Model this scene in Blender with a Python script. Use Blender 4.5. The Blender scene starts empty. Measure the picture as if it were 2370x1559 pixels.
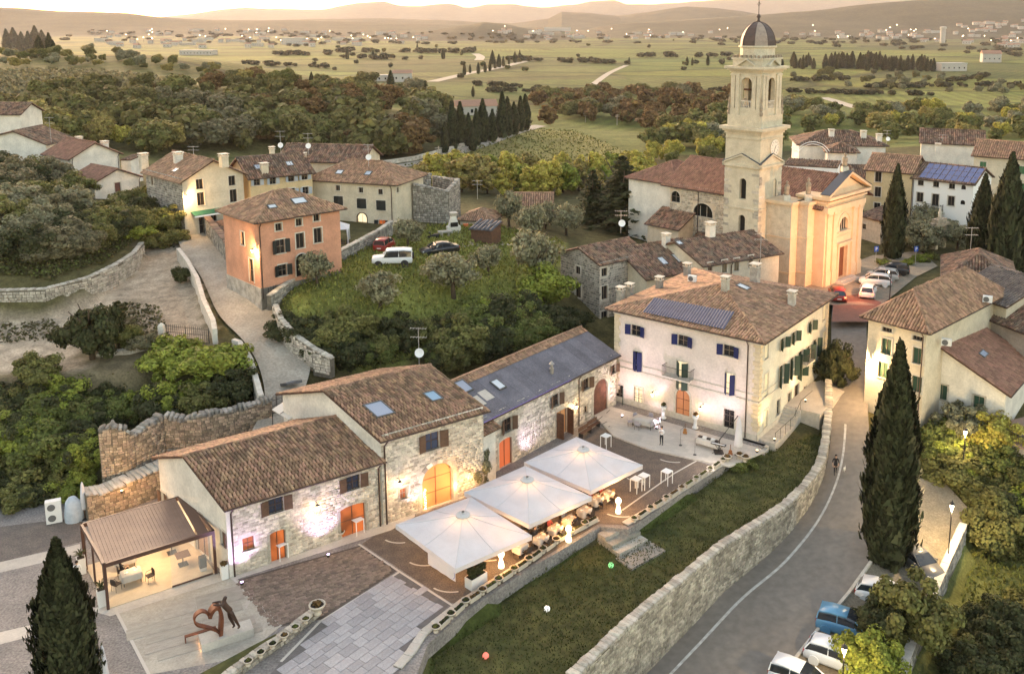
import bpy,bmesh,math,random
import numpy as np
from mathutils import Vector,Matrix
random.seed(7);np.random.seed(7)
SC=bpy.context.scene
COL=SC.collection
R=math.radians
# ------------------------------------------------------------------ camera, sky, sun, exposure
CAMZ,CX,CY,FPX,PITCH=37.0,1300.0,408.0,2117.0,R(9.6)
_c,_s=math.cos(PITCH),math.sin(PITCH)
cd=bpy.data.cameras.new('camera');cam=bpy.data.objects.new('camera',cd);COL.objects.link(cam)
cam.location=(0,0,CAMZ);cam.rotation_euler=(R(90)-PITCH,0,0)
cd.sensor_width=36;cd.lens=36*FPX/2370
cd.shift_x=-(CX-1185)/2370;cd.shift_y=-(779.5-CY)/2370
cd.clip_start=.5;cd.clip_end=60000
SC.camera=cam
SUN_EL,SUN_AZ=R(9),R(-32)
wd=bpy.data.worlds.new('World');SC.world=wd;wd.use_nodes=True
nt=wd.node_tree;nt.nodes.clear()
sky=nt.nodes.new('ShaderNodeTexSky');sky.sky_type='NISHITA';sky.sun_disc=False
sky.sun_elevation=SUN_EL;sky.sun_rotation=SUN_AZ;sky.altitude=200;sky.air_density=1.0;sky.dust_density=2.2;sky.ozone_density=.6
tint=nt.nodes.new('ShaderNodeMix');tint.data_type='RGBA';tint.blend_type='MULTIPLY';tint.inputs[0].default_value=1
tint.inputs[7].default_value=(1.0,.825,.70,1)
bg=nt.nodes.new('ShaderNodeBackground');bg.inputs[1].default_value=.13
out=nt.nodes.new('ShaderNodeOutputWorld')
nt.links.new(sky.outputs[0],tint.inputs[6]);nt.links.new(tint.outputs[2],bg.inputs[0]);nt.links.new(bg.outputs[0],out.inputs[0])
sd=bpy.data.lights.new('sun','SUN');sun=bpy.data.objects.new('sun',sd);COL.objects.link(sun)
sd.energy=.55;sd.angle=R(20);sd.color=(1.0,.82,.68)
_sv=Vector((math.sin(SUN_AZ)*math.cos(SUN_EL),math.cos(SUN_AZ)*math.cos(SUN_EL),math.sin(SUN_EL)))
sun.rotation_euler=_sv.to_track_quat('Z','Y').to_euler()
vs=SC.view_settings;vs.view_transform='Standard';vs.look='None';vs.gamma=1;vs.exposure=3.0;vs.use_curve_mapping=False
cy=SC.cycles;cy.use_denoising=True;cy.max_bounces=5;cy.diffuse_bounces=3;cy.glossy_bounces=2;cy.transmission_bounces=3
cy.volume_bounces=0;cy.transparent_max_bounces=6;cy.sample_clamp_indirect=6;cy.sample_clamp_direct=0
cy.caustics_reflective=False;cy.caustics_refractive=False;cy.use_adaptive_sampling=True;cy.adaptive_threshold=.015
try:cy.denoiser='OPENIMAGEDENOISE';cy.denoising_input_passes='RGB_ALBEDO_NORMAL'
except Exception:pass
# ------------------------------------------------------------------ reading places off the photograph: pixel + height -> point of the place
def ray(u,v):
    a=CY-v
    return Vector((u-CX,FPX*_c+a*_s,-FPX*_s+a*_c))
def U(u,v,z=0.):
    r=ray(u,v);return Vector((0,0,CAMZ))+r*((z-CAMZ)/r.z)
def UY(u,v,y):
    r=ray(u,v);return Vector((0,0,CAMZ))+r*(y/r.y)
def ZAT(v,y):
    r=ray(CX,v);return CAMZ+r.z*y/r.y
def PR(p):
    z=p[2]-CAMZ;d=p[1]*_c-z*_s;a=p[1]*_s+z*_c
    return(CX+FPX*p[0]/d,CY-FPX*a/d)
# ------------------------------------------------------------------ materials
MATS={}
def M(name,c1,c2=None,scale=2.0,rough=.85,bump=0.,isl=0.,metal=0.,emit=None,es=1.,fine=0.,coord='Object',spec=.3,trans=0.,stretch=None,bscale=None,alpha=None):
    if name in MATS:return MATS[name]
    m=bpy.data.materials.new(name);m.use_nodes=True;MATS[name]=m
    t=m.node_tree;N=t.nodes;Lk=t.links.new;b=N['Principled BSDF']
    b.inputs['Roughness'].default_value=rough;b.inputs['Metallic'].default_value=metal;b.inputs['Specular IOR Level'].default_value=spec
    col=None
    if c2 is not None or fine or bump:
        tc=N.new('ShaderNodeTexCoord');src=tc.outputs[coord]
        if coord=='World':
            src=None
        if stretch:
            mp=N.new('ShaderNodeMapping');mp.inputs['Scale'].default_value=stretch;Lk(src,mp.inputs[0]);src=mp.outputs[0]
    if c2 is not None:
        n=N.new('ShaderNodeTexNoise');n.inputs['Scale'].default_value=scale;n.inputs['Detail'].default_value=6;n.inputs['Roughness'].default_value=.62
        Lk(src,n.inputs['Vector'])
        rp=N.new('ShaderNodeValToRGB');rp.color_ramp.elements[0].position=.36;rp.color_ramp.elements[1].position=.64
        rp.color_ramp.elements[0].color=(*c1,1);rp.color_ramp.elements[1].color=(*c2,1)
        Lk(n.outputs['Fac'],rp.inputs[0]);col=rp.outputs[0]
    if fine:
        n2=N.new('ShaderNodeTexNoise');n2.inputs['Scale'].default_value=scale*9;n2.inputs['Detail'].default_value=4;Lk(src,n2.inputs['Vector'])
        mr=N.new('ShaderNodeMapRange');mr.inputs[1].default_value=.3;mr.inputs[2].default_value=.7;mr.inputs[3].default_value=1-fine;mr.inputs[4].default_value=1+fine
        Lk(n2.outputs['Fac'],mr.inputs[0])
        mx=N.new('ShaderNodeMix');mx.data_type='RGBA';mx.blend_type='MULTIPLY';mx.inputs[0].default_value=1
        if col:Lk(col,mx.inputs[6])
        else:mx.inputs[6].default_value=(*c1,1)
        Lk(mr.outputs[0],mx.inputs[7]);col=mx.outputs[2]
    if isl:
        g=N.new('ShaderNodeNewGeometry');oi=N.new('ShaderNodeObjectInfo');ad=N.new('ShaderNodeMath');ad.operation='ADD'
        Lk(g.outputs['Random Per Island'],ad.inputs[0]);Lk(oi.outputs['Random'],ad.inputs[1])
        fr=N.new('ShaderNodeMath');fr.operation='FRACT';Lk(ad.outputs[0],fr.inputs[0])
        mr=N.new('ShaderNodeMapRange');mr.inputs[3].default_value=1-isl;mr.inputs[4].default_value=1+isl;Lk(fr.outputs[0],mr.inputs[0])
        mx=N.new('ShaderNodeMix');mx.data_type='RGBA';mx.blend_type='MULTIPLY';mx.inputs[0].default_value=1
        if col:Lk(col,mx.inputs[6])
        else:mx.inputs[6].default_value=(*c1,1)
        Lk(mr.outputs[0],mx.inputs[7]);col=mx.outputs[2]
        hs=N.new('ShaderNodeHueSaturation');wn=N.new('ShaderNodeTexWhiteNoise');wn.noise_dimensions='1D';Lk(fr.outputs[0],wn.inputs['W'])
        m2=N.new('ShaderNodeMapRange');m2.inputs[3].default_value=.5-isl*.03;m2.inputs[4].default_value=.5+isl*.03;Lk(wn.outputs[0],m2.inputs[0])
        Lk(m2.outputs[0],hs.inputs['Hue']);Lk(col,hs.inputs['Color']);col=hs.outputs[0]
    if col:Lk(col,b.inputs['Base Color'])
    else:b.inputs['Base Color'].default_value=(*c1,1)
    if bump:
        nb=N.new('ShaderNodeTexNoise');nb.inputs['Scale'].default_value=bscale or scale*5;nb.inputs['Detail'].default_value=5;Lk(src,nb.inputs['Vector'])
        bp=N.new('ShaderNodeBump');bp.inputs['Strength'].default_value=min(1,bump);bp.inputs['Distance'].default_value=.05;Lk(nb.outputs['Fac'],bp.inputs['Height']);Lk(bp.outputs[0],b.inputs['Normal'])
    if emit:b.inputs['Emission Color'].default_value=(*emit,1);b.inputs['Emission Strength'].default_value=es
    if trans:b.inputs['Transmission Weight'].default_value=trans
    if alpha is not None:b.inputs['Alpha'].default_value=alpha
    return m
PLASTER=lambda n,c,d=.85:M(n,c,tuple(x*d*.9 for x in c),.55,.9,.2,fine=.09)
TILE=M('roof_tile',(.30,.175,.105),(.19,.122,.082),1.2,.85,.2,isl=.45,fine=.18)
TILE_PALE=M('roof_tile_pale',(.37,.215,.13),(.25,.16,.105),1.0,.85,.2,isl=.35,fine=.15)
TILE_OLD=M('roof_tile_old',(.25,.14,.09),(.13,.10,.075),.9,.9,.3,isl=.5,fine=.25)
TILE_RED=M('roof_tile_red',(.275,.145,.10),(.21,.115,.08),1.5,.85,.1,isl=.25,fine=.1)
RBASE=M('roof_underlay',(.105,.055,.036),(.07,.042,.03),2,.95)
STONE=M('wall_stone',(.60,.53,.43),(.42,.365,.295),1.6,.9,.4,isl=.38,fine=.15)
STONE_GREY=M('grey_stone',(.34,.31,.26),(.19,.175,.15),1.4,.95,.4,isl=.4,fine=.2)
STONE_PALE=M('pale_stone',(.50,.45,.37),(.32,.285,.23),1.3,.95,.4,isl=.3,fine=.15)
WALLW=M('weathered_wall',(.43,.385,.31),(.22,.195,.155),.7,.95,.4,isl=.35,fine=.25)
STONE_BR=M('brown_rubble',(.40,.315,.225),(.23,.18,.13),1.2,.95,.4,isl=.45,fine=.2)
MORTAR=M('lime_mortar',(.56,.49,.40),(.43,.375,.305),2.2,.95,.3,fine=.12)
MORTAR_D=M('dark_joint',(.17,.145,.11),(.10,.085,.065),2.5,.95,.3)
WHITE=PLASTER('white_plaster',(.72,.67,.58));CREAM=PLASTER('cream_plaster',(.62,.54,.40));YELLOW=PLASTER('ochre_plaster',(.60,.46,.26))
PINKW=PLASTER('pink_plaster',(.60,.30,.19),.82);VILLAW=PLASTER('villa_plaster',(.70,.60,.52),.92);VILLAS=PLASTER('villa_side_plaster',(.62,.60,.50),.88)
TRIM=M('stone_trim',(.60,.55,.46),(.48,.43,.35),3,.85,.1);QUOIN=M('quoin_stone',(.66,.55,.38),(.54,.44,.3),2,.85,.1)
DARKM=M('dark_metal',(.035,.03,.028),rough=.55,spec=.4);BROWN=M('brown_shutter',(.13,.075,.045),(.09,.05,.032),3,.7)
GREENS=M('green_shutter',(.025,.05,.035),rough=.6);BLUES=M('blue_shutter',(.012,.018,.085),rough=.6);PALEB=M('pale_blue_shutter',(.36,.40,.44),rough=.7)
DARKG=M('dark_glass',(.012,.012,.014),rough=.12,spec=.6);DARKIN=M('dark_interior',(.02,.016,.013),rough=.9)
LITG=M('lit_room',(.22,.07,.025),emit=(1,.22,.04),es=.05);LITW=M('lit_room_pale',(.7,.6,.4),emit=(1,.78,.45),es=.13)
GUTTER=M('copper_gutter',(.07,.045,.035),rough=.5,metal=.4)
WHITEP=M('white_paint',(.78,.77,.74),rough=.5);WOOD=M('dark_wood',(.14,.07,.04),(.09,.045,.028),4,.7)
def uneven_glow(m,lo,hi,sc=.9):
    t=m.node_tree;n=t.nodes.new('ShaderNodeTexNoise');n.inputs['Scale'].default_value=sc;tc=t.nodes.new('ShaderNodeTexCoord');t.links.new(tc.outputs['Object'],n.inputs['Vector']);r=t.nodes.new('ShaderNodeMapRange');r.inputs[1].default_value=.35;r.inputs[2].default_value=.65;r.inputs[3].default_value=lo;r.inputs[4].default_value=hi;t.links.new(n.outputs['Fac'],r.inputs[0]);t.links.new(r.outputs[0],t.nodes['Principled BSDF'].inputs['Emission Strength']);return m
uneven_glow(LITG,.008,.075)
WARM=(1.0,.62,.28);LILAC=(.82,.70,1.0)
# ------------------------------------------------------------------ mesh builder
class MB:
    def __init__(s):s.v=[];s.f=[];s.m=[]
    def add(s,vs,fs,mi=0,X=None):
        k=len(s.v)
        for p in vs:s.v.append(tuple(X@Vector(p))if X is not None else tuple(p))
        for f in fs:s.f.append(tuple(i+k for i in f));s.m.append(mi)
        return s
    def quad(s,a,b,c,d,mi=0):return s.add([a,b,c,d],[(0,1,2,3)],mi)
    def poly(s,pts,mi=0):return s.add(pts,[tuple(range(len(pts)))],mi)
    def box(s,c,d,mi=0,X=None,rz=0,top=1.):
        hx,hy,hz=d[0]/2,d[1]/2,d[2]/2
        vs=[(-hx,-hy,-hz),(hx,-hy,-hz),(hx,hy,-hz),(-hx,hy,-hz),(-hx*top,-hy*top,hz),(hx*top,-hy*top,hz),(hx*top,hy*top,hz),(-hx*top,hy*top,hz)]
        T=Matrix.Translation(c)@Matrix.Rotation(rz,4,'Z')
        if X is not None:T=X@T
        return s.add(vs,[(0,3,2,1),(4,5,6,7),(0,1,5,4),(1,2,6,5),(2,3,7,6),(3,0,4,7)],mi,T)
    def bx(s,x0,x1,y0,y1,z0,z1,mi=0,X=None):return s.box(((x0+x1)/2,(y0+y1)/2,(z0+z1)/2),(abs(x1-x0),abs(y1-y0),abs(z1-z0)),mi,X)
    def prism(s,poly,z0,z1,mi=0,X=None,axis='z'):
        n=len(poly)
        f={'z':lambda p,z:(p[0],p[1],z),'y':lambda p,z:(p[0],z,p[1]),'x':lambda p,z:(z,p[0],p[1])}[axis]
        vs=[f(p,z0)for p in poly]+[f(p,z1)for p in poly]
        fs=[tuple(range(n))[::-1],tuple(range(n,2*n))]+[(i,(i+1)%n,n+(i+1)%n,n+i)for i in range(n)]
        return s.add(vs,fs,mi,X)
    def tube(s,path,r,n=6,mi=0,X=None,r2=None,cap=True):
        P=[Vector(p)for p in path];k=len(P);vs=[];fs=[]
        for i,p in enumerate(P):
            d=(P[min(i+1,k-1)]-P[max(i-1,0)]).normalized()
            a=d.cross(Vector((0,0,1))if abs(d.z)<.9 else Vector((1,0,0))).normalized();b=d.cross(a)
            rr=r if r2 is None else r+(r2-r)*i/(k-1)
            for j in range(n):
                t=2*math.pi*j/n;vs.append(p+(a*math.cos(t)+b*math.sin(t))*rr)
        for i in range(k-1):
            for j in range(n):fs.append((i*n+j,i*n+(j+1)%n,(i+1)*n+(j+1)%n,(i+1)*n+j))
        if cap:fs.append(tuple(range(n))[::-1]);fs.append(tuple(range((k-1)*n,k*n)))
        return s.add(vs,fs,mi,X)
    def lathe(s,prof,n=12,mi=0,X=None,sq=False):
        vs=[];fs=[];k=len(prof)
        for(r,z)in prof:
            for j in range(n):
                t=2*math.pi*(j+.5*sq)/n;vs.append((r*math.cos(t),r*math.sin(t),z))
        for i in range(k-1):
            for j in range(n):fs.append((i*n+j,i*n+(j+1)%n,(i+1)*n+(j+1)%n,(i+1)*n+j))
        fs.append(tuple(range(n))[::-1]);fs.append(tuple(range((k-1)*n,k*n)))
        return s.add(vs,fs,mi,X)
    def mesh(s,name,mats,smooth=False):
        me=bpy.data.meshes.new(name);me.from_pydata(s.v,[],s.f)
        mats=mats if isinstance(mats,(list,tuple))else[mats]
        for m in mats:me.materials.append(m)
        if len(mats)>1:me.polygons.foreach_set('material_index',s.m)
        if smooth:me.polygons.foreach_set('use_smooth',[True]*len(s.f))
        me.update();return me
    def build(s,name,mats,parent=None,smooth=False):
        if not s.f:return None
        return ob(name,s.mesh(name,mats,smooth),parent)
def ob(name,me,parent=None,X=None):
    o=bpy.data.objects.new(name,me);COL.objects.link(o)
    if parent is not None:o.parent=parent
    if X is not None:o.matrix_local=X
    return o
def npmesh(name,V,Fq,mats,midx=None,smooth=False):
    V=np.asarray(V,dtype=np.float32);Fq=np.asarray(Fq,dtype=np.int32);k=Fq.shape[1]
    me=bpy.data.meshes.new(name);me.vertices.add(len(V));me.vertices.foreach_set('co',V.ravel())
    me.loops.add(Fq.size);me.loops.foreach_set('vertex_index',Fq.ravel());me.polygons.add(len(Fq))
    me.polygons.foreach_set('loop_start',np.arange(0,Fq.size,k,dtype=np.int32));me.polygons.foreach_set('loop_total',np.full(len(Fq),k,dtype=np.int32))
    for m in(mats if isinstance(mats,(list,tuple))else[mats]):me.materials.append(m)
    if midx is not None:me.polygons.foreach_set('material_index',np.asarray(midx,dtype=np.int32))
    if smooth:me.polygons.foreach_set('use_smooth',np.ones(len(Fq),dtype=bool))
    me.update(calc_edges=True);me.validate();return me
def tag(o,label=None,cat=None,group=None,kind=None):
    if label:o['label']=label
    if cat:o['category']=cat
    if group:o['group']=group
    if kind:o['kind']=kind
    return o
def thing(name,label,cat,loc=(0,0,0),rz=0,group=None):
    o=bpy.data.objects.new(name,None);COL.objects.link(o);o.empty_display_size=.2
    o.location=loc;o.rotation_euler=(0,0,rz);return tag(o,label,cat,group)
def dup(o,loc=None,rz=None,label=None,group=None,parent=None,sc=None):
    c=o.copy();COL.objects.link(c)
    if parent is not None:c.parent=parent
    if loc is not None:c.location=loc
    if rz is not None:c.rotation_euler=(0,0,rz)
    if sc is not None:c.scale=(sc,sc,sc)if not isinstance(sc,(tuple,list))else sc
    if label:c['label']=label
    if group:c['group']=group
    for ch in list(o.children):dup(ch,parent=c)
    return c
def frame(o):return Matrix.Translation(o.location)@Matrix.Rotation(o.rotation_euler[2],4,'Z')
def pieces(name,parent,items,protos,mat,X,cap=300,stuffname=None):
    """items: local 4x4 matrices of alike pieces; the nearest become objects, the rest one part of kind stuff. protos: list of (V,F) arrays"""
    if not items:return
    meshes=[]
    for i,(v,f)in enumerate(protos):meshes.append(npmesh(name,v,f,mat))
    campos=Vector((0,0,CAMZ))
    order=sorted(range(len(items)),key=lambda i:((X@items[i].translation)-campos).length)
    for q in order[:cap]:
        ob(name,meshes[q%len(protos)],parent,items[q])
    rest=order[cap:]
    if rest:
        Vs=[];Fs=[];k=0
        for q in rest:
            v,f=protos[q%len(protos)];m=np.array(items[q])
            Vs.append(v@m[:3,:3].T+m[:3,3]);Fs.append(f+k);k+=len(v)
        o=ob(stuffname or name+'s',npmesh(name,np.concatenate(Vs),np.concatenate(Fs),mat),parent);o['kind']='stuff'
def lamp(name,loc,energy,color,kind='POINT',rad=.1,aim=None,spot=60,blend=.6,parent=None):
    l=bpy.data.lights.new(name,kind);l.energy=energy;l.color=color
    if kind in('POINT','SPOT'):l.shadow_soft_size=rad
    if kind=='SPOT':l.spot_size=R(spot);l.spot_blend=blend
    o=bpy.data.objects.new(name,l);COL.objects.link(o);o.location=loc
    if aim is not None:o.rotation_euler=(Vector(loc)-Vector(aim)).to_track_quat('Z','Y').to_euler()
    if parent is not None:o.parent=parent
    return o
def tile_proto(w=.21,L=.46,h=.075,n=4):
    V=[]
    for y,ww,zz in((0,w,.03),(L,w*.8,.0)):
        for j in range(n+1):
            t=math.pi*j/n;V.append((math.cos(t)*ww/2,y,zz+math.sin(t)*h))
    F=[(j,j+1,n+2+j,n+1+j)for j in range(n)]
    k=len(V);V+=[(-w/2,0,-.03),(w/2,0,-.03)]
    return np.array(V),np.array(F+[(0,k+1,k,n),(0,n,n//2+1,n//2-1)])
def stone_proto(seed):
    r=np.random.RandomState(seed);V=[]
    for x,y,z in[(-.5,0,-.5),(.5,0,-.5),(.5,0,.5),(-.5,0,.5)]:
        V.append((x*(1-r.rand()*.06),.6,z*(1-r.rand()*.06)))
    for x,y,z in[(-.5,0,-.5),(.5,0,-.5),(.5,0,.5),(-.5,0,.5)]:
        V.append((x*(.93-r.rand()*.22),-.4-r.rand()*.25,z*(.93-r.rand()*.26)))
    return np.array(V),np.array([(4,5,6,7),(0,1,5,4),(1,2,6,5),(2,3,7,6),(3,0,4,7)])
STONES=[stone_proto(i)for i in range(7)]
def inpoly(p,poly):
    x,y=p;c=False;n=len(poly)
    for i in range(n):
        a,b=poly[i],poly[(i+1)%n]
        if(a[1]>y)!=(b[1]>y)and x<(b[0]-a[0])*(y-a[1])/(b[1]-a[1])+a[0]:c=not c
    return c
def tiles(parent,X,quads,mat,w=.24,pitch=.40,cap=0,skip=(),name='roof_tile',seed=1):
    """cover roof slopes (local polygons, first edge = eave) with barrel tiles; skip: local (x,y,r) holes"""
    rnd=random.Random(seed);items=[]
    pr=[tile_proto(w*.9,pitch*1.16,w*.36)]
    for q in quads:
        q=[Vector(p)for p in q];A,B=q[0],q[1];e=(B-A).normalized()
        nrm=Vector((0,0,0))
        for i in range(1,len(q)-1):nrm+=(q[i]-A).cross(q[i+1]-A)
        nrm.normalize()
        if nrm.z<0:nrm=-nrm
        up=nrm.cross(e)
        if up.z<0:up=-up;
        P2=[((p-A).dot(e),(p-A).dot(up))for p in q]
        smin=min(p[0]for p in P2);smax=max(p[0]for p in P2);tmax=max(p[1]for p in P2)
        n=max(1,int((smax-smin)/w));ww=(smax-smin)/n
        Rm=Matrix((e,up,e.cross(up))).transposed().to_4x4()
        if e.cross(up).z<0:Rm=Matrix((-e,up,-(e.cross(up)))).transposed().to_4x4()
        for i in range(n):
            s_=smin+(i+.5)*ww;t=-.04+rnd.random()*.03
            while t<tmax:
                if inpoly((s_,t+pitch*.5),P2):
                    p=A+e*s_+up*t+nrm*.012
                    if not any((p.x-k[0])**2+(p.y-k[1])**2<k[2]**2 for k in skip):
                        items.append(Matrix.Translation(p)@Rm@Matrix.Rotation((rnd.random()-.5)*.17,4,'Z')@Matrix.Rotation((rnd.random()-.5)*.10,4,'X'))
                t+=pitch*(1+(rnd.random()-.5)*.06)
    pieces(name,parent,items,pr,mat,X,cap,stuffname='tile_courses')
def ridge_caps(parent,X,a,b,mat,w=.26,pitch=.42,name='ridge_tile'):
    a,b=Vector(a),Vector(b);d=b-a;L=d.length;n=max(1,int(L/pitch));y=d.normalized();x=y.cross(Vector((0,0,1))).normalized();z=x.cross(y)
    Rm=Matrix((x,y,z)).transposed().to_4x4();mb=MB();v,f=tile_proto(w,pitch*1.12,w*.42)
    Vs=[];Fs=[]
    for i in range(n):
        m=np.array(Matrix.Translation(a+d*(i/n)+z*.02)@Rm@Matrix.Rotation(random.uniform(-.04,.04),4,'Z'));Vs.append(v@m[:3,:3].T+m[:3,3]);Fs.append(f+i*len(v))
    o=ob('ridge_tiles',npmesh(name,np.concatenate(Vs),np.concatenate(Fs),mat),parent);o['kind']='stuff'
def stones_on(parent,X,L,z0,z1,holes,sx,sz,mat,y=0.,cap=300,FX=None,seed=3,top=None,name='stone',proud=.04):
    """irregular rubble courses on the local plane y (outward -y) of a face; FX: extra matrix to put the face elsewhere; top: f(x)->z limit"""
    rnd=random.Random(seed);items=[];z=z0
    while z<z1:
        h=sz*rnd.uniform(.7,1.3);x=-rnd.random()*sx*.6
        while x<L:
            w=sx*rnd.uniform(.6,1.5);xa,xb=max(0,x),min(L,x+w);cxx,czz=(xa+xb)/2,z+h/2
            ok=xb-xa>sx*.3 and(top is None or z+h<top(cxx)+.05)
            for(hx0,hx1,hz0,hz1)in holes:
                if xb>hx0-.02 and xa<hx1+.02 and z+h>hz0-.02 and z<hz1+.02:ok=False
            if ok:
                m=Matrix.Translation((cxx,y,czz))@Matrix.Rotation(rnd.uniform(-.05,.05),4,'Y')@Matrix.Diagonal(((xb-xa)*.97,proud*rnd.uniform(1.2,2.2),h*.97,1))
                items.append(FX@m if FX is not None else m)
            x+=w
        z+=h
    pieces(name,parent,items,STONES,mat,X,cap,stuffname='stone_courses')
def wall_holes(mb,L,z0,z1,holes,FX=Matrix(),depth=.28,mi=0,z1b=None):
    """vertical wall on plane y=0 facing -y from x=0..L with rectangular openings and their reveals"""
    xs=sorted({0,L}|{max(0,min(L,h[i]))for h in holes for i in(0,1)});zs=sorted({z0,z1}|{max(z0,min(z1,h[i]))for h in holes for i in(2,3)})
    for i in range(len(xs)-1):
        for j in range(len(zs)-1):
            cx_,cz_=(xs[i]+xs[i+1])/2,(zs[j]+zs[j+1])/2
            if any(h[0]<cx_<h[1]and h[2]<cz_<h[3]for h in holes):continue
            mb.add([(xs[i],0,zs[j]),(xs[i+1],0,zs[j]),(xs[i+1],0,zs[j+1]),(xs[i],0,zs[j+1])],[(0,1,2,3)],mi,FX)
    for(a,b,c,d)in holes:
        a,b,c,d=max(0,a),min(L,b),max(z0,c),min(z1,d)
        for q in([(a,0,c),(a,0,d),(a,depth,d),(a,depth,c)],[(b,0,d),(b,0,c),(b,depth,c),(b,depth,d)],[(a,0,d),(b,0,d),(b,depth,d),(a,depth,d)],[(b,0,c),(a,0,c),(a,depth,c),(b,depth,c)]):
            mb.add(q,[(0,1,2,3)],mi,FX)
# ------------------------------------------------------------------ house builder (walls with real openings, roof slopes with barrel tiles)
def arch_pts(w,h,rise,n=10):
    """outline of the curved head of an opening, left to right, springing at h-rise"""
    return[(-w/2*math.cos(math.pi*i/n),h-rise+rise*math.sin(math.pi*i/n))for i in range(n+1)]
class House:
    def __init__(s,name,label,A,B,D,z0,h,wall=CREAM,walls=None,cat='house',group=None):
        A=Vector((A[0],A[1],z0));B=Vector((B[0],B[1],z0));s.L=(B-A).length;s.D=D;s.h=h;s.z0=z0
        s.rz=math.atan2(B.y-A.y,B.x-A.x);s.root=thing(name,label,cat,A,s.rz,group);s.X=frame(s.root);s.Xi=s.X.inverted()
        L=s.L
        s.F={'f':(Matrix(),L),'r':(Matrix.Translation((L,0,0))@Matrix.Rotation(R(90),4,'Z'),D),'b':(Matrix.Translation((L,D,0))@Matrix.Rotation(R(180),4,'Z'),L),'l':(Matrix.Translation((0,D,0))@Matrix.Rotation(R(-90),4,'Z'),D)}
        s.holes={k:[]for k in 'frbl'};s.fill=[];s.wall=wall;s.walls=walls or{};s.stone={}
    def hit(s,face,u,v):
        T=(s.X@s.F[face][0]).inverted();o=T@Vector((0,0,CAMZ));d=T.to_3x3()@ray(u,v);p=o+d*(-o.y/d.y);return p.x,p.z
    def loc(s,u,v,z):return s.Xi@U(u,v,z)
    def win(s,face,p,w,h,pane=DARKG,trim=TRIM,sh=None,ang=0,sill=True,arch=0,name='window',grid=(1,1),frame_m=None,px=True,tw=.12,recess=.16,label=None,bars=False,one=None):
        """p: centre as photo pixel (px) or (s,z); sh: shutter material, ang: opening angle from flat on the wall"""
        x,z=s.hit(face,*p)if px else p
        FX,L=s.F[face];x=max(w/2+.12,min(L-w/2-.12,x));a,b,c,d=x-w/2,x+w/2,z-h/2,z+h/2
        s.holes[face].append((a,b,c,d));T=FX@Matrix.Translation((x,0,z-h/2))
        mb=MB();fm=frame_m or M('window_frame',(.22,.17,.12),rough=.6)
        if trim is not None:
            if not arch:mb.bx(-w/2-tw,w/2+tw,-.045,.02,h,h+tw,0,T)
            else:
                o_,i_=arch_pts(w+2*tw,h+tw,arch+tw*.5),arch_pts(w,h,arch)
                for k in range(len(o_)-1):
                    q=[i_[k],i_[k+1],o_[k+1],o_[k]];mb.prism(q,-.05,.02,0,T,'y')
            for sx in(-1,1):mb.bx(sx*(w/2),sx*(w/2+tw),-.045,.02,0,h-arch,0,T)
        if arch:
            i_=arch_pts(w,h,arch);n=len(i_)
            s.fill.append((face,[[(-w/2,h)]+i_[:n//2+1],i_[n//2:]+[(w/2,h)]],T,w,h))
        fw=.05
        for sx in(-1,1):mb.bx(sx*w/2,sx*(w/2-fw),recess-.05,recess+.02,0,h-arch,1,T)
        for k in range(1,grid[0]+1):mb.bx(-w/2+w*k/(grid[0]+1)-.02,-w/2+w*k/(grid[0]+1)+.02,recess-.045,recess+.02,0,h-arch*.3,1,T)
        for k in range(1,grid[1]+1):mb.bx(-w/2,w/2,recess-.04,recess+.02,h*k/(grid[1]+1)-.018,h*k/(grid[1]+1)+.018,1,T)
        if bars:
            for k in range(5):xx=-w/2+w*(k+.5)/5;mb.bx(xx-.012,xx+.012,.02,.045,0,h,2,T)
            for k in range(4):zz=h*(k+.5)/4;mb.bx(-w/2,w/2,.018,.048,zz-.012,zz+.012,2,T)
        wo=mb.build(name,[trim or TRIM,fm,DARKM],s.root)
        if label:wo['label']=label
        pts=[(-w/2,0),(w/2,0)]+(arch_pts(w,h,arch)[::-1]if arch else[(w/2,h),(-w/2,h)])
        MB().add([(q[0],recess,q[1])for q in pts],[tuple(range(len(pts)))],0,T).build('pane',pane,wo)
        if sill:MB().bx(-w/2-.14,w/2+.14,-.10,.1,-.09,.0,0,T).build('sill',trim or TRIM,wo)
        if sh is not None:
            for sx in((-1,1)if one is None else(one,)):
                m2=MB();W=w/2+.03;S=T@Matrix.Translation((sx*(w/2+.02),-.075,0))@Matrix.Rotation(-sx*R(ang),4,'Z')
                m2.bx(0,sx*W,-.02,.02,.02,h-.02,0,S)
                for k in range(int(h/.16)):m2.bx(sx*.05,sx*(W-.05),-.035,-.02,.1+k*.16,.19+k*.16,0,S)
                m2.build('shutter',sh,wo)
        return wo
    def door(s,face,p,w,h,leaf=WOOD,**k):
        k.setdefault('sill',False);k.setdefault('name','door');k.setdefault('grid',(1,0));k.setdefault('frame_m',leaf);x,z=(s.hit(face,*p)if k.get('px',True)else p);k['px']=False
        return s.win(face,(x,h/2+.01 if z<h else z),w,h,**k)
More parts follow.
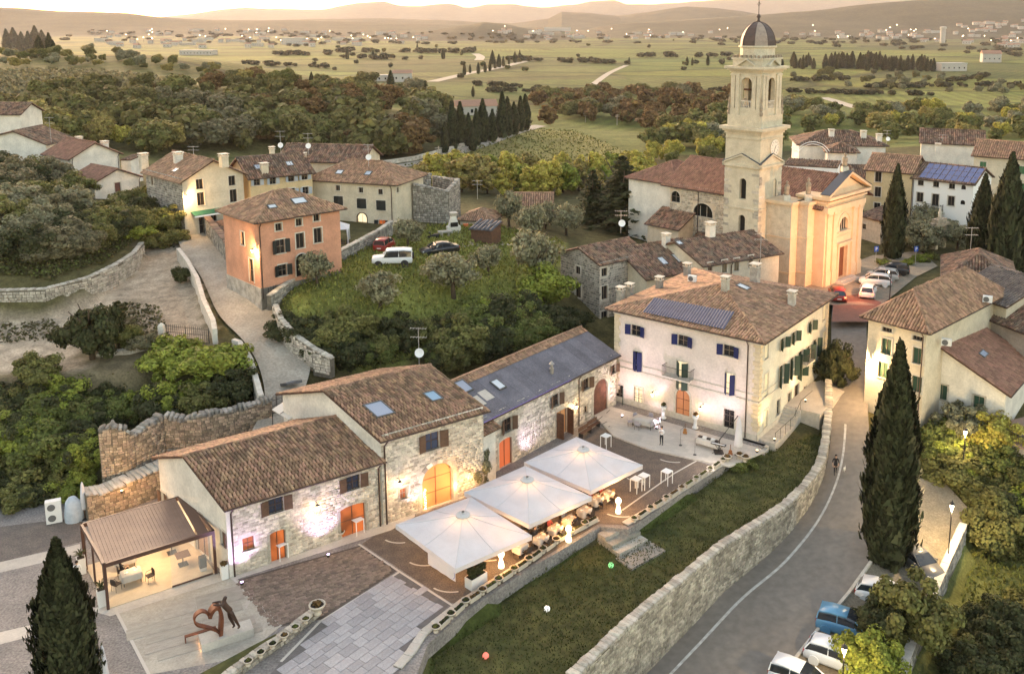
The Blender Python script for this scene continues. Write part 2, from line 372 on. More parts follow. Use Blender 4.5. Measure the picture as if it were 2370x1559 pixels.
    def finish(s,roof='x',rise=2.,o=.45,rf=.5,tile=TILE,cap=0,w=.24,pitch=.40,skip=(),gable_top=True,wallname='wall',depth=.3,gut=True,zoff=0.,oend=None,tile_on=None,extra=()):
        L,D,h=s.L,s.D,s.h;oe=o if oend is None else oend;names={'f':'front_wall','r':'right_wall','b':'rear_wall','l':'left_wall'}
        up={}
        if roof=='x':up={'l':(D*(1-rf),rise),'r':(D*rf,rise)}
        if roof=='y':up={'f':(L*rf,rise),'b':(L*(1-rf),rise)}
        s.wobj={}
        for k in 'frbl':
            FX,LL=s.F[k];mb=MB();wall_holes(mb,LL,-1.2,h,s.holes[k],FX,depth)
            if k in up:mb.add([(0,0,h),(LL,0,h),(up[k][0],0,h+up[k][1])],[(0,1,2)],0,FX)
            for(fc,polys,T,w_,h_)in s.fill:
                if fc==k:
                    for pl in polys:mb.add([(q[0],0,q[1])for q in pl],[tuple(range(len(pl)))],0,T);
            s.wobj[k]=mb.build(names[k],s.walls.get(k,s.wall),s.root)
        for k,(sx,sz,mat,cp)in s.stone.items():
            FX,LL=s.F[k];top=None
            if k in up:
                ax,ar=up[k];top=lambda x,ax=ax,ar=ar,LL=LL:h+ar*(x/ax if x<ax else(LL-x)/(LL-ax))
            stones_on(s.wobj[k],s.X,LL,-.3,h+(up[k][1]if k in up else 0)-.05,s.holes[k],sx,sz,mat,0,cp,FX,seed=hash(k)%97+len(s.root.name),top=top)
        sl=rise/(D*rf)if roof=='x' else rise/(L*rf)if roof=='y' else 0;E=o
        if roof=='x':
            y0,y1,yr=-o,D+o,D*rf;zf=h-o*rise/(D*rf);zb=h-o*rise/(D*(1-rf));zr=h+rise
            Q=[[(-oe,y0,zf),(L+oe,y0,zf),(L+oe,yr,zr),(-oe,yr,zr)],[(L+oe,y1,zb),(-oe,y1,zb),(-oe,yr,zr),(L+oe,yr,zr)]];rid=[((-oe,yr,zr),(L+oe,yr,zr))]
        elif roof=='y':
            xr=L*rf;zl=h-o*rise/(L*rf);zrr=h-o*rise/(L*(1-rf));zr=h+rise
            Q=[[(-o,D+oe,zl),(-o,-oe,zl),(xr,-oe,zr),(xr,D+oe,zr)],[(L+o,-oe,zrr),(L+o,D+oe,zrr),(xr,D+oe,zr),(xr,-oe,zr)]];rid=[((xr,-oe,zr),(xr,D+oe,zr))]
        elif roof=='hip':
            m=min(L,D)/2;x0,x1,y0,y1=-o,L+o,-o,D+o;ze=h-.02;zr=h+rise;mm=m+o
            if D>=L:p,q=(L/2,y0+mm,zr),(L/2,y1-mm,zr)
            else:p,q=(x0+mm,D/2,zr),(x1-mm,D/2,zr)
            a,b,c,d=(x0,y0,ze),(x1,y0,ze),(x1,y1,ze),(x0,y1,ze)
            if D>=L:Q=[[a,b,p],[b,c,q,p],[c,d,q],[d,a,p,q]];rid=[(a,p),(b,p),(c,q),(d,q),(p,q)]
            else:Q=[[a,b,q,p],[b,c,q],[c,d,p,q],[d,a,p]];rid=[(a,p),(b,q),(c,q),(d,p),(p,q)]
        elif roof=='mono':
            zf=h-o*rise/D;zb=h+rise+o*rise/D;Q=[[(-oe,-o,zf),(L+oe,-o,zf),(L+oe,D+o,zb),(-oe,D+o,zb)]];rid=[]
        Q=[[Vector(p)+Vector((0,0,zoff))for p in q]for q in Q];rid=[(Vector(a)+Vector((0,0,zoff)),Vector(b)+Vector((0,0,zoff)))for a,b in rid]
        mb=MB()
        for q in Q:
            n=len(q);dn=[p-Vector((0,0,.13))for p in q]
            mb.add(q+dn,[tuple(range(n)),tuple(range(2*n-1,n-1,-1))]+[(i,i+n,(i+1)%n+n,(i+1)%n)for i in range(n)])
        if roof=='mono':
            for k in 'rl':
                FX,LL=s.F[k];a=[(0,0,h),(LL,0,h),(LL,0,h+rise)]if k=='r' else[(0,0,h),(LL,0,h),(0,0,h+rise)]
                ob('side_wall',MB().add(a,[(0,1,2)],0,FX).mesh('side_wall',s.walls.get(k,s.wall)),s.root)
            FX,LL=s.F['b'];ob('back_wall_top',MB().add([(0,0,h),(LL,0,h),(LL,0,h+rise),(0,0,h+rise)],[(0,1,2,3)],0,FX).mesh('w',s.wall),s.root)
        s.roof=mb.build('roof',RBASE,s.root);s.Q=Q
        tiles(s.roof,s.X,[q for i,q in enumerate(Q)if tile_on is None or i in tile_on]+list(extra),tile,w,pitch,cap,skip,seed=len(s.root.name)+int(L*10))
        for a,b in rid:ridge_caps(s.roof,s.X,a,b,tile,w*1.15,pitch)
        if gut:
            mb=MB()
            for q in Q:
                a,b=q[0],q[1];e=(b-a).normalized();nr=Vector((e.y,-e.x,0));off=nr*.06-Vector((0,0,.05));mb.tube([a+off,b+off],.065,6)
            g=mb.build('gutter',GUTTER,s.root)
        return s
    def pipe(s,face,x,z0=0.,z1=None):
        FX,LL=s.F[face];z1=z1 or s.h-.1
        MB().tube([FX@Vector((x,-.12,z0)),FX@Vector((x,-.12,z1-.5)),FX@Vector((x,-.5,z1))],.055,6).build('downpipe',GUTTER,s.root)
    def on_roof(s,k,u,v):
        """local point of roof slope k seen at a photo pixel"""
        q=s.Q[k];n=(q[1]-q[0]).cross(q[2]-q[0]).normalized();o_=s.Xi@Vector((0,0,CAMZ));d=s.Xi.to_3x3()@ray(u,v);return o_+d*((q[0]-o_).dot(n)/d.dot(n)),n,(q[1]-q[0]).normalized()
    def chimney(s,k,u,v,w=.6,h=1.1,mat=None,d=None,cap=True):
        p,n,e=s.on_roof(k,u,v);T=Matrix.Translation(p);mb=MB();d=d or w
        mb.bx(-w/2,w/2,-d/2,d/2,-.5,h,0,T)
        if cap:
            mb.bx(-w/2-.09,w/2+.09,-d/2-.09,d/2+.09,h,h+.07,1,T)
            for sx in(-1,1):
                for sy in(-1,1):mb.bx(sx*w/2,sx*(w/2-.12),sy*d/2,sy*(d/2-.12),h+.07,h+.3,0,T)
            mb.bx(-w/2-.12,w/2+.12,-d/2-.12,d/2+.12,h+.3,h+.38,1,T)
        return mb.build('chimney',[mat or s.wall,TILE_OLD if mat is None else TRIM],s.roof)
    def skylight(s,k,u,v,w=.8,h=1.2,mat=None):
        p,n,e=s.on_roof(k,u,v);up=n.cross(e);
        if up.z<0:up=-up
        if n.z<0:n=-n
        T=Matrix.Translation(p+n*.05)@Matrix((e,up,e.cross(up))).transposed().to_4x4()
        if e.cross(up).z<0:T=Matrix.Translation(p+n*.05)@Matrix((-e,up,-(e.cross(up)))).transposed().to_4x4()
        mb=MB()
        for sx in(-1,1):mb.bx(sx*w/2,sx*(w/2+.09),-h/2-.09,h/2+.09,-.1,.13,0,T)
        for sy in(-1,1):mb.bx(-w/2,w/2,sy*h/2,sy*(h/2+.09),-.1,.13,0,T)
        o_=mb.build('skylight',M('skylight_frame',(.10,.095,.09),rough=.5),s.roof)
        MB().bx(-w/2,w/2,-h/2,h/2,-.1,.09,0,T).build('pane',mat or M('skylight_glass',(.30,.36,.42),rough=.1,spec=.8),o_)
    def shear(s,k):
        """lean the plan: rear shifted along the front by k per metre of depth"""
        done=set()
        def go(o,top):
            for c in o.children:
                ident=c.matrix_local.is_identity if hasattr(c.matrix_local,'is_identity')else(c.location.length<1e-6)
                if c.location.length>1e-6:c.location.x+=k*c.location.y
                elif c.type=='MESH' and c.data.name not in done:
                    done.add(c.data.name)
                    for v in c.data.vertices:v.co.x+=k*v.co.y
                    go(c,False)
        go(s.root,True);s.k=k;return s
def corner3(c,r,l,ze,o=.45,mode='A'):
    """plan of a house from three eave corners in the photo: nearest corner c, the one to its right r, the one to its left l"""
    c,r,l=U(*c,ze).xy,U(*r,ze).xy,U(*l,ze).xy;Lr,Ll=(r-c).length,(l-c).length;er=(r-c)/Lr;nl=(l-c)/Ll;n=(Vector((-er.y,er.x))+nl).normalized();e=Vector((n.y,-n.x))
    if mode=='A':return c+e*o+n*o,c+e*(Lr-o)+n*o,Ll-2*o
    e2,n2=-n,e
    return c-e2*(Ll-o)+n2*o,c-e2*o+n2*o,Lr-2*o
def ZM(ox,oy,s):return lambda x,y:(ox+x*s,oy+y*s)
# ------------------------------------------------------------------ ground: one sheet from below the courtyard to beyond the mountains
def PP(pts):return[U(*p)for p in pts]
COURT=[U(u,v,0).xy for u,v in((-700,1250),(-80,1080),(230,1120),(420,1120),(700,1010),(1000,930),(1330,860),(1420,850),(1760,1000),(1772,1030),(1700,1062),(1640,1102),(1455,1224),(1389,1218),(1216,1322),(1078,1415),(990,1490),(965,1559),(900,1700),(-700,1800))]
WF=[(1330,1740,-4.9),(1480,1572,-4.65),(1570,1480,-4.5),(1674,1369,-4.1),(1778,1282,-3.5),(1820,1240,-3.1),(1864,1185,-2.6),(1890,1140,-2.1),(1906,1102,-1.7),(1916,1050,-0.95),(1922,990,-0.1),(1924,940,0.55),(1923,900,1.15)]
WALLP=PP(WF)
LAWN=[(1078,1420,-1.2),(990,1500,-1.25),(960,1640,-1.4),(1180,1640,-1.6),(1260,1568,-1.5),(1380,1485,-1.4),(1480,1418,-1.3),(1545,1362,-1.25),(1680,1262,-1.1),(1790,1180,-.95),(1860,1105,-.8),(1880,1062,-.6),(1800,1062,-.5),(1690,1062,-.7),(1580,1165,-1.0),(1440,1250,-1.1),(1300,1290,-1.15)]
LAWNP=PP(LAWN)
_wl=[]
for i in range(11):
    d_=(WALLP[min(i+1,12)]-WALLP[max(i-1,0)]).xy.normalized();_wl.append(Vector((WALLP[i].x-d_.y*.3,WALLP[i].y+d_.x*.3,(-1.9,-1.75,-1.6,-1.4,-1.15,-1.05,-.95,-.85,-.75,-.6,-.5)[i])))
LAWNP=LAWNP[:3]+_wl+[U(1800,1040,-.5),U(1765,1050,-.5)]+LAWNP[13:]
def lawn_z(x,y):
    P=np.array([[p.x,p.y,1]for p in LAWNP]);zz=np.array([p.z for p in LAWNP]);
    return float(np.dot(LAWN_C,(x,y,1)))
LAWN_C=np.linalg.lstsq(np.array([[p.x,p.y,1]for p in LAWNP]),np.array([p.z for p in LAWNP]),rcond=None)[0]
ROAD=[((1400,1662),(1700,1655),-4.8),((1570,1480),(1840,1520),-4.5),((1674,1369),(1902,1441),-4.1),((1778,1282),(1961,1372),-3.5),((1864,1185),(2020,1290),-2.6),((1906,1102),(2035,1180),-1.7),((1920,1035),(2020,1080),-0.7),((1924,970),(2012,1000),0.2),((1924,890),(2008,925),1.3),((1924,800),(2008,820),2.3),((1925,725),(2010,735),3.1),((1930,690),(2060,690),3.6)]
ROADP=[(U(*l,z),U(*r,z))for l,r,z in ROAD]
UROAD=[((575,1010),(690,985),3.0),((612,930),(705,905),4.0),((600,850),(715,830),5.4),((565,790),(650,770),6.6),((505,725),(632,720),7.6),((465,640),(610,680),8.6),((425,585),(520,590),9.3),((408,548),(470,530),9.8),((390,520),(450,505),10.1)]
_ry=[((a+b)/2).y for a,b in ROADP];_rz=[a.z for a,b in ROADP]
def RZ(u,v):
    """point of the street or parking seen at a pixel"""
    z=-2.
    for _ in range(25):p=U(u,v,z);z=float(np.interp(p.y,_ry,_rz))
    return Vector((p.x,p.y,z))
UROADP=[(U(*l,z),U(*r,z))for l,r,z in UROAD]
PARKW=[RZ(u,v)for u,v in((2075,1655),(2110,1540),(2150,1440),(2195,1330),(2235,1240),(2245,1180),(2190,1120))]
PARKP=[b.xy for a,b in ROADP[:7]]+[p.xy for p in PARKW[::-1]]
PIAZZA=[U(u,v,3.75).xy for u,v in((1925,705),(2040,705),(2120,640),(2170,615),(2130,580),(2010,590),(1880,640),(1830,690))]
CTRL=[
 (200,1250,0),(500,1200,0),(-300,1300,0),(600,1500,0),(1200,1150,0),(1500,1050,0),(1650,1000,0),(1300,1450,-1.5),(1700,1200,-1.2),(1100,1600,-1.5),
 (1700,1400,-4.2),(1900,1200,-2.8),(1960,900,1.2),(1960,720,3.4),(2050,640,3.8),(1900,600,4),(2200,1400,-5),(2350,1300,-5.2),(2330,1540,-6.5),(2000,1600,-5),(2250,1100,-2),(2360,1000,.2),(2150,900,1.5),(2300,800,2),(2300,620,3),
 (2170,560,3.8),(2300,480,4),(2100,480,4),(1700,560,4),(1560,560,4),(1400,760,2.6),(1350,780,2.4),(1200,860,2.4),(1000,880,2.2),(800,880,2.6),(700,920,3.),(450,960,3.2),(250,1000,2.0),(100,1080,1.5),(0,950,3.5),
 (500,900,4.2),(300,850,5.0),(100,830,5.6),(0,760,6.5),(300,690,7.4),(420,620,8.3),(560,740,7.4),(640,860,5.2),(600,680,8.9),(440,560,9.8),(200,640,10),(60,600,11.5),(150,500,12.5),(0,450,14),
 (700,700,9.0),(800,700,8.8),(900,620,9.2),(1000,580,9.2),(1100,560,8.6),(1200,560,7.6),(1150,680,7.5),(950,740,6.8),(1200,760,5.2),(1280,690,6),(800,800,6.0),(1000,810,4.5),(1250,540,7),(900,520,9),(700,540,9.4),(500,520,10),
 (1080,490,7.5),(1250,470,6),(1400,520,5),(1500,520,4.4),(300,460,11),(150,420,12),(0,340,14),(600,430,8),(1000,430,5),(1200,410,2.5),(1450,400,1.5),(1600,380,1),(920,385,3),(1240,290,1),(1330,330,1),(1100,330,2),(700,350,5),(400,330,9),(100,320,12),
 (1850,350,2),(2100,340,3),(2370,340,5),(2370,420,4.5),(1800,280,-1),(2200,260,1),(1500,260,-2)]
def _tps(P,Z,lam):
    n=len(P);d=np.sqrt(((P[:,None]-P[None])**2).sum(-1));K=np.where(d>0,d*d*np.log(d+1e-9),0)+np.eye(n)*lam
    A=np.zeros((n+3,n+3));A[:n,:n]=K;A[:n,n]=1;A[:n,n+1:]=P;A[n:,:n]=A[:n,n:].T
    w=np.linalg.solve(A,np.concatenate([Z,np.zeros(3)]));return w
_cp=[U(*c)for c in CTRL];_xy=[(p.x,p.y)for p in _cp];_zz=[p.z for p in _cp]
_extra=[(-70,260,15),(-130,260,19),(-190,290,21),(-150,400,20),(-230,420,22),(-60,330,6),(-110,350,12),(0,330,-1),(60,330,-2),(130,330,-1),(190,330,3),(-120,500,6),(-40,450,-3),(60,450,-3),(160,450,-3),(-250,550,6),(-60,600,-3),(100,600,-3),(250,600,-3),(-300,300,22),(-90,120,14),(-120,170,17),(-60,30,0),(70,30,-7.5),(110,120,2),(130,200,4),(220,300,6),(-280,180,20),(-200,60,6),(180,80,0),(0,0,-2),(300,450,0),(-400,600,4)]
_xy+=[(a,b)for a,b,c in _extra];_zz+=[c for a,b,c in _extra]
_XY=np.array(_xy)/100;_W=_tps(_XY,np.array(_zz),.004)
def base_h(x,y):
    x=np.asarray(x,float);y=np.asarray(y,float);q=np.stack([x,y],-1)/100;d=np.sqrt(((q[...,None,:]-_XY)**2).sum(-1));k=np.where(d>0,d*d*np.log(d+1e-9),0)
    z=(k*_W[:-3]).sum(-1)+_W[-3]+q[...,0]*_W[-2]+q[...,1]*_W[-1]
    r=np.sqrt(x*x*.55+(y-100)**2);t=np.clip((r-330)/260,0,1);t=t*t*(3-2*t)
    z=z*(1-t)+(-4.+1.2*np.sin(x*.004)*np.sin(y*.003+1))*t
    return z
def _pl(d,pts):return[(UY(u,v,d).x,UY(u,v,d).z)for u,v in pts]
RIDGES=[(3300,900,_pl(3300,[(-900,40),(-300,15),(0,14),(100,24),(300,30),(370,40),(480,46),(560,47),(680,47),(850,52),(1000,57),(1100,60),(1300,66)])),
 (4600,900,_pl(4600,[(300,60),(700,44),(900,42),(1060,48),(1240,58)])),
 (2300,420,_pl(2300,[(880,80),(1000,72),(1060,60),(1120,50),(1170,55),(1250,72),(1320,80)])),
 (3000,900,_pl(3000,[(1330,75),(1400,58),(1450,52),(1560,46),(1700,36),(1800,29),(1900,21),(2000,8),(2100,-2),(2370,-18),(3100,-40)])),
 (4500,1000,_pl(4500,[(1150,60),(1270,42),(1300,27),(1360,30),(1430,36),(1500,28),(1580,14),(1640,17),(1720,26),(1800,40)])),
 (9500,2500,_pl(9500,[(200,60),(430,33),(560,16),(680,20),(740,24),(800,9),(890,2),(935,13),(990,12),(1045,6),(1080,17),(1130,8),(1190,9),(1250,16),(1330,10),(1385,0),(1420,-2),(1450,8),(1500,10),(1600,2),(1800,-6),(2400,-10),(3200,-14)]))]
def far_h(x,y):
    z=np.full(np.shape(x),-50.)
    for d,dep,pl in RIDGES:
        px_=np.array([p[0]for p in pl]);pz=np.array([p[1]for p in pl]);c=np.interp(x,px_,pz,left=-40,right=pz[-1]if px_[-1]>d*.3 else-40)
        t=np.clip(np.abs(y-d)/dep,0,1);prof=(1-t)**1.3*(1+.16*t*np.sin(x/dep*9+y/dep*7)*1.2)
        rough=np.sin(x*.021/d*4000)*.3+np.sin(x*.057/d*4000+1.3)*.2
        z=np.maximum(z,-14+(c+14+rough*d/(1600 if d<6000 else 800))*prof)
    return z
def in_polys(x,y,poly):
    x=np.asarray(x);y=np.asarray(y);c=np.zeros(x.shape,bool);n=len(poly)
    for i in range(n):
        a,b=poly[i],poly[(i+1)%n]
        if a[1]==b[1]:continue
        c ^=((a[1]>y)!=(b[1]>y))&(x<(b[0]-a[0])*(y-a[1])/(b[1]-a[1])+a[0])
    return c
def strip_z(x,y,st,grow=.8):
    """height of a road strip where (x,y) lies on it, else nan"""
    z=np.full(np.shape(x),np.nan)
    for i in range(len(st)-1):
        (l0,r0),(l1,r1)=st[i],st[i+1];q=[]
        for a,b in((l0,r0),(l1,r1)):
            d=(b-a).normalized()*grow;q+=[(a-d,b+d)]
        poly=[q[0][0].xy,q[0][1].xy,q[1][1].xy,q[1][0].xy];m=in_polys(x,y,poly)
        c0=(l0+r0)/2;c1=(l1+r1)/2;ax=(c1-c0).xy;t=np.clip(((x-c0.x)*ax.x+(y-c0.y)*ax.y)/ax.length_squared,0,1)
        z=np.where(m,l0.z+(l1.z-l0.z)*t,z)
    return z
FORE=[U(u,v,7.2).xy for u,v in((-90,742),(0,736),(110,730),(215,698),(275,663),(318,630),(337,594),(405,590),(440,625),(462,665),(480,720),(502,792),(380,800),(300,835),(-90,850))]
_fp=PP([(-60,740,6.8),(300,690,7.4),(420,620,8.3),(0,835,5.7),(490,780,6.8)])
FORE_C=np.linalg.lstsq(np.array([[p.x,p.y,1]for p in _fp]),np.array([p.z for p in _fp]),rcond=None)[0]
def ground_h(x,y):
    x=np.asarray(x,float);y=np.asarray(y,float);z=np.maximum(base_h(x,y),far_h(x,y))
    if np.ndim(z)==0:x,y,z=x.reshape(1),y.reshape(1),z.reshape(1);sc=True
    else:sc=False
    lz=LAWN_C[0]*x+LAWN_C[1]*y+LAWN_C[2]
    z=np.where(in_polys(x,y,[p.xy for p in LAWNP]),lz-.2,z)
    z=np.where(in_polys(x,y,COURT),-.3,z);z=np.where(in_polys(x,y,PIAZZA),3.6,z)
    z=np.where(in_polys(x,y,PARKP),np.interp(y,_ry,_rz)-.25,z)
    z=np.where(in_polys(x,y,FORE),FORE_C[0]*x+FORE_C[1]*y+FORE_C[2],z)
    for st,dn,gr in((ROADP,.6,1.1),(UROADP,.4,.7)):
        rz=strip_z(x,y,st,gr);z=np.where(np.isnan(rz),z,rz-dn)
    return float(z[0])if sc else z
def G(u,v,z=None,it=30):
    """point of the land seen at a photo pixel (marching along the line of sight)"""
    r=ray(u,v);o=Vector((0,0,CAMZ));t=20/r.y;step=.6/r.y
    ys=np.concatenate([np.arange(25,320,.7),np.geomspace(320,9000,260)]);zs=CAMZ+r.z/r.y*ys;xs=r.x/r.y*ys
    g=ground_h(xs,ys);k=np.argmax(zs<g)
    if not(zs<g).any():k=len(ys)-1
    return Vector((xs[k],ys[k],g[k]))
def axis(bands):
    o_=[]
    for a,b,st in bands:o_+=list(np.arange(a,b,st))
    return np.array(o_)
gx=np.concatenate([-np.geomspace(9000,330,46),axis([(-320,-110,7),(-110,120,1.25),(120,330,7)]),np.geomspace(335,9000,46)])
gy=np.concatenate([[-60,-30,-10,0,10],axis([(18,150,1.25),(150,320,3.5)]),np.geomspace(322,3900,90),np.geomspace(4000,14500,46)])
GX,GY=np.meshgrid(gx,gy);GZ=ground_h(GX.ravel(),GY.ravel())
nx,ny=len(gx),len(gy);idx=np.arange(nx*ny).reshape(ny,nx)
GF=np.stack([idx[:-1,:-1].ravel(),idx[:-1,1:].ravel(),idx[1:,1:].ravel(),idx[1:,:-1].ravel()],-1)
LAWN_UP=[(U(u,v,9).xy)for u,v in((640,700),(760,640),(870,570),(1000,520),(1140,505),(1300,520),(1320,560),(1230,600),(1180,660),(1060,700),(850,740),(700,730))]
GRAVEL=[(U(u,v,7.3).xy)for u,v in((-60,715),(300,655),(335,590),(405,590),(470,680),(500,770),(380,800),(300,700),(160,760),(200,820),(-60,830))]
FIELDC=np.array([(.105,.118,.036),(.09,.105,.032),(.115,.118,.04),(.08,.09,.033),(.10,.10,.042),(.12,.13,.04)])
def zone_col():
    x,y,z=GX.ravel(),GY.ravel(),GZ;n=len(x);C=np.tile(np.array([.085,.075,.032]),(n,1))
    C[(x>5)&(y<76)]=np.array([.13,.135,.045]);plain=(y>300)|(z<1.5)
    fx=np.floor((x+y*.22)/(130+y*.10));fy=np.floor((y-x*.15)/(85+y*.12));hsh=np.abs(np.sin(fx*12.9898+fy*78.233)*43758.5453)%1
    fc=FIELDC[(hsh*6).astype(int)%6]
    C[y>250]=fc[y>250]
    m=(y>1500);C[m]=fc[m]*.85+np.array([.02,.015,.012])
    wood=far_h(x,y)>-9;C[wood]=np.array([.07,.062,.035])
    C[(y>5000)]=np.array([.09,.08,.06])
    left=(x<-40-.35*(y-200))&(y>180)&(y<520);C[left]=np.array([.12,.11,.042])
    vy=in_polys(x,y,VINEYARD);C[vy]=np.array([.21,.185,.065])
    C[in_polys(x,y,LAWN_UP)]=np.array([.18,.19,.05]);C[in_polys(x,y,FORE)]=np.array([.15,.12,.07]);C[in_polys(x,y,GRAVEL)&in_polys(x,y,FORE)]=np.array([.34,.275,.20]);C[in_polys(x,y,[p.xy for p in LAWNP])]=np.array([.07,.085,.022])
    return C
VINEYARD=[U(u,v,1.5).xy for u,v in((930,400),(1240,300),(1330,296),(1450,345),(1420,370),(1150,385),(1000,415))]
def land_mat():
    m=bpy.data.materials.new('land');m.use_nodes=True;t=m.node_tree;N=t.nodes;Lk=t.links.new;b=N['Principled BSDF'];b.inputs['Roughness'].default_value=1;b.inputs['Specular IOR Level'].default_value=.1
    at=N.new('ShaderNodeVertexColor');at.layer_name='land';g=N.new('ShaderNodeNewGeometry');cur=at.outputs[0]
    for sc,a in((.012,.22),(.11,.22),(.9,.28),(5.,.25)):
        n=N.new('ShaderNodeTexNoise');n.inputs['Scale'].default_value=sc;n.inputs['Detail'].default_value=3;Lk(g.outputs['Position'],n.inputs['Vector'])
        r=N.new('ShaderNodeMapRange');r.inputs[1].default_value=.3;r.inputs[2].default_value=.7;r.inputs[3].default_value=1-a;r.inputs[4].default_value=1+a;Lk(n.outputs['Fac'],r.inputs[0])
        x=N.new('ShaderNodeMix');x.data_type='RGBA';x.blend_type='MULTIPLY';x.inputs[0].default_value=1;Lk(cur,x.inputs[6]);Lk(r.outputs[0],x.inputs[7]);cur=x.outputs[2]
    sp=N.new('ShaderNodeMapping');sp.inputs['Rotation'].default_value=(0,0,.35);sp.inputs['Scale'].default_value=(.0045,.0085,0);Lk(g.outputs['Position'],sp.inputs[0])
    cols=[]
    for ft in('F1','DISTANCE_TO_EDGE'):
        v=N.new('ShaderNodeTexVoronoi');v.feature=ft;v.inputs['Scale'].default_value=1;v.inputs['Randomness'].default_value=.7;Lk(sp.outputs[0],v.inputs['Vector']);cols.append(v)
    rp=N.new('ShaderNodeValToRGB');sx=N.new('ShaderNodeSeparateColor');Lk(cols[0].outputs['Color'],sx.inputs[0]);Lk(sx.outputs[0],rp.inputs[0])
    for i,(p,c_)in enumerate(((0,(.5,.6,.5)),(.3,(1.2,1.25,.9)),(.55,(.7,.72,.65)),(.75,(1.4,1.3,.9)),(1,(.8,1.0,.75)))):
        e_=rp.color_ramp.elements[i]if i<2 else rp.color_ramp.elements.new(p);e_.position=p;e_.color=(*c_,1)
    er=N.new('ShaderNodeMapRange');er.inputs[1].default_value=.0;er.inputs[2].default_value=.045;er.inputs[3].default_value=.35;er.inputs[4].default_value=1;Lk(cols[1].outputs['Distance'],er.inputs[0])
    wv=N.new('ShaderNodeTexWave');wv.inputs['Scale'].default_value=.045;wv.inputs['Distortion'].default_value=.6;mp=N.new('ShaderNodeMapping');ad=N.new('ShaderNodeMath');ad.operation='MULTIPLY';ad.inputs[1].default_value=3.1;Lk(sx.outputs[1],ad.inputs[0]);cb=N.new('ShaderNodeCombineXYZ');Lk(ad.outputs[0],cb.inputs[2]);Lk(cb.outputs[0],mp.inputs['Rotation']);Lk(g.outputs['Position'],mp.inputs[0]);Lk(mp.outputs[0],wv.inputs['Vector'])
    wr=N.new('ShaderNodeMapRange');wr.inputs[3].default_value=.82;wr.inputs[4].default_value=1.12;Lk(wv.outputs['Fac'],wr.inputs[0])
    pl=rp.outputs[0]
    for k_ in(er.outputs[0],wr.outputs[0]):
        x=N.new('ShaderNodeMix');x.data_type='RGBA';x.blend_type='MULTIPLY';x.inputs[0].default_value=1;Lk(pl,x.inputs[6]);Lk(k_,x.inputs[7]);pl=x.outputs[2]
    x=N.new('ShaderNodeMix');x.data_type='RGBA';x.blend_type='MULTIPLY';Lk(at.outputs[1],x.inputs[0]);Lk(cur,x.inputs[6]);Lk(pl,x.inputs[7]);cur=x.outputs[2]
    Lk(cur,b.inputs['Base Color'])
    n=N.new('ShaderNodeTexNoise');n.inputs['Scale'].default_value=3;n.inputs['Detail'].default_value=6;Lk(g.outputs['Position'],n.inputs['Vector'])
    bp=N.new('ShaderNodeBump');bp.inputs['Strength'].default_value=.6;bp.inputs['Distance'].default_value=.15;Lk(n.outputs['Fac'],bp.inputs['Height']);Lk(bp.outputs[0],b.inputs['Normal'])
    return m
LAND=land_mat()
gm=npmesh('ground',np.stack([GX.ravel(),GY.ravel(),GZ],-1),GF,LAND,smooth=True)
ca=gm.color_attributes.new('land','FLOAT_COLOR','POINT');C_=zone_col();ca.data.foreach_set('color',np.concatenate([C_,((GY.ravel()>330)&(far_h(GX.ravel(),GY.ravel())<-9)).astype(float)[:,None]],1).astype(np.float32).ravel())
tag(ob('ground',gm),kind='structure')
# ------------------------------------------------------------------ roads
ASPH=M('asphalt',(.235,.205,.17),(.195,.17,.142),.2,.9,.2,fine=.13,bscale=30);ASPHU=M('old_asphalt',(.40,.355,.285),(.31,.275,.22),.5,.95,.3,fine=.2,bscale=20)
REDP=M('red_paving',(.22,.115,.085),(.17,.095,.072),1.5,.9,.3,fine=.2);LINE=M('road_paint',(.62,.60,.54),(.40,.38,.34),3,.8)
def cat(P,k=6):
    o_=[];n=len(P)
    for i in range(n-1):
        p0,p1,p2,p3=P[max(i-1,0)],P[i],P[i+1],P[min(i+2,n-1)]
        for j in range(k):
            t=j/k;o_.append(.5*((2*p1)+(-p0+p2)*t+(2*p0-5*p1+4*p2-p3)*t*t+(-p0+3*p1-3*p2+p3)*t**3))
    return o_+[P[-1]]
def ribbon(name,Lp,Rp,mat,dz=0.,parent=None,skirt=.0,k=6):
    a,b=cat(Lp,k),cat(Rp,k);mb=MB();n=len(a);m_=4
    for i in range(n-1):
        for j in range(m_):
            f=lambda A,B,t:A.lerp(B,t)+Vector((0,0,dz))
            mb.quad(f(a[i],b[i],j/m_),f(a[i],b[i],(j+1)/m_),f(a[i+1],b[i+1],(j+1)/m_),f(a[i+1],b[i+1],j/m_))
    return mb.build(name,mat,parent,True)
rd=tag(ribbon('road',[a for a,b in ROADP],[b for a,b in ROADP],ASPH),kind='structure')
ur=tag(ribbon('road',[a for a,b in UROADP],[b for a,b in UROADP],ASPHU),kind='structure')
def along(st,off,w,dz,a=0,b=None):
    Ls,Rs=[],[]
    for l,r in st[a:b]:d=(r-l).normalized();Ls.append(l+d*off);Rs.append(l+d*(off+w))
    return Ls,Rs
l_,r_=along(ROADP,1.35,.22,0,0,8);o=ribbon('edge_line',l_,r_,LINE,.012,rd)
for(u,v),(u2,v2)in(((1830,1500),(1852,1475)),((1945,1365),(1957,1347))):
    p,q=RZ(u,v),RZ(u2,v2);d=(q-p).normalized();s_=Vector((d.y,-d.x,0))*.12
    MB().quad(p-s_+Vector((0,0,.03)),p+s_+Vector((0,0,.03)),q+s_+Vector((0,0,.03)),q-s_+Vector((0,0,.03))).build('lane_dash',LINE,rd)
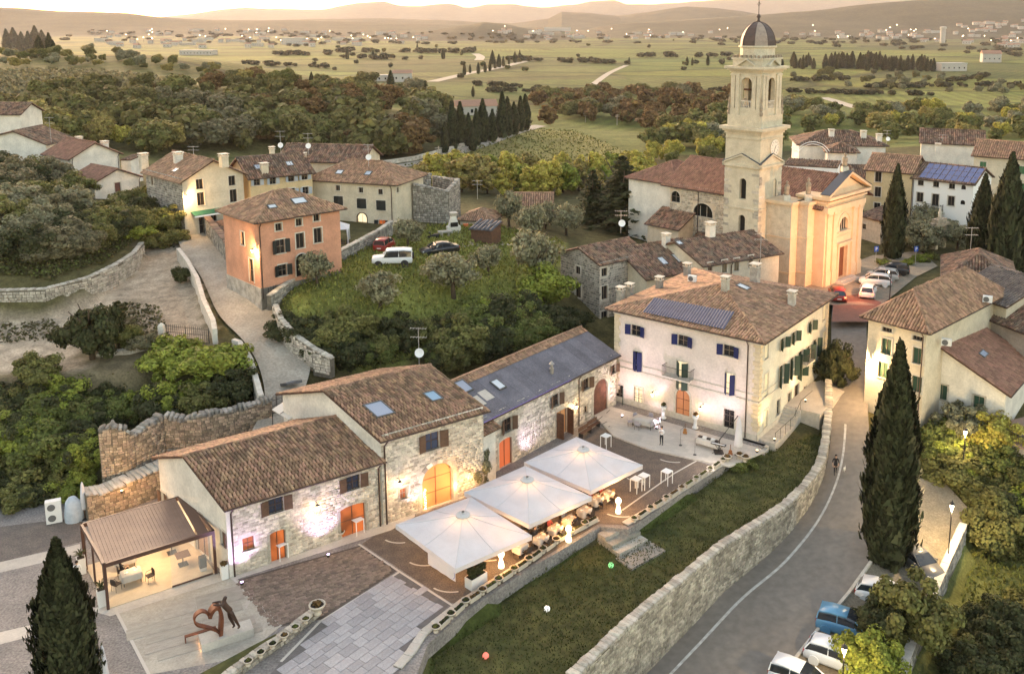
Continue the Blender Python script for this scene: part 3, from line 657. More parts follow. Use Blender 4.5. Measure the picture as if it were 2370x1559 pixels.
pz=MB().poly([(p.x,p.y,3.72)for p in PIAZZA]).build('piazza_pavement',M('piazza_stone',(.30,.25,.18),(.22,.185,.14),1,.9,.2,fine=.15));tag(pz,kind='structure')
rp=PP([(1925,745,3.55),(2010,745,3.55),(2040,700,3.72),(1990,680,3.75),(1930,690,3.72)]);o=MB().poly([p+Vector((0,0,.03))for p in rp]).build('red_brick_paving',REDP,rd)
for k in range(7):
    p=U(1990+k*7,665-k*9,3.76);q=U(2030+k*6,672-k*9,3.76);d=(q-p).normalized();s_=Vector((d.y,-d.x,0))*.28
    MB().quad(p-s_,p+s_,q+s_,q-s_).build('crossing_stripe',LINE,pz)
mb=MB();kl=[r for l,r in ROADP[:6]]
for a,b in zip(kl[:-1],kl[1:]):
    d=(b-a).normalized();n_=Vector((d.y,-d.x,0));q_=[a-n_*.02,a+n_*.2,b+n_*.2,b-n_*.02];mb.add([p-Vector((0,0,.15))for p in q_]+[p+Vector((0,0,.12))for p in q_],[(4,5,6,7),(0,1,5,4),(1,2,6,5),(2,3,7,6),(3,0,4,7)])
tag(mb.build('kerb',TRIM),kind='structure')
pk=MB();st_=[r for l,r in ROADP[:7]]
for i in range(6):pk.quad(st_[i]+Vector((0,0,.02)),PARKW[i]+Vector((0,0,.02)),PARKW[i+1]+Vector((0,0,.02)),st_[i+1]+Vector((0,0,.02)))
tag(pk.build('parking_bay',M('parking_gravel',(.24,.20,.14),(.17,.145,.105),.8,.95,.3,fine=.25)),kind='structure')
# ------------------------------------------------------------------ courtyard floor
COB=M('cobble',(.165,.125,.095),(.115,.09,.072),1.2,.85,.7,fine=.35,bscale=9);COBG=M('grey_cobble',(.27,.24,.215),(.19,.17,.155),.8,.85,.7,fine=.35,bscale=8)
BRICKP=M('paving_brick',(.25,.18,.135),(.19,.14,.105),1.2,.85,.3,isl=.3,fine=.15);SLABM=M('stone_slab',(.40,.37,.36),(.30,.275,.27),.9,.8,.25,isl=.16,fine=.14);SLABW=M('warm_slab',(.42,.37,.30),(.33,.285,.23),.7,.8,.25,isl=.14,fine=.12)
PALEP=M('pale_paving',(.52,.47,.40),(.43,.385,.33),.8,.8,.15,isl=.08,fine=.08)
ct=MB().prism(COURT,-1.0,0).build('courtyard',COBG);tag(ct,kind='structure')
def sheet(name,pts,mat,z,parent=ct):return MB().poly([(U(u,v,z))for u,v in pts]).build(name,mat,parent)
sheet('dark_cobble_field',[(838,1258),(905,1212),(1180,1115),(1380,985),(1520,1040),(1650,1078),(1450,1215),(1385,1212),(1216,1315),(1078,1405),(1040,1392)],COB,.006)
sheet('brick_field',[(535,1345),(838,1260),(922,1318),(745,1432),(620,1455)],M('brick_bed',(.13,.10,.08),(.09,.07,.055),2,.95),.004)
sheet('slab_field',[(925,1320),(1042,1396),(975,1470),(930,1530),(900,1640),(560,1640),(650,1530),(742,1438)],M('slab_joint',(.17,.15,.14),(.13,.115,.105),2,.95),.004)
sheet('sculpture_field',[(262,1402),(540,1330),(660,1440),(560,1520),(345,1560)],SLABW,.005)
sheet('upper_drive',[(-300,1330),(0,1218),(190,1195),(200,1250),(0,1300),(-300,1390)],M('drive_cobble',(.16,.135,.115),(.115,.1,.088),1,.9,.6,fine=.3),.005)
sheet('white_band',[(-300,1405),(0,1300),(185,1258),(188,1280),(0,1324),(-300,1432)],PALEP,.009)
sheet('white_band',[(-300,1560),(0,1462),(110,1436),(110,1462),(0,1490),(-300,1590)],PALEP,.009)
sheet('wall_walk',[(505,1320),(540,1342),(905,1226),(960,1195),(960,1178),(880,1212)],PALEP,.008)
sheet('pergola_step',[(205,1410),(255,1425),(530,1338),(500,1322),(250,1398)],PALEP,.012)
TER=[(1375,960),(1415,940),(1757,1036),(1772,1043),(1690,1078),(1600,1060),(1500,1038),(1420,1008)]
mb=MB();mb.prism([U(u,v,.14).xy for u,v in TER],.0,.14);tr=mb.build('villa_terrace',PALEP);tag(tr,kind='structure')
for k in range(4):
    a,b=U(1380+k*14,975+k*6,.146),U(1412+k*22,948+k*10,.146);d=(b-a).normalized();s_=Vector((d.y,-d.x,0))*.04
    MB().quad(a-s_,a+s_,b+s_,b-s_).build('drain_slot',DARKM,tr)
def paving(name,px,z,wx,wy,mat,d0,d1,cap=300,jit=.3,gap=.03,th=.03,parent=ct,stagger=True):
    """slabs laid in rows inside a pixel polygon; d0->d1 gives the direction of the rows"""
    poly=[U(u,v,z).xy for u,v in px];a,b=U(*d0,z),U(*d1,z);e=(b-a).xy.normalized();n=Vector((-e.y,e.x));o_=Vector(poly[0]);P2=[((Vector(p)-o_).dot(e),(Vector(p)-o_).dot(n))for p in poly]
    rnd=random.Random(5);items=[];y=min(p[1]for p in P2);ang=math.atan2(e.y,e.x)
    V=[];
    for zz,f in((-.5,1.),(.35,1.),(.5,.96)):
        for x_,y_ in((-.5,-.5),(.5,-.5),(.5,.5),(-.5,.5)):V.append((x_*f,y_*f,zz))
    F=[(8,9,10,11)]+[(4*l+i,4*l+(i+1)%4,4*l+4+(i+1)%4,4*l+4+i)for l in(0,1)for i in range(4)]
    while y<max(p[1]for p in P2):
        h=wy*rnd.uniform(1-jit,1+jit);x=min(p[0]for p in P2)-rnd.random()*wx
        while x<max(p[0]for p in P2):
            w=wx*rnd.uniform(1-jit,1+jit)
            if all(inpoly((x+w*f,y+h*g),P2)for f in(.15,.85)for g in(.15,.85)):
                c=o_+e*(x+w/2)+n*(y+h/2);items.append(Matrix.Translation((c.x,c.y,z+th*.35))@Matrix.Rotation(ang,4,'Z')@Matrix.Rotation(rnd.uniform(-.012,.012),4,'X')@Matrix.Diagonal((w-gap,h-gap,th,1)))
            x+=w
        y+=h
    pieces(name,parent,items,[(np.array(V),np.array(F))],mat,Matrix(),cap)
paving('paving_slab',[(925,1322),(1038,1396),(972,1468),(927,1528),(900,1640),(570,1640),(655,1530),(746,1438)],.01,.95,.62,SLABM,(746,1438),(925,1322),320)
paving('paving_brick',[(540,1347),(836,1263),(917,1318),(743,1429),(626,1452)],.008,.34,.17,BRICKP,(540,1347),(836,1263),60,jit=.1,gap=.02)
paving('paving_slab',[(268,1404),(535,1335),(650,1440),(555,1516),(350,1556)],.008,2.3,1.5,SLABW,(268,1404),(535,1335),100,jit=.4,gap=.035)
paving('terrace_slab',TER,.146,1.1,.7,PALEP,(1415,940),(1757,1036),200,jit=.2,gap=.015,th=.012,parent=tr)
ARC=M('white_inlay',(.55,.50,.43),rough=.8)
for(u,v,r0,a0)in((905,1250,1.6,230),(962,1302,1.6,230),(1020,1362,1.8,230),(1100,1290,2.0,235),(1210,1270,2.,230),(1420,1190,1.8,230),(1545,1065,1.8,225),(1470,1110,1.6,220)):
    c=U(u,v,.016);mb=MB();n=10
    for k in range(n):
        t0,t1=R(a0+55*k/n),R(a0+55*(k+1)/n);q=[c+Vector((math.cos(t)*rr+r0*.4,math.sin(t)*rr+r0*.85,0))for t,rr in((t0,r0),(t1,r0),(t1,r0+.13),(t0,r0+.13))];mb.quad(*q[::-1])
    mb.build('inlaid_arc',ARC,ct)
def strip(name,pts,w,mat,z,parent=ct):
    mb=MB()
    for a,b in zip(pts[:-1],pts[1:]):
        p,q=U(*a,z),U(*b,z);d=(q-p).normalized();s_=Vector((d.y,-d.x,0))*w/2;mb.quad(p-s_,p+s_,q+s_,q-s_)
    return mb.build(name,mat,parent)
strip('inlaid_band',[(830,1258),(925,1322),(1042,1397),(1062,1410)],.16,ARC,.02);strip('inlaid_band',[(925,1322),(740,1438),(650,1530)],.18,ARC,.02)
strip('inlaid_band',[(1440,1180),(1560,1095),(1640,1050),(1690,1062)],.14,ARC,.02);strip('inlaid_band',[(262,1400),(345,1560)],.18,ARC,.02);strip('inlaid_band',[(530,1328),(650,1448)],.15,ARC,.02)
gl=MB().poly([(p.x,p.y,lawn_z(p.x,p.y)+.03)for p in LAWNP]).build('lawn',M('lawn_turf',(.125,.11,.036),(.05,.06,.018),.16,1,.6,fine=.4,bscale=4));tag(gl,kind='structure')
# ------------------------------------------------------------------ stone walls: (foot points, heights)
CAPV=None
def stone_wall(name,label,P,H,sx,sz,mat,core=MORTAR,thick=.5,capm=STONE_PALE,capw=.6,caph=.16,cap=120,back=False,cat='wall',uneven=.25,flat=False,proud=.05):
    """P: foot points from left to right as seen from the face; H: heights"""
    P=[Vector(p)for p in P];root=thing(name,label,cat,P[0]);core_mb=MB();items=[];rnd=random.Random(len(P)+int(P[0].x*10));Xr=Matrix.Translation(P[0])
    tot=sum((b-a).length for a,b in zip(P[:-1],P[1:]))
    for i,(a,b)in enumerate(zip(P[:-1],P[1:])):
        h0,h1=H[i],H[i+1];L=(b.xy-a.xy).length;ang=math.atan2(b.y-a.y,b.x-a.x);zb=min(a.z,b.z)
        FX=Matrix.Translation(Vector((a.x,a.y,zb))-P[0])@Matrix.Rotation(ang,4,'Z');ta,tb=a.z-zb+h0,b.z-zb+h1
        e=.02
        vs=[(-e,0,-.6),(L+e,0,-.6),(L+e,thick,-.6),(-e,thick,-.6),(-e,0,ta),(L+e,0,tb),(L+e,thick,tb),(-e,thick,ta)]
        core_mb.add(vs,[(0,3,2,1),(4,5,6,7),(0,1,5,4),(1,2,6,5),(2,3,7,6),(3,0,4,7)],0,FX)
        stones_on(root,Xr,L,-.25,max(ta,tb),[],sx,sz,mat,0,max(1,int(cap*L/tot)),FX,seed=i*7+3,top=lambda x:ta+(tb-ta)*x/L,proud=proud)
        if back:stones_on(root,Xr,L,-.25,max(ta,tb),[],sx,sz,mat,0,0,FX@Matrix.Translation((L,thick,0))@Matrix.Rotation(math.pi,4,'Z'),seed=i*7+4,top=lambda x:tb+(ta-tb)*x/L)
        x=0
        while capm is not None and x<L:
            w=(.9 if flat else .42)*rnd.uniform(.7,1.3);w=min(w,L-x+.1);t=(x+w/2)/L;z=ta+(tb-ta)*t
            items.append(FX@Matrix.Translation((x+w/2,thick/2,z+caph*.35))@Matrix.Rotation(rnd.uniform(-.1,.1)*(0.1 if flat else 1),4,'Z')@Matrix.Rotation(-math.atan2(tb-ta,L)+rnd.uniform(-.06,.06)*(0 if flat else 1),4,'Y')@Matrix.Diagonal((w*.97,capw*rnd.uniform(1-uneven*.4,1+uneven*.4),caph*rnd.uniform(1-uneven,1+uneven),1)))
            x+=w
    core_mb.build('core',core,root)
    if items:
        pr=[]
        for sd_ in range(4):
            r_=np.random.RandomState(sd_);V=[]
            for zz,f in((-.5,1.),(.2,1.),(.5,.86 if not flat else .96)):
                for x_,y_ in((-.5,-.5),(.5,-.5),(.5,.5),(-.5,.5)):V.append((x_*f*(1-.08*r_.rand()*(not flat)),y_*f*(1-.08*r_.rand()),zz))
            pr.append((np.array(V),np.array([(8,9,10,11)]+[(4*l+i,4*l+(i+1)%4,4*l+4+(i+1)%4,4*l+4+i)for l in(0,1)for i in range(4)])))
        pieces('cap_stone',root,items,pr,capm,Xr,200)
    return root
wp=WALLP
stone_wall('retaining_wall','long curved rubble wall with capstones between the sloping lawn and the asphalt road',wp,[4.8,4.5,4.15,3.6,2.95,2.5,2.1,1.7,1.4,1.1,.95,.9,.8],.34,.22,WALLW,core=MORTAR_D,thick=.55,capw=.75,caph=.22,cap=300,uneven=.35)
tf=[(930,1600,-1.45),(962,1560,-1.4),(990,1512,-1.3),(1078,1437,-1.2),(1216,1346,-1.2),(1300,1285,-1.15),(1385,1238,-1.1)]
stone_wall('terrace_wall','low stone wall under the planters and urns, left of the garden steps',[U(u,v,z)for u,v,z in tf],[1.5,1.45,1.35,1.25,1.25,1.2,1.15],.5,.3,STONE_GREY,core=MORTAR_D,thick=.5,capm=PALEP,capw=.62,caph=.1,cap=120,uneven=.1,flat=True)
tf=[(1452,1248,-1.08),(1520,1205,-1.0),(1585,1160,-.95),(1650,1113,-.8),(1692,1082,-.7)]
stone_wall('terrace_wall','low stone wall topped with flower boxes, right of the garden steps',[U(u,v,z)for u,v,z in tf],[1.15,1.05,1.0,.85,.75],.5,.3,STONE_GREY,core=MORTAR_D,thick=.5,capm=PALEP,capw=.62,caph=.1,cap=80,uneven=.1,flat=True)
sr=thing('garden_steps','broad stone garden steps leading down onto the dark lawn','steps',U(1420,1250,-1.1));X_=Matrix.Translation(sr.location).inverted()
d_=(U(1455,1225,0)-U(1389,1218,0));a_,b_=U(1392,1222,0),U(1452,1226,0);e_=(U(1216,1324,0)-U(1580,1147,0)).normalized()*-1;n_=Vector((e_.y,-e_.x,0))
w_=2.9;o_=U(1385,1228,0)
for k in range(4):
    q=[o_+n_*(k*.75-.1),o_+e_*w_+n_*(k*.75-.1),o_+e_*w_+n_*(k*.75+.75),o_+n_*(k*.75+.75)]
    if k==3:q=[o_-e_*.3+n_*2.15,o_+e_*(w_+.3)+n_*2.15,o_+e_*(w_+.3)+n_*3.8,o_-e_*.3+n_*3.8]
    MB().prism([p.xy for p in q],-1.5,-.27*(k+1)+.05,0,X_).build('step',STONE_PALE if k<3 else SLABW,sr)
def WP(pts):return[U(*p)for p in pts]
stone_wall('dry_stone_wall','curved dry stone wall of white rubble below the olive slope',WP([(-120,735,7.0),(0,728,7.1),(110,722,7.2),(215,690,7.6),(275,655,8.0),(318,622,8.4),(335,590,8.9)]),[2.5,2.5,2.4,2.3,2.1,1.9,1.5],.42,.28,STONE_PALE,core=MORTAR_D,thick=.6,cap=300,proud=.08)
stone_wall('road_parapet','whitewashed low parapet wall curving along the left of the upper lane',WP([(504,790,6.7),(500,765,7.1),(478,715,7.7),(462,660,8.4),(440,620,8.9),(418,588,9.3)])[::1],[1.3,1.2,1.1,1.0,.95,.8],.6,.4,STONE_PALE,core=M('lime_wash',(.62,.57,.49),(.48,.43,.36),1.5,.9,.2),thick=.45,capm=None,cap=60)
stone_wall('lane_wall','low rendered wall beside the lane above the iron gate stairs',WP([(612,945,4.0),(597,890,4.8),(585,850,5.4),(560,810,6.1),(545,803,6.3)]),[1.3,1.2,1.1,1.0,.9],.5,.35,STONE_PALE,core=M('lime_wash',(.6,.5,.4)),thick=.45,capm=None,cap=60)
stone_wall('garden_wall','low pale garden wall behind the bright green shrub',WP([(225,838,5.6),(300,830,5.8),(345,812,6.2)]),[.8,.8,.8],.5,.3,STONE_PALE,thick=.4,cap=40,core=M('lime_wash',(.6,.5,.4)))
stone_wall('lane_retaining_wall','rough stone retaining wall under the hedge on the right of the upper lane',WP([(632,735,7.6),(645,775,6.8),(680,815,5.9),(725,845,5.3),(765,862,4.9)]),[1.3,1.6,1.6,1.5,1.3],.4,.25,STONE,core=MORTAR_D,thick=.6,cap=120)
stone_wall('courtyard_ruin_wall','tall broken brown stone wall with torn top, lit orange, behind the low barn',WP([(238,1120,1.2),(268,1114,1.3),(300,1105,1.4),(318,1092,1.5),(385,1050,1.8),(430,1042,2.0),(470,1035,2.2),(545,1005,2.6),(632,975,3.0)]),[4.2,4.5,3.9,3.0,3.2,2.5,2.7,2.0,1.9],.38,.22,STONE_BR,core=MORTAR_D,thick=.8,capm=STONE_GREY,capw=.9,caph=.3,cap=260,uneven=.6)
stone_wall('ledge_wall','broad low stone ledge wall beside the brown pergola',WP([(205,1205,.1),(245,1192,.1),(395,1138,.1)]),[2.0,1.7,2.2],.36,.22,STONE_BR,core=MORTAR_D,thick=1.7,capm=STONE_PALE,capw=1.8,caph=.12,cap=160)
stone_wall('boundary_wall','grey boundary wall with flat coping between parked cars and the lower garden',PARKW[:5][::-1]and[p+Vector((0,0,0))for p in PARKW[:5]],[1.0,1.0,1.0,.9,.9],.45,.3,STONE_GREY,core=MORTAR_D,thick=.5,capm=PALEP,capw=.6,caph=.1,cap=80,flat=True,uneven=.1)
stone_wall('lawn_garden_wall','grey garden wall between the pink house terrace and the upper lawn',WP([(628,705,8.9),(700,660,9.1),(790,610,9.3),(880,562,9.4),(910,540,9.4)]),[.9,1.2,1.5,1.6,1.6],.4,.26,STONE_GREY,core=MORTAR_D,thick=.45,cap=100)
# ------------------------------------------------------------------ the villa
z=ZM(1380,600,.3208)
A,B,D=corner3((1770,795),(1936,680),(1403,713),9.5,.7,'B')
h=House('villa','three storey cream villa with hipped tile roof and quoined corners above the courtyard',A,B,D,0,9.5,VILLAW,{'r':VILLAS,'b':VILLAS,'l':VILLAS});villa=h
for p in((285,512),(625,585),(955,658)):h.win('f',z(*p),1.05,1.05,sh=BLUES,ang=18,tw=.08)
h.win('f',z(300,735),.95,1.95,sh=BLUES,ang=150,tw=.08);h.win('f',z(965,897),.95,1.95,pane=LITW,sh=BLUES,ang=130,tw=.08)
h.door('f',z(622,838),1.15,2.7,pane=LITW,sh=GREENS,ang=140,grid=(1,2),name='balcony_door',leaf=WHITEP)
h.win('f',z(152,965),.9,1.9,pane=DARKIN,sh=GREENS,ang=60,one=1);h.win('f',z(303,985),.95,1.75,pane=LITW,bars=True);h.win('f',z(958,1150),1.05,1.8,pane=DARKG,bars=True,grid=(1,2))
h.door('f',z(622,1095),1.5,3.0,pane=M('door_glow',(.35,.14,.08),emit=(1,.4,.12),es=.035),arch=.75,tw=.2,grid=(1,2),leaf=M('red_wood',(.14,.045,.03),rough=.5))
BL=M('blind_panel',(.68,.62,.44),rough=.9)
for p,hh in(((1228,665),1.3),((1226,905),2.1),((1220,1150),1.6),((1645,385),1.5),((1640,590),2.1),((1632,800),1.6)):h.win('r',z(*p),.85,hh,pane=BL,name='blind_window',grid=(0,0),recess=.06,tw=.14,frame_m=TRIM)
for p in((1345,605),(1425,560),(1545,482)):h.win('r',z(*p),.95,1.05,sh=GREENS,ang=45)
for p in((1335,835),(1412,778),(1530,692),(1578,642)):h.win('r',z(*p),.95,2.0,sh=GREENS,ang=45)
h.door('r',z(1470,755),1.1,2.7,pane=DARKG,sh=GREENS,ang=60,name='balcony_door');h.win('r',z(1312,1065),.8,1.5,pane=DARKG);h.win('r',z(1393,1012),.8,1.5,pane=DARKG);h.door('r',z(1442,1020),1.1,2.4,pane=DARKIN);h.win('r',z(1505,940),.7,.8)
h.finish('hip',1.95,.7,tile=TILE_PALE,cap=300,w=.28,pitch=.44)
for k in 'frl':
    FX,LL=h.F[k]
    for x0 in((0,LL)if k != 'l' else(0,LL)):
        sg=1 if x0==0 else-1
        for j in range(21):
            zz=.9+j*.41;w_=.62 if j%2 else .45
            if zz>9.2:break
            MB().bx(x0-sg*.05,x0+sg*w_,-.06,.02,zz,zz+.36,0,FX).build('quoin',QUOIN,h.root)
mb=MB()
for k in 'frl':
    FX,LL=h.F[k];mb.bx(-.07,LL+.07,-.09,.03,3.55,3.7,0,FX);mb.bx(-.07,LL+.07,-.07,.03,4.25,4.33,0,FX);mb.bx(-.1,LL+.1,-.16,.03,9.0,9.35,0,FX);mb.bx(-.05,LL+.05,-.05,.03,-.6,.55,0,FX)
mb.build('string_course',TRIM,h.root)
h.pipe('f',h.L-1.1,.1,9.3)
def balcony(h,face,u,v,w,zf,d=1.0):
    FX,LL=h.F[face];x,_=h.hit(face,u,v);T=FX@Matrix.Translation((x,0,zf));mb=MB();mb.bx(-w/2,w/2,-d,0,-.14,0,0,T)
    for sx in(-1,1):mb.prism([(0,-.14),(-.75,-.14),(0,-.7)],sx*w*.35-.1,sx*w*.35+.1,0,T,'x')
    o_=mb.build('balcony',TRIM,h.root);r_=MB();n=int(w/.13)
    for i in range(n+1):r_.tube([T@Vector((-w/2+w*i/n,-d+.05,0)),T@Vector((-w/2+w*i/n,-d+.05,.95))],.012,4)
    for sx in(-1,1):
        for i in range(int(d/.13)):r_.tube([T@Vector((sx*w/2,-d+.05+i*.13,0)),T@Vector((sx*w/2,-d+.05+i*.13,.95))],.012,4)
        r_.tube([T@Vector((sx*w/2,-d+.05,.95)),T@Vector((sx*w/2,0,.95))],.025,5)
    r_.tube([T@Vector((-w/2,-d+.05,.95)),T@Vector((w/2,-d+.05,.95))],.025,5);r_.build('railing',DARKM,o_)
    return T,w,d
VB=balcony(h,'f',*z(605,930),2.9,4.35);balcony(h,'r',*z(1490,850),2.0,4.35,.8)
for p,hh in(((930,225),1.1),((1410,330),1.1)):h.chimney(1,*z(*p),.62,hh,STONE_PALE)
for p,hh in(((175,290),1.0),((240,265),1.0),((455,215),1.0),((655,120),1.1)):h.chimney(3,*z(*p),.6,hh,STONE_GREY)
h.chimney(1,*z(1145,150),.8,1.4,STONE_GREY);h.skylight(1,*z(1060,205),.8,1.1,M('bright_glass',(.55,.58,.6),rough=.15))
CORR=M('blue_grey_sheet',(.085,.08,.125),(.06,.057,.09),2,.45,spec=.5)
q=h.Q[0];e=(q[1]-q[0]).normalized();nrm=(q[1]-q[0]).cross(q[2]-q[0]).normalized();up=nrm.cross(e)
x0,x1=h.on_roof(0,*z(335,395))[0],h.on_roof(0,*z(925,520))[0];t0,t1=h.on_roof(0,*z(420,290))[0],h.on_roof(0,*z(1000,395))[0]
def corrugated(P0,P1,P2,P3,n,mat,parent,lift=.1,amp=.04,name='sheet'):
    for k in range(n):
        mb=MB();vs=[];m_=8
        for j in range(m_+1):
            t=(k+j/m_)/n;a=P0.lerp(P1,t);b=P3.lerp(P2,t);w_=amp*math.sin(2*math.pi*j/m_)+lift;vs+=[a+nrm*w_,b+nrm*w_]
        mb.add(vs,[(2*j,2*j+2,2*j+3,2*j+1)for j in range(m_)]);mb.build(name,mat,parent,True)
corrugated(x0,x1,t1,t0,30,CORR,h.roof,.24)
# ------------------------------------------------------------------ low barn
z=ZM(340,940,.3078)
h=House('stone_barn','low stone barn with brown shutters and tiled roof beside the pergola',(-22.4,56.44),(-13.45,62.95),10.0,0,5.25,MORTAR,{'l':WHITE,'r':WHITE,'b':WHITE});barn1=h
for p in((970,742),(1550,572)):h.win('f',z(*p),1.05,1.1,pane=M('evening_glass',(.05,.06,.1),rough=.15),sh=BROWN,ang=8,trim=STONE_PALE,tw=.16,bars=True,grid=(1,1),frame_m=BROWN)
h.win('f',z(765,1030),.8,.95,pane=LITG,trim=None,sill=True,frame_m=WOOD);h.door('f',z(985,1005),1.1,2.25,pane=LITG,arch=.15,trim=STONE_PALE,tw=.2,leaf=WOOD,label='lit doorway with orange glow');h.door('f',z(1550,830),1.95,2.35,pane=LITG,arch=.2,trim=STONE_PALE,tw=.2,leaf=WOOD,grid=(1,1))
h.win('l',z(205,450),.7,1.2,pane=DARKG,sh=BROWN,ang=10);h.door('l',(h.D*.62,1.6),1.9,3.1,px=False,pane=M('passage',(.30,.17,.09),rough=.9),arch=.9,trim=STONE_PALE,tw=.18);h.win('l',(h.D*.93,2.6),.55,1.1,px=False,sh=BROWN,ang=5,one=1)
h.stone['f']=(.36,.19,STONE,300)
h.finish('x',1.75,.4,rf=.52,tile=TILE,cap=300,w=.25,pitch=.42,oend=.3);h.pipe('f',h.L-.15,0,5.1);h.pipe('f',.25,0,5.1)
MB().bx(-.25,h.L+.05,-.42,-.37,5.02,5.1).build('eave_light_strip',M('violet_strip',(.3,.2,.6),emit=(.22,.08,1),es=.13),h.root)
MB().bx(-.05,.35,-.05,.03,-.2,5.2).build('corner_pier',WHITE,h.root)
h.shear(-.2)
# ------------------------------------------------------------------ tall barn
z=ZM(640,820,.2694)
h=House('stone_barn','taller stone barn with roof windows and glowing arched doorway',(-13.3,63.0),(-6.2,68.1),12.3,0,6.9,MORTAR,{'l':WHITE,'r':WHITE,'b':WHITE});barn2=h
h.win('f',z(1338,742),1.2,1.4,pane=M('evening_glass',(.05,.06,.1)),sh=BROWN,ang=14,trim=STONE_PALE,tw=.14,frame_m=BROWN)
h.win('f',z(1090,1192),.6,.85,pane=LITG,trim=STONE_PALE);h.door('f',z(1385,1125),2.7,3.5,pane=M('hall_glow',(.5,.22,.09),emit=(1,.28,.06),es=.07),arch=1.25,trim=STONE,tw=.32,leaf=M('glazed_leaf',(.25,.12,.06),rough=.5),grid=(1,2),recess=.27)
uneven_glow(MATS['hall_glow'],.012,.09);h.stone['f']=(.36,.2,STONE,300)
h.finish('x',1.95,.4,rf=.51,tile=TILE,cap=300,w=.25,pitch=.42,oend=.3)
SKG=M('skylight_blind',(.30,.33,.40),rough=.25)
h.skylight(0,*z(950,460),1.35,1.6,SKG);h.skylight(0,*z(1405,350),.85,1.05,M('skylight_blue',(.25,.36,.46),rough=.1));h.skylight(1,*z(560,150),1.2,1.0,SKG)
MB().bx(-.25,h.L-.2,-.42,-.37,6.68,6.76).build('eave_light_strip',M('violet_strip',(.3,.2,.6)),h.root);h.pipe('f',.2,0,6.7)
h.shear(-.25)
# ------------------------------------------------------------------ long annex with dark membrane roof
z=ZM(780,500,.3463)
E0,E4=U(1126,971,5.2).xy,U(1434,820,5.2).xy;e=(E4-E0).normalized();n=Vector((-e.y,e.x))
h=House('annex_wing','long stone annex with dark bitumen roof linking the barn to the villa',E0+n*.35-e*.4,E4+n*.35,7.6,0,5.25,MORTAR,{'l':WHITE,'b':WHITE});annex=h
SH=dict(sh=BROWN,ang=25,trim=STONE_PALE,tw=.1,frame_m=BROWN)
h.win('f',z(1142,1392),.95,1.25,**SH);h.win('f',z(1462,1228),.9,1.15,**SH);h.win('f',z(1665,1120),.9,1.1,**SH);h.win('f',z(1848,1020),.7,.9,**SH)
h.win('f',z(1662,1290),.5,.7,trim=STONE_PALE,frame_m=BROWN);h.door('f',z(1125,1560),1.6,2.5,pane=M('bar_glow',(.4,.12,.06),emit=(1,.2,.05),es=.05),arch=.2,trim=TRIM);h.door('f',z(1500,1430),1.5,2.4,pane=M('door_glow2',(.35,.2,.1),emit=(1,.4,.12),es=.04),sh=WOOD,ang=95,trim=STONE_PALE)
h.door('f',z(1762,1195),2.3,3.4,pane=M('passage_brick',(.16,.07,.045),(.09,.04,.03),3,.9),arch=1.1,trim=STONE_PALE,tw=.3,grid=(0,0))
h.stone['f']=(.36,.2,STONE,300)
sx=h.L
h.finish('x',1.7,.4,rf=.58,tile=TILE_PALE,w=.25,pitch=.42,tile_on=(1,),extra=[],oend=.1)
q=h.Q[0];nn=(q[1]-q[0]).cross(q[2]-q[0]).normalized();L_=(q[1]-q[0]).length;BIT=M('bitumen_sheet',(.15,.14,.16),(.105,.10,.115),.8,.75,.2,isl=.12,fine=.2);nsh=17
for k in range(nsh):
    a,b,c,d=q[0].lerp(q[1],k/nsh),q[0].lerp(q[1],(k+1)/nsh),q[3].lerp(q[2],(k+1)/nsh),q[3].lerp(q[2],k/nsh);c,d=b.lerp(c,.86),a.lerp(d,.86);lf=.03+.012*(k%2)
    MB().prism([(0,0),(1,0),(1,1),(0,1)],0,1).v;mb=MB();up_=nn*lf;mb.add([a,b,c,d,a+up_,b+up_+e.to_3d()*0,c+up_,d+up_],[(4,5,6,7),(0,1,5,4),(1,2,6,5),(2,3,7,6),(3,0,4,7)]);mb.build('roofing_sheet',BIT,h.roof)
    if k==nsh-5:
        pass
tiles(h.roof,h.X,[[q[0].lerp(q[3],.84),q[1].lerp(q[2],.84),q[2],q[3]]],TILE_PALE,.25,.4,0,name='roof_tile')
h.skylight(0,*z(1075,1130),.75,1.1,M('bright_glass',(.5,.5,.5)));h.skylight(0,*z(840,1145),1.1,1.3,SKG)
pp=h.on_roof(0,*z(955,1240))[0];
for dx in(0,1.35):
    T=Matrix.Translation(pp+Vector((dx-.4,dx*.25,.12)))@Matrix((e.to_3d()*0+Vector((1,0,0)),Vector((0,nn.z,-nn.y)),nn)).transposed().to_4x4();MB().bx(-.62,.62,-.6,.6,0,.04,0,T).build('pale_board',PALEP,h.roof)
MB().lathe([(.2,0),(.2,.5),(.13,.5),(.13,.9),(.26,.9),(.05,1.15)],10,0,Matrix.Translation(h.on_roof(0,*z(1435,1050))[0])).build('vent_pipe',M('zinc',(.35,.32,.28),rough=.4,metal=.6),h.roof)
h.chimney(1,1042,835,1.0,1.5,WHITE,.8,cap=False);h.chimney(1,1181,812,.7,.9,WHITE);h.pipe('f',h.L*.68,0,5.1);h.pipe('f',1.0,0,5.1)
MB().bx(0,h.L*.6,-.42,-.37,5.02,5.1).build('eave_light_strip',M('violet_strip',(.3,.2,.6)),h.root)
h=House('tiled_lean_to','small tiled lean-to roof at the joint of tall barn and annex',Vector((-6.5,68.6)),Vector((-5.4,70.0)),3.0,0,4.6,WHITE);h.finish('mono',.9,.35,tile=TILE,w=.25,gut=False)
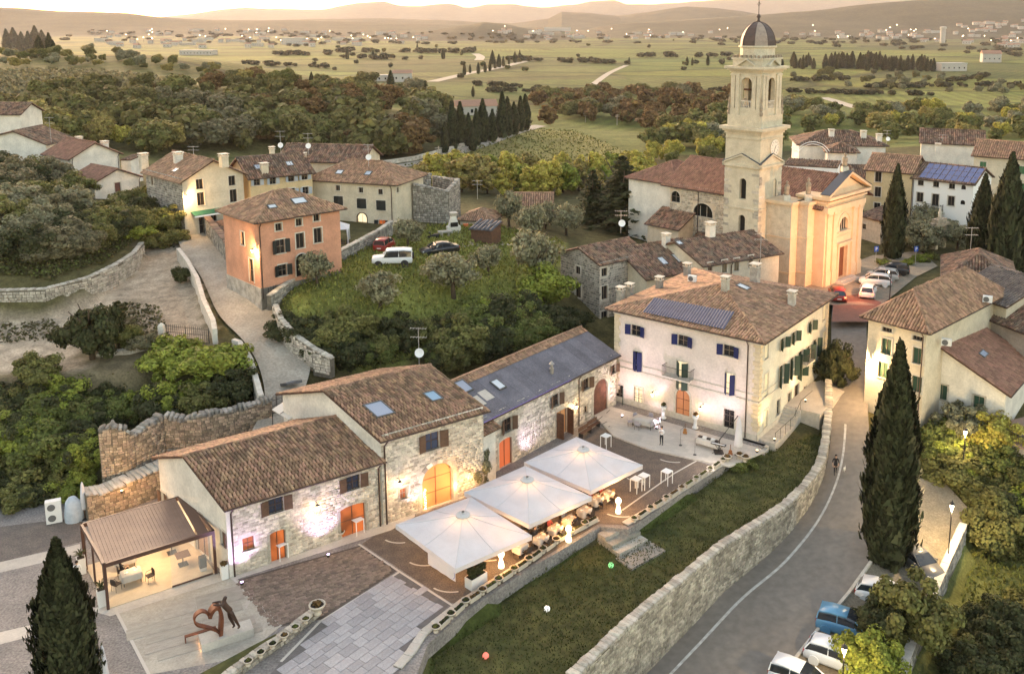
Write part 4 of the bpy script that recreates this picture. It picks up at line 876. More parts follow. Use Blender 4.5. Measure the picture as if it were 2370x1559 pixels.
# ------------------------------------------------------------------ pergola
PB=M('brown_steel',(.075,.035,.025),rough=.45,spec=.5);LOUV=M('louvre',(.20,.135,.105),(.16,.105,.085),1,.5)
a,b,c,d=[U(*q,3.2)for q in((188,1211),(241,1303),(493,1226),(418,1156))]
pg=thing('pergola','brown steel pergola with louvred roof and glass side at the end of the low barn','pergola',(b.x,b.y,0));X=Matrix.Translation(-Vector((b.x,b.y,0)))
d=a+(c-b);H_=Vector((0,0,1))
mb=MB()
for p,q in((a,b),(b,c),(c,d),(d,a)):
    dr=(q-p).normalized();nr=Vector((-dr.y,dr.x,0))*.08;mb.prism([(p-dr*.08-nr).xy,(q+dr*.08-nr).xy,(q+dr*.08+nr).xy,(p-dr*.08+nr).xy],2.92,3.2,0,X)
mb.build('beam_frame',PB,pg)
for p in(a,b,c,d):MB().box((p.x,p.y,1.46),(.17,.17,2.94),0,X,math.atan2(c.y-b.y,c.x-b.x)).build('post',PB,pg)
ev=(c-b);en=(a-b);nl=26
for k in range(nl):
    p=b+ev*((k+.5)/nl*.86+.012);w_=ev.length/nl*.98*.86;T=X@Matrix.Translation(p+en*.5+Vector((0,0,-.03)))@Matrix.Rotation(math.atan2(ev.y,ev.x),4,'Z')@Matrix.Rotation(R(7),4,'Y');MB().box((0,0,0),(w_,en.length-.16,.035),0,T).build('louvre',LOUV,pg)
p=b+ev*.94;T=X@Matrix.Translation(p+en*.5+Vector((0,0,-.02)))@Matrix.Rotation(math.atan2(ev.y,ev.x),4,'Z');MB().box((0,0,0),(ev.length*.1,en.length-.16,.04),0,T).build('solid_panel',PB,pg)
fl=MB().prism([(p).xy for p in(a,b,c,d)],.0,.05,0,X).build('floor',M('pergola_floor',(.62,.50,.34),(.55,.44,.30),2,.6),pg)
GL=M('clear_glass',(.8,.75,.68),rough=.05,alpha=.22,spec=.6)
p0,p1=b+ev*.58,b+ev*.97;mb=MB();mb.add([p0-H_*3.15,p1-H_*3.15,p1-H_*.3,p0-H_*.3],[(0,1,2,3)],0,X);mb.build('glass_panel',GL,pg)
mb=MB();dr=ev.normalized();nr=Vector((-dr.y,dr.x,0))*.04;mb.prism([(p0-nr).xy,(p1-nr).xy,(p1+nr).xy,(p0+nr).xy],.05,.14,0,X);mb.build('glass_track',PB,pg)
for s0,s1 in((.1,.45),(.5,.92)):
    p0,p1=a.lerp(b,s0),a.lerp(b,s1);mb=MB();dr=(p1-p0).normalized();nr=Vector((-dr.y,dr.x,0))*.03
    for q in(p0,p1):mb.box((q.x,q.y,1.5),(.06,.06,2.85),0,X)
    mb.prism([(p0-nr).xy,(p1-nr).xy,(p1+nr).xy,(p0+nr).xy],2.8,2.9,0,X);mb.build('side_frame',PB,pg)
lamp('pergola_light',b+ev*.45+en*.5+Vector((0,0,-.35)),70,(1,.72,.42),rad=.3)
lamp('pergola_light',b+ev*.8+en*.6+Vector((0,0,-.35)),28,(1,.62,.34),rad=.3)
# ------------------------------------------------------------------ church and bell tower
CF=Vector((33.1,112.3));CE=Vector((.7,.714)).normalized();CN=Vector((-CE.y,CE.x));CZ=3.75
CHW=M('church_plaster',(.68,.52,.34),(.60,.45,.29),.8,.9,.12,fine=.05);CHS=M('church_side',(.62,.52,.38),(.50,.41,.30),1.2,.9,.3,fine=.12);TWS=M('tower_stone',(.60,.53,.39),(.47,.41,.30),.9,.9,.25,fine=.12)
ch=House('church','church with orange lit baroque facade, pediment statues and long tiled nave',CF+CN*24.5,CF+CN*1.6,13,CZ,10.25,CHS,cat='church')
z=ZM(1460,340,.2053)
ch.win('f',z(815,712),3.3,1.9,pane=DARKG,arch=1.5,grid=(2,0),frame_m=TRIM,tw=.12);ch.win('f',z(505,560),1.6,1.6,arch=.8)
ch.stone['f']=(.5,.28,STONE_PALE,0)
ch.finish('x',3.2,.5,tile=TILE_RED,w=.34,pitch=.5,oend=1.35);ch.pipe('f',ch.L*.22,0);ch.pipe('f',ch.L*.58,0);ch.pipe('f',ch.L-1.2,0)
root=ch.root;Xi=ch.Xi
FT=Xi@Matrix.Translation((CF.x,CF.y,CZ))@Matrix.Rotation(math.atan2(CE.y,CE.x),4,'Z')
def fbx(name,mat,boxes):
    for b_ in boxes:o_=MB().bx(*b_,0,FT).build(name,mat,root)
    return o_
W_,Hf=10.,11.6
mb=MB();wall_holes(mb,W_,-1,Hf,[(3.9,6.1,.25,4.5),(3.9,6.1,6.6,8.3)],FT,.5)
for pl in([(3.9,8.3)]+[(5+a,b_+6.6)for a,b_ in arch_pts(2.2,1.7,1.1)][:6],[(5+a,b_+6.6)for a,b_ in arch_pts(2.2,1.7,1.1)][5:]+[(6.1,8.3)]):mb.add([(p[0],0,p[1])for p in pl],[tuple(range(len(pl)))],0,FT)
mb.add([(0,0,Hf),(W_,0,Hf),(W_/2,0,Hf+2.2)],[(0,1,2)],0,FT)
mb.add([(0,4,-1),(0,0,-1),(0,0,Hf),(0,4,Hf)],[(0,1,2,3)],0,FT);mb.add([(W_,0,-1),(W_,4,-1),(W_,4,Hf),(W_,0,Hf)],[(0,1,2,3)],0,FT)
mb.build('facade',CHW,root)
MB().bx(3.9,6.1,.4,.45,.2,4.5,0,FT).build('portal_door',M('church_door',(.20,.075,.035),(.15,.055,.028),3,.6),root)
MB().bx(3.9,6.1,.4,.45,6.6,8.3,0,FT).build('lunette_pane',DARKG,root)
for k in range(3):fbx('lunette_bar',TRIM,[(4.4+k*.6-.03,4.4+k*.6+.03,.33,.4,6.6,8.2)])
fbx('portal_surround',CHW,[(3.5,3.9,-.15,.1,0,4.5),(6.1,6.5,-.15,.1,0,4.5),(3.4,6.6,-.22,.1,4.5,4.9),(3.2,6.8,-.45,.1,4.9,5.1)])
for x in(.35,1.9,7.1,8.65):
    p_=fbx('pilaster',CHW,[(x,x+1.,-.22,.02,1.9,9.2),(x-.12,x+1.12,-.34,.02,0,1.7),(x-.06,x+1.06,-.3,.02,1.7,1.95),(x-.12,x+1.12,-.36,.02,9.2,9.5),(x-.05,x+1.05,-.28,.02,8.9,9.05)])
fbx('string_moulding',CHW,[(3.3,6.7,-.18,.02,6.35,6.55),(3.3,6.7,-.1,.02,5.9,6.0)])
mb=MB();o_,i_=arch_pts(3.4,2.4,1.7),arch_pts(3.1,2.25,1.55)
for k in range(10):mb.prism([(5+i_[k][0],6.6+i_[k][1]),(5+i_[k+1][0],6.6+i_[k+1][1]),(5+o_[k+1][0],6.6+o_[k+1][1]),(5+o_[k][0],6.6+o_[k][1])],-.1,.02,0,FT,'y')
mb.build('lunette_arch',CHW,root)
fbx('entablature',CHW,[(-.1,W_+.1,-.35,4,9.5,10.2),(-.2,W_+.2,-.45,4,10.7,10.95),(-.55,W_+.55,-.8,4,11.25,11.6)])
mb=MB()
for sg in(-1,1):
    a,b_=(W_/2+sg*(W_/2+.6),Hf),(W_/2,Hf+2.45);q=[a,(a[0],a[1]+.32),(b_[0],b_[1]+.32),b_];mb.prism(q if sg<0 else q[::-1],-.8,.3,0,FT,'y')
mb.build('pediment_cornice',CHW,root)
mb=MB()
for sg in(-1,1):
    a,b_=(W_/2+sg*(W_/2+.65),Hf+.33),(W_/2,Hf+2.79);q=[a,(a[0],a[1]+.08),(b_[0],b_[1]+.08),b_];mb.prism(q if sg<0 else q[::-1],-.85,.5,0,FT,'y')
mb.build('pediment_flashing',M('lead_sheet',(.07,.07,.08),rough=.5),root)
fbx('side_wing',CHS,[(-3.2,0,3.0,6.5,-1,10.6),(-1.6,0,1.6,3.0,-1,10.6)]);fbx('wing_front',CHW,[(-3.2,-1.62,2.94,3.0,.0,10.5),(-1.6,-.02,1.54,1.6,0,10.5)])
fbx('wing_moulding',CHW,[(-3.3,.0,2.86,6.5,1.7,1.9),(-1.7,.0,1.46,3.0,1.7,1.9),(-3.3,0,2.86,6.5,6.2,6.4),(-1.7,0,1.46,3.0,6.2,6.4),(-3.6,.0,2.6,6.6,10.6,11.0),(-2.0,.0,1.2,3.0,10.6,11.0)])
fbx('church_step',PALEP,[(2.6,7.4,-1.6,-.3,-.2,.16),(3.0,7.0,-1.0,-.3,.16,.32)])
def statue(p,hgt,label):
    t=thing('statue',label,'statue',p);mb=MB();mb.bx(-.4,.4,-.4,.4,-.1,hgt*.28).build('pedestal',TRIM,t)
    MB().lathe([(.28,hgt*.28),(.34,hgt*.34),(.30,hgt*.5),(.36,hgt*.68),(.30,hgt*.78),(.12,hgt*.82),(.10,hgt*.84),(.17,hgt*.88),(.18,hgt*.94),(.1,hgt*1.0),(.02,hgt*1.01)],9).build('figure',M('weathered_stone',(.40,.33,.24),(.2,.165,.12),2.5,.9,.5),t,True);return t
for x,y_,zz,hh,lb in((-2.4,4.2,14.72,2.5,'weathered stone statue on the church wing cornice nearest the bell tower'),(-.6,2.2,14.72,2.9,'weathered stone statue at the foot of the pediment on the tower side'),(5,.3,17.95,2.4,'stone statue carrying an iron cross on the peak of the church pediment'),(9.6,1.5,15.3,2.4,'stone statue at the far foot of the church pediment')):
    p=CF+CE*x+CN*y_;t=statue((p.x,p.y,zz),hh,lb)
    if x==5:MB().tube([(0,0,2.3),(0,0,4.6)],.05,5).tube([(-.5,0,3.9),(.5,0,3.9)],.05,5).build('iron_cross',DARKM,t)
p0=CF+CN*24.3+CE*1.2
h=House('presbytery','white walled presbytery with hipped tile roof at the far end of the nave',p0+CN*9,p0,10.5,CZ,10.0,WHITE,cat='church');h.finish('hip',2.4,.45,tile=TILE_RED,w=.34,pitch=.5)
p0=CF+CN*20.3-CE*3.4
h=House('sacristy','small sacristy with mossy lean-to roof against the nave wall',p0+CN*5.5,p0,3.4,CZ,4.9,CHS,cat='church');h.win('f',(3.2,3.2),.8,1.2,px=False);h.finish('mono',1.6,.35,tile=TILE_OLD,w=.3,pitch=.46)
p0=CF+CN*13.2-CE*2.2
h=House('side_chapel','polygonal side chapel roof between sacristy and tower',p0+CN*6.,p0,2.3,CZ,2.8,CHS,cat='church');h.finish('mono',1.3,.3,tile=TILE_OLD,w=.3,pitch=.46)
TW=5.2;tc=CF+CN*6.5-CE*TW
tw=House('bell_tower','tall pale stone bell tower with clock, arched belfry and dark ribbed dome',tc+CN*TW,tc,TW,CZ,19.8,TWS,cat='tower');root=tw.root;z=ZM(1570,0,.3463)
TWR=TWS
for p in((430,1262),(422,1505)):tw.win('f',z(*p),1.0,2.7,pane=DARKIN,arch=.5,trim=None,sill=False,grid=(0,0),recess=.45,name='arched_opening')
for p in((642,1262),(642,1505)):tw.win('r',z(*p),.9,2.6,pane=QUOIN,arch=.45,trim=TRIM,sill=False,grid=(0,0),recess=.12,name='blind_niche',tw=.06)
tw.door('r',z(650,1980/1.0-560),.9,1.9,pane=WOOD)if False else None
for k in 'frbl':
    FX,LL=tw.F[k];mb=MB();wall_holes(mb,LL,-1,19.8,tw.holes[k],FX,.5)
    for(fc,polys,T,w_,h_)in tw.fill:
        if fc==k:
            for pl in polys:mb.add([(q[0],0,q[1])for q in pl],[tuple(range(len(pl)))],0,T)
    mb.build('shaft_wall',TWS,root)
    rnd=random.Random(ord(k))
    for j in range(40):
        zz=.3+j*.36
        if zz>14.6:break
        for x0,sg in((0,1),(LL,-1)):
            if rnd.random()<.6:MB().bx(x0-sg*.02,x0+sg*rnd.uniform(.5,1.2),-.045,.02,zz,zz+.33,0,FX).build('corner_stone',STONE_PALE,root)
    mb=MB();MB().bx(-.12,LL+.12,-.12,.05,9.6,9.8,0,FX).build('shaft_band',TWS,root);MB().bx(-.1,LL+.1,-.1,.05,18.6,18.75,0,FX).build('shaft_band',TWS,root);mb.bx(-.28,LL+.28,-.28,.05,15.0,15.3,0,FX)
    for sg in(-1,1):
        a,b_=(LL/2+sg*(LL/2+.25),15.3),(LL/2,16.5);q=[a,(a[0],a[1]+.22),(b_[0],b_[1]+.22),b_];mb.prism(q if sg<0 else q[::-1],-.28,.05,0,FX,'y')
    mb.add([(0,-.1,15.3),(LL,-.1,15.3),(LL/2,-.1,16.5)],[(0,1,2)],0,FX);mb.build('shaft_moulding',TWS,root)
    mb=MB()
    for sg in(-1,1):
        a,b_=(LL/2+sg*(LL/2+.3),15.53),(LL/2,16.73);q=[a,(a[0],a[1]+.05),(b_[0],b_[1]+.05),b_];mb.prism(q if sg<0 else q[::-1],-.3,.04,0,FX,'y')
    mb.build('pediment_flashing',M('lead_sheet',(.07,.07,.08)),root)
c=Vector((TW/2,TW/2,0));Tc=Matrix.Translation(c)
mb=MB()
for w_,z0_,z1_ in((TW+.3,19.2,19.5),(TW+.75,19.5,19.75),(TW+1.3,19.75,20.15)):mb.bx(-w_/2,w_/2,-w_/2,w_/2,z0_,z1_,0,Tc)
mb.build('main_cornice',TWS,root);MB().bx(-2.5,2.5,-2.5,2.5,20.15,21.6,0,Tc).build('belfry_plinth',TWS,root)
BW=4.5;bl=Matrix.Translation((TW/2-BW/2,TW/2-BW/2,0));z0_,z1_=21.6,27.0
for k,an in enumerate((0,90,180,270)):
    FX=Tc@Matrix.Rotation(R(an),4,'Z')@Matrix.Translation((-BW/2,-BW/2,0));mb=MB();wall_holes(mb,BW,z0_,z1_,[(1.45,3.05,22.5,26.3)],FX,.6)
    ap=[(2.25+a,22.5+b_)for a,b_ in arch_pts(1.6,3.8,.8)]
    for pl in([(1.45,26.3)]+ap[:6],ap[5:]+[(3.05,26.3)]):mb.add([(p[0],0,p[1])for p in pl],[tuple(range(len(pl)))],0,FX)
    mb.build('belfry_wall',TWS,root)
    for x in(.1,.75,3.2,3.85):MB().bx(x,x+.52,-.16,.02,21.6,26.7,0,FX).bx(x-.06,x+.58,-.22,.02,21.6,22.4,0,FX).bx(x-.06,x+.58,-.22,.02,26.5,26.75,0,FX).build('belfry_pilaster',TWS,root)
    for j in range(5):MB().lathe([(.07,22.45),(.1,22.65),(.05,22.9),(.09,23.15),(.07,23.3)],6,0,FX@Matrix.Translation((1.62+j*.31,.12,0))).build('baluster',TRIM,root)
    MB().bx(1.45,3.05,.04,.22,23.3,23.42,0,FX).build('balustrade_rail',TRIM,root)
    mb=MB()
    for sg in(-1,1):
        a,b_=(BW/2+sg*1.3,27.75),(BW/2,28.5);q=[a,(a[0],a[1]+.16),(b_[0],b_[1]+.16),b_];mb.prism(q if sg<0 else q[::-1],-.35,.1,0,FX,'y')
    mb.build('belfry_gablet',TWS,root)
    MB().lathe([(.2,21.6),(.24,22.0),(.13,22.2),(.2,22.5),(.06,23.2),(.1,23.3),(.01,24.4)],7,0,FX@Matrix.Translation((-.15,-.15,0))).build('corner_pinnacle',M('weathered_stone',(.4,.33,.24)),root)
MB().bx(-1.6,1.6,-1.6,1.6,21.5,22.45,0,Tc).build('belfry_floor',MORTAR_D,root)
MB().lathe([(.62,23.3),(.58,23.45),(.42,23.8),(.34,24.3),(.22,24.5),(.05,24.55)],14,0,Tc).build('bell',M('bronze',(.10,.075,.04),rough=.5,metal=.7),root,True)
MB().bx(-1.8,1.8,-.12,.12,24.5,24.75,0,Tc).build('bell_yoke',WOOD,root)
mb=MB()
for w_,a,b_ in((BW+.3,26.95,27.2),(BW+.9,27.2,27.4),(BW+1.4,27.4,27.7),(BW-.15,27.7,28.55),(BW+.15,28.55,28.75)):mb.bx(-w_/2,w_/2,-w_/2,w_/2,a,b_,0,Tc)
mb.build('belfry_cornice',TWS,root)
for an in range(4):
    FX=Tc@Matrix.Rotation(R(90*an),4,'Z')
    for j in range(7):MB().bx(-2.2+j*.62,-1.95+j*.62,-2.32,-2.1,28.75,29.1,0,FX).build('parapet_knob',M('weathered_stone',(.4,.33,.24)),root)
o8=lambda pr,nm,mt,sm=False:MB().lathe(pr,8,0,Tc@Matrix.Rotation(R(22.5),4,'Z')).build(nm,mt,root,sm)
o8([(2.2,28.75),(2.2,30.0),(2.42,30.05),(2.42,30.25),(2.3,30.25)],'drum',TWS)
LEADB=M('dome_lead',(.085,.055,.045),(.06,.042,.036),2,.55,.2);prof=[(2.25*math.cos(t),30.25+2.95*math.sin(t))for t in[R(a)for a in(0,12,24,36,48,60,70,80,87)]]
PAN=M('dome_panel_pale',(.34,.27,.21),(.26,.2,.16),2,.6)
for k in range(8):
    mb=MB()
    for i in range(len(prof)-1):
        q=[]
        for(r_,zz),aa in((prof[i],0),(prof[i],1),(prof[i+1],1),(prof[i+1],0)):t=R(22.5+45*(k+aa));q.append(Tc@Vector((r_*math.cos(t),r_*math.sin(t),zz)))
        mb.quad(*q)
    mb.build('dome_panel',LEADB if k%2 else PAN,root)
    t=R(22.5+45*k);MB().tube([Tc@Vector((r_*math.cos(t),r_*math.sin(t),zz))for r_,zz in prof],.05,5).build('dome_rib',LEADB,root)
MB().lathe([(.35,33.1),(.2,33.4),(.15,33.6),(.3,33.85),(.15,34.1),(.05,34.2)],9,0,Tc).build('finial',LEADB,root,True)
mb=MB().tube([Tc@Vector((0,0,34.1)),Tc@Vector((0,0,36.2))],.045,5);mb.tube([Tc@Vector((-.45,.3,35.4)),Tc@Vector((.45,-.3,35.4))],.045,5)
for a in(45,135,225,315):mb.tube([Tc@Vector((0,0,35.4)),Tc@Vector((.28*math.cos(R(a)),-.19*math.cos(R(a)),35.4+.32*math.sin(R(a))))],.025,4)
mb.build('iron_cross',DARKM,root)
FX,LL=tw.F['r'];x,zz=tw.hit('r',1792,342);CT=FX@Matrix.Translation((x,-.05,zz))@Matrix.Rotation(R(90),4,'X')
cl=MB().lathe([(.98,-.05),(1.05,.06),(.9,.1),(.88,.06)],28,0,CT).build('clock_face',M('clock_white',(.72,.66,.56),rough=.7),root)
for k in range(12):t=R(30*k);MB().box((.74*math.cos(t),.74*math.sin(t),.075),(.16,.05,.02),0,CT,t).build('hour_mark',DARKM,cl)
MB().box((.1,.12,.09),(.42,.06,.02),0,CT,R(50)).build('hour_hand',DARKM,cl);MB().box((-.12,-.26,.1),(.62,.045,.02),0,CT,R(65)).build('minute_hand',DARKM,cl)
# ------------------------------------------------------------------ houses of the village
def simple(name,label,c,r,l,ze,z0,wall,mode='A',roof='x',rise=2.,o=.45,tile=TILE,w=.3,wins=(),stone=None,D=None,rf=.5,group=None,walls=None,pitch=.46,**kw):
    A,B,D_=corner3(c,r,l,ze,o,mode);h=House(name,label,A,B,D or D_,z0,ze-z0,wall,walls,group=group)
    for face,p,w_,hh,k in wins:h.win(face,p,w_,hh,**k)
    if stone:
        for f in stone:h.stone[f]=stone[f]
    h.finish(roof,rise,o,rf=rf,tile=tile,w=w,pitch=pitch,**kw);return h
z=ZM(280,320,.2438);DK=dict(pane=DARKIN,grid=(1,0));GS=dict(pane=DARKG,sh=M('black_shutter',(.02,.022,.02),rough=.6),ang=20)
h=simple('pink_house','salmon pink three storey house with hipped tile roof on the lane',(590,517),(777,477),(534,483),17,8.9,PINKW,'A','hip',2.1,.55,TILE_PALE,.27,wins=[('f',z(1495,842),.7,.75,DK),('f',z(1688,795),.7,.75,DK),('f',z(1855,752),.7,.75,DK),('f',z(1515,1025),.95,1.45,GS),('f',z(1700,970),.95,1.6,DK),('f',z(1868,920),.95,1.6,DK),('f',z(1535,1250),.95,1.2,GS),('f',z(1715,1200),1.3,2.4,dict(arch=.65,pane=DARKIN,sill=False)),('l',z(1155,950),.8,1.4,DK),('l',z(1240,1255),1.,2.5,dict(pane=DARKIN,sill=False,name='door'))])
pink=h;h.skylight(0,*z(1690,600),1.4,.9,M('bright_glass',(.5,.5,.5)));h.skylight(0,*z(1435,655),.8,.5,M('bright_glass',(.5,.5,.5)));h.pipe('f',.12,0)
FX,LL=h.F['f'];MB().bx(-.06,LL+.06,-.06,.02,-1.2,1.1,0,FX).bx(-.06,h.D+.06,-.06,.02,-1.2,1.1,0,h.F['l'][0]).build('stone_plinth',STONE_GREY,h.root)
h=simple('gable_house','big cream and rubble gabled house with street lamp at the top of the lane',(416,420),(582,402),(303,398),17,9.9,CREAM,'A','y',2.2,.5,TILE_PALE,.3,walls={'l':MORTAR},stone={'l':(.5,.28,STONE_GREY,60)},wins=[('f',z(745,435),.95,1.3,DK),('f',z(1053,402),.95,1.3,DK),('f',z(758,575),1.,1.7,DK),('f',z(1067,545),1.,1.7,DK),('f',z(785,820),1.2,2.4,dict(pane=DARKIN,sill=False,name='door')),('f',z(880,755),.8,.9,DK),('f',z(1070,740),1.1,1.9,dict(pane=DARKIN,sill=False,name='door')),('l',z(295,405),.8,1.2,dict(pane=BROWN)),('l',z(310,600),.8,1.5,dict(pane=BROWN)),('l',z(325,725),.7,1.2,DK)])
gab=h;h.chimney(0,333,382,1.0,1.3,STONE_PALE,.8);h.chimney(0,413,375,1.0,1.0,WHITE,.8);h.chimney(1,518,378,.9,.9,CREAM);h.skylight(0,407,395,.9,.6,M('bright_glass',(.5,.5,.5)))
FX,LL=h.F['f'];x_,z_=h.hit('f',*z(820,700));aw=MB().add([(x_-2.2,0,z_+.35),(x_+2.2,0,z_+.35),(x_+2.2,-1.1,z_),(x_-2.2,-1.1,z_),(x_-2.2,0,z_+.27),(x_+2.2,0,z_+.27),(x_+2.2,-1.1,z_-.1),(x_-2.2,-1.1,z_-.1)],[(0,1,2,3),(7,6,5,4),(3,2,6,7),(0,3,7,4),(1,5,6,2)],0,FX).build('awning',M('green_awning',(.03,.12,.07),rough=.8),h.root)
MB().bx(x_-2.2,x_+2.2,-1.13,-1.105,z_-.28,z_-.08,0,FX).build('awning_valance',WHITEP,aw)
PB_=dict(pane=DARKG,sh=PALEB,ang=30)
A_,B_=UY(578,403,121),UY(722,394,126)
h=House('ochre_house','ochre house with pale blue shutters behind the pink house',A_.xy,B_.xy,9,9,7.4,YELLOW)
for p in((1290,412),(1440,400),(1615,375),(1742,358),(1625,508),(1752,495)):h.win('f',z(*p),.85,1.0,**PB_)
h.finish('x',2.1,.45,tile=TILE_OLD,w=.32,pitch=.5);h.chimney(0,612,398,.9,.9,CREAM);h.chimney(1,630,360,.6,.9,CREAM);h.skylight(0,596,388,.7,1.);h.skylight(0,670,380,.8,.9,M('bright_glass',(.5,.5,.5)))
A_,B_=UY(645,377,141),UY(838,388,139)
h=House('rear_house','long tile roofed house behind the ochre house, edged by the wood',A_.xy,B_.xy,8,9,6.8,CREAM);h.finish('x',1.9,.45,tile=TILE_OLD,w=.34,pitch=.52);h.chimney(0,700,372,1.0,.9,CREAM)
z=ZM(700,340,.2616);LB=dict(pane=DARKIN,sh=M('black_shutter',(.02,.022,.02)),ang=170,grid=(0,0))
h=simple('cream_house','cream three storey house with arched lit doorway above the parked cars',(920,429),(959,409),(722,411),14.8,8.3,CREAM,'B','hip',2.4,.5,TILE_PALE,.28,D=8.5,wins=[('f',z(313,363),.7,.75,DK),('f',z(517,382),.7,.75,DK),('f',z(690,397),.7,.75,DK),('f',z(320,478),1.4,1.4,LB),('f',z(525,500),1.4,1.4,LB),('f',z(697,517),1.4,1.4,LB),('f',z(530,665),1.5,2.6,dict(arch=.75,pane=LITW,sill=False,name='door',trim=M('dark_arch',(.05,.035,.03)))),('f',z(705,680),1.1,1.1,dict(pane=LITG,sh=M('black_shutter',(.02,.022,.02)),ang=10)),('r',z(842,380),.6,.7,DK)])
cream=h;h.skylight(0,*z(330,228),.9,.8,M('bright_glass',(.5,.5,.5)));h.skylight(0,*z(583,238),.8,.8);h.pipe('f',h.L-.7,0);h.pipe('f',.6,0)
z=ZM(0,230,.1604)
h=simple('white_house','white gabled house with red tile roof and two chimneys behind the olive slope',(158,367),(286,353),(80,352),16,11,WHITE,'A','y',2.0,.5,TILE_RED,.3,D=9);h.chimney(1,184,333,.8,.9,WHITE);h.chimney(1,243,344,.9,.9,WHITE);h.pipe('f',.2,0);h.pipe('f',h.L-.2,0)
h=simple('white_cottage','small white cottage with red roof and one brown shuttered window',(215,423),(318,405),(172,406),14.4,10.3,WHITE,'A','y',1.5,.35,TILE_RED,.28,D=7,wins=[('f',z(1700,1268),.9,1.4,dict(pane=M('closed_brown',(.12,.05,.04),rough=.7),grid=(0,0)))]);h.pipe('f',h.L-.15,0)
A_,B_=UY(-60,266,165),UY(46,264,165);h=House('white_tower_house','tall narrow white house at the edge of the wood',A_.xy,B_.xy,7,12,8.6,WHITE);MB().bx(-.15,h.L+.15,-.2,.05,4.6,4.8).build('tile_band',TILE_OLD,h.root);h.finish('x',1.6,.4,tile=TILE_OLD,w=.34)
A_,B_=UY(-80,336,150),UY(106,332,150);h=House('white_barn','low white barn with wide tiled gable beneath the tall white house',A_.xy,B_.xy,8,12,5.1,WHITE);h.finish('y',2.1,.4,rf=.62,tile=TILE_OLD,w=.34)
A_,B_=UY(282,396,150),UY(304,394,150);h=House('white_shed','little flat white shed beside the white house',A_.xy,B_.xy,4,11,3.4,WHITE);h.finish('mono',.2,.1,tile=TILE_OLD,w=.34,gut=False)
stone_wall('lane_boundary_wall','tall rubble wall with tiled top leading up to the gable house',WP([(562,660,8.9),(520,600,9.2),(487,555,9.6),(474,538,9.8)])[::-1],[2.2,2.3,2.4,2.2],.4,.25,STONE_GREY,core=MORTAR_D,thick=.5,capm=TILE_OLD,capw=.9,caph=.14,cap=100)
h=House('tool_shed','low lean-to shed with sagging mossy tiles behind the lane wall',U(500,540,9.8).xy,U(556,590,9.4).xy,3.2,9.3,1.9,PINKW);h.finish('mono',.7,.3,tile=TILE_OLD,w=.3,gut=False)
ru=[U(957,520,8.2),U(1040,528,7.8),U(1066,512,7.6)]
stone_wall('ruined_house','roofless ruined stone house with jagged wall tops beside the cream house',ru+[U(1010,490,8),],[5.8,5.2,6.2,5.4],.45,.3,STONE_GREY,core=MORTAR_D,thick=.6,capm=STONE_GREY,capw=.7,caph=.3,cap=200,back=True,cat='ruin',uneven=.5)
stone_wall('ruined_wall','free standing rear wall of the ruin with an empty window',[U(957,498,8.2),U(1000,495,8)],[6.5,6.0],.45,.3,STONE_GREY,core=MORTAR_D,thick=.6,capm=STONE_GREY,capw=.7,caph=.3,cap=40,cat='ruin',uneven=.5)
A_,B_=UY(1065,487,128),UY(1138,489,127);h=House('tiled_hut','stone hut with low hipped tile roof behind the grey shed',A_.xy,B_.xy,5,7.2,1.9,MORTAR);h.finish('hip',1.2,.4,tile=TILE_PALE,w=.3)
A_,B_=UY(1090,523,116),UY(1137,525,115);h=House('garden_shed','garden shed of wood and stone with slate grey sheet roof',A_.xy,B_.xy,3,8.0,2.5,WOOD,{'l':MORTAR_D});h.finish('mono',.5,.25,tile=M('slate_sheet',(.09,.09,.10),(.07,.07,.08),2,.6),w=.5,pitch=1.6,gut=False)
A_,B_=UY(1180,472,137),UY(1276,470,137);h=House('olive_store','low store with broad weathered tile roof among the olive trees',A_.xy,B_.xy,8,6,2.6,CREAM);h.finish('x',1.9,.4,tile=TILE_PALE,w=.34,pitch=.5)
z=ZM(1280,500,.2194)
h=simple('rubble_house','three storey rubble stone house with mossy gable roof behind the annex',(1388,613),(1500,585),(1296,582),9.8,2.5,MORTAR,'B','y',1.25,.3,TILE_OLD,.3,stone={'f':(.42,.26,STONE_GREY,300),'r':(.42,.26,STONE_GREY,150)},wins=[('f',z(262,570),.9,.95,DK),('f',z(265,785),1.0,1.7,DK),('f',z(268,1040),1.,1.7,dict(pane=DARKIN,sill=False,name='door')),('r',z(540,590),.9,.95,DK),('r',z(892,510),.9,1.,DK),('r',z(542,805),.95,1.6,DK),('r',z(540,1080),1.,1.8,dict(pane=DARKIN,sill=False,name='door')),('r',z(888,705),1.,1.1,dict(arch=.5,pane=DARKIN,sill=False))]);h.chimney(0,1412,575,.8,1.0,WHITE)
A_,B_=U(1497,642,8.3).xy,U(1640,616,8.3).xy
h=House('mossy_house','low house with broad dark mossy roof and two roof windows behind the villa',A_,B_,11,3.5,4.8,CREAM);h.win('f',(2.2,3.9),.8,.8,px=False,**DK);h.finish('x',2.2,.4,tile=TILE_OLD,w=.3,pitch=.44);h.skylight(0,*z(1155,480),.7,1.3,M('bright_glass',(.5,.5,.5)));h.skylight(0,*z(1315,450),.8,1.5,M('bright_glass',(.5,.5,.5)));h.chimney(0,*z(1190,330),.75,1.4,WHITE)
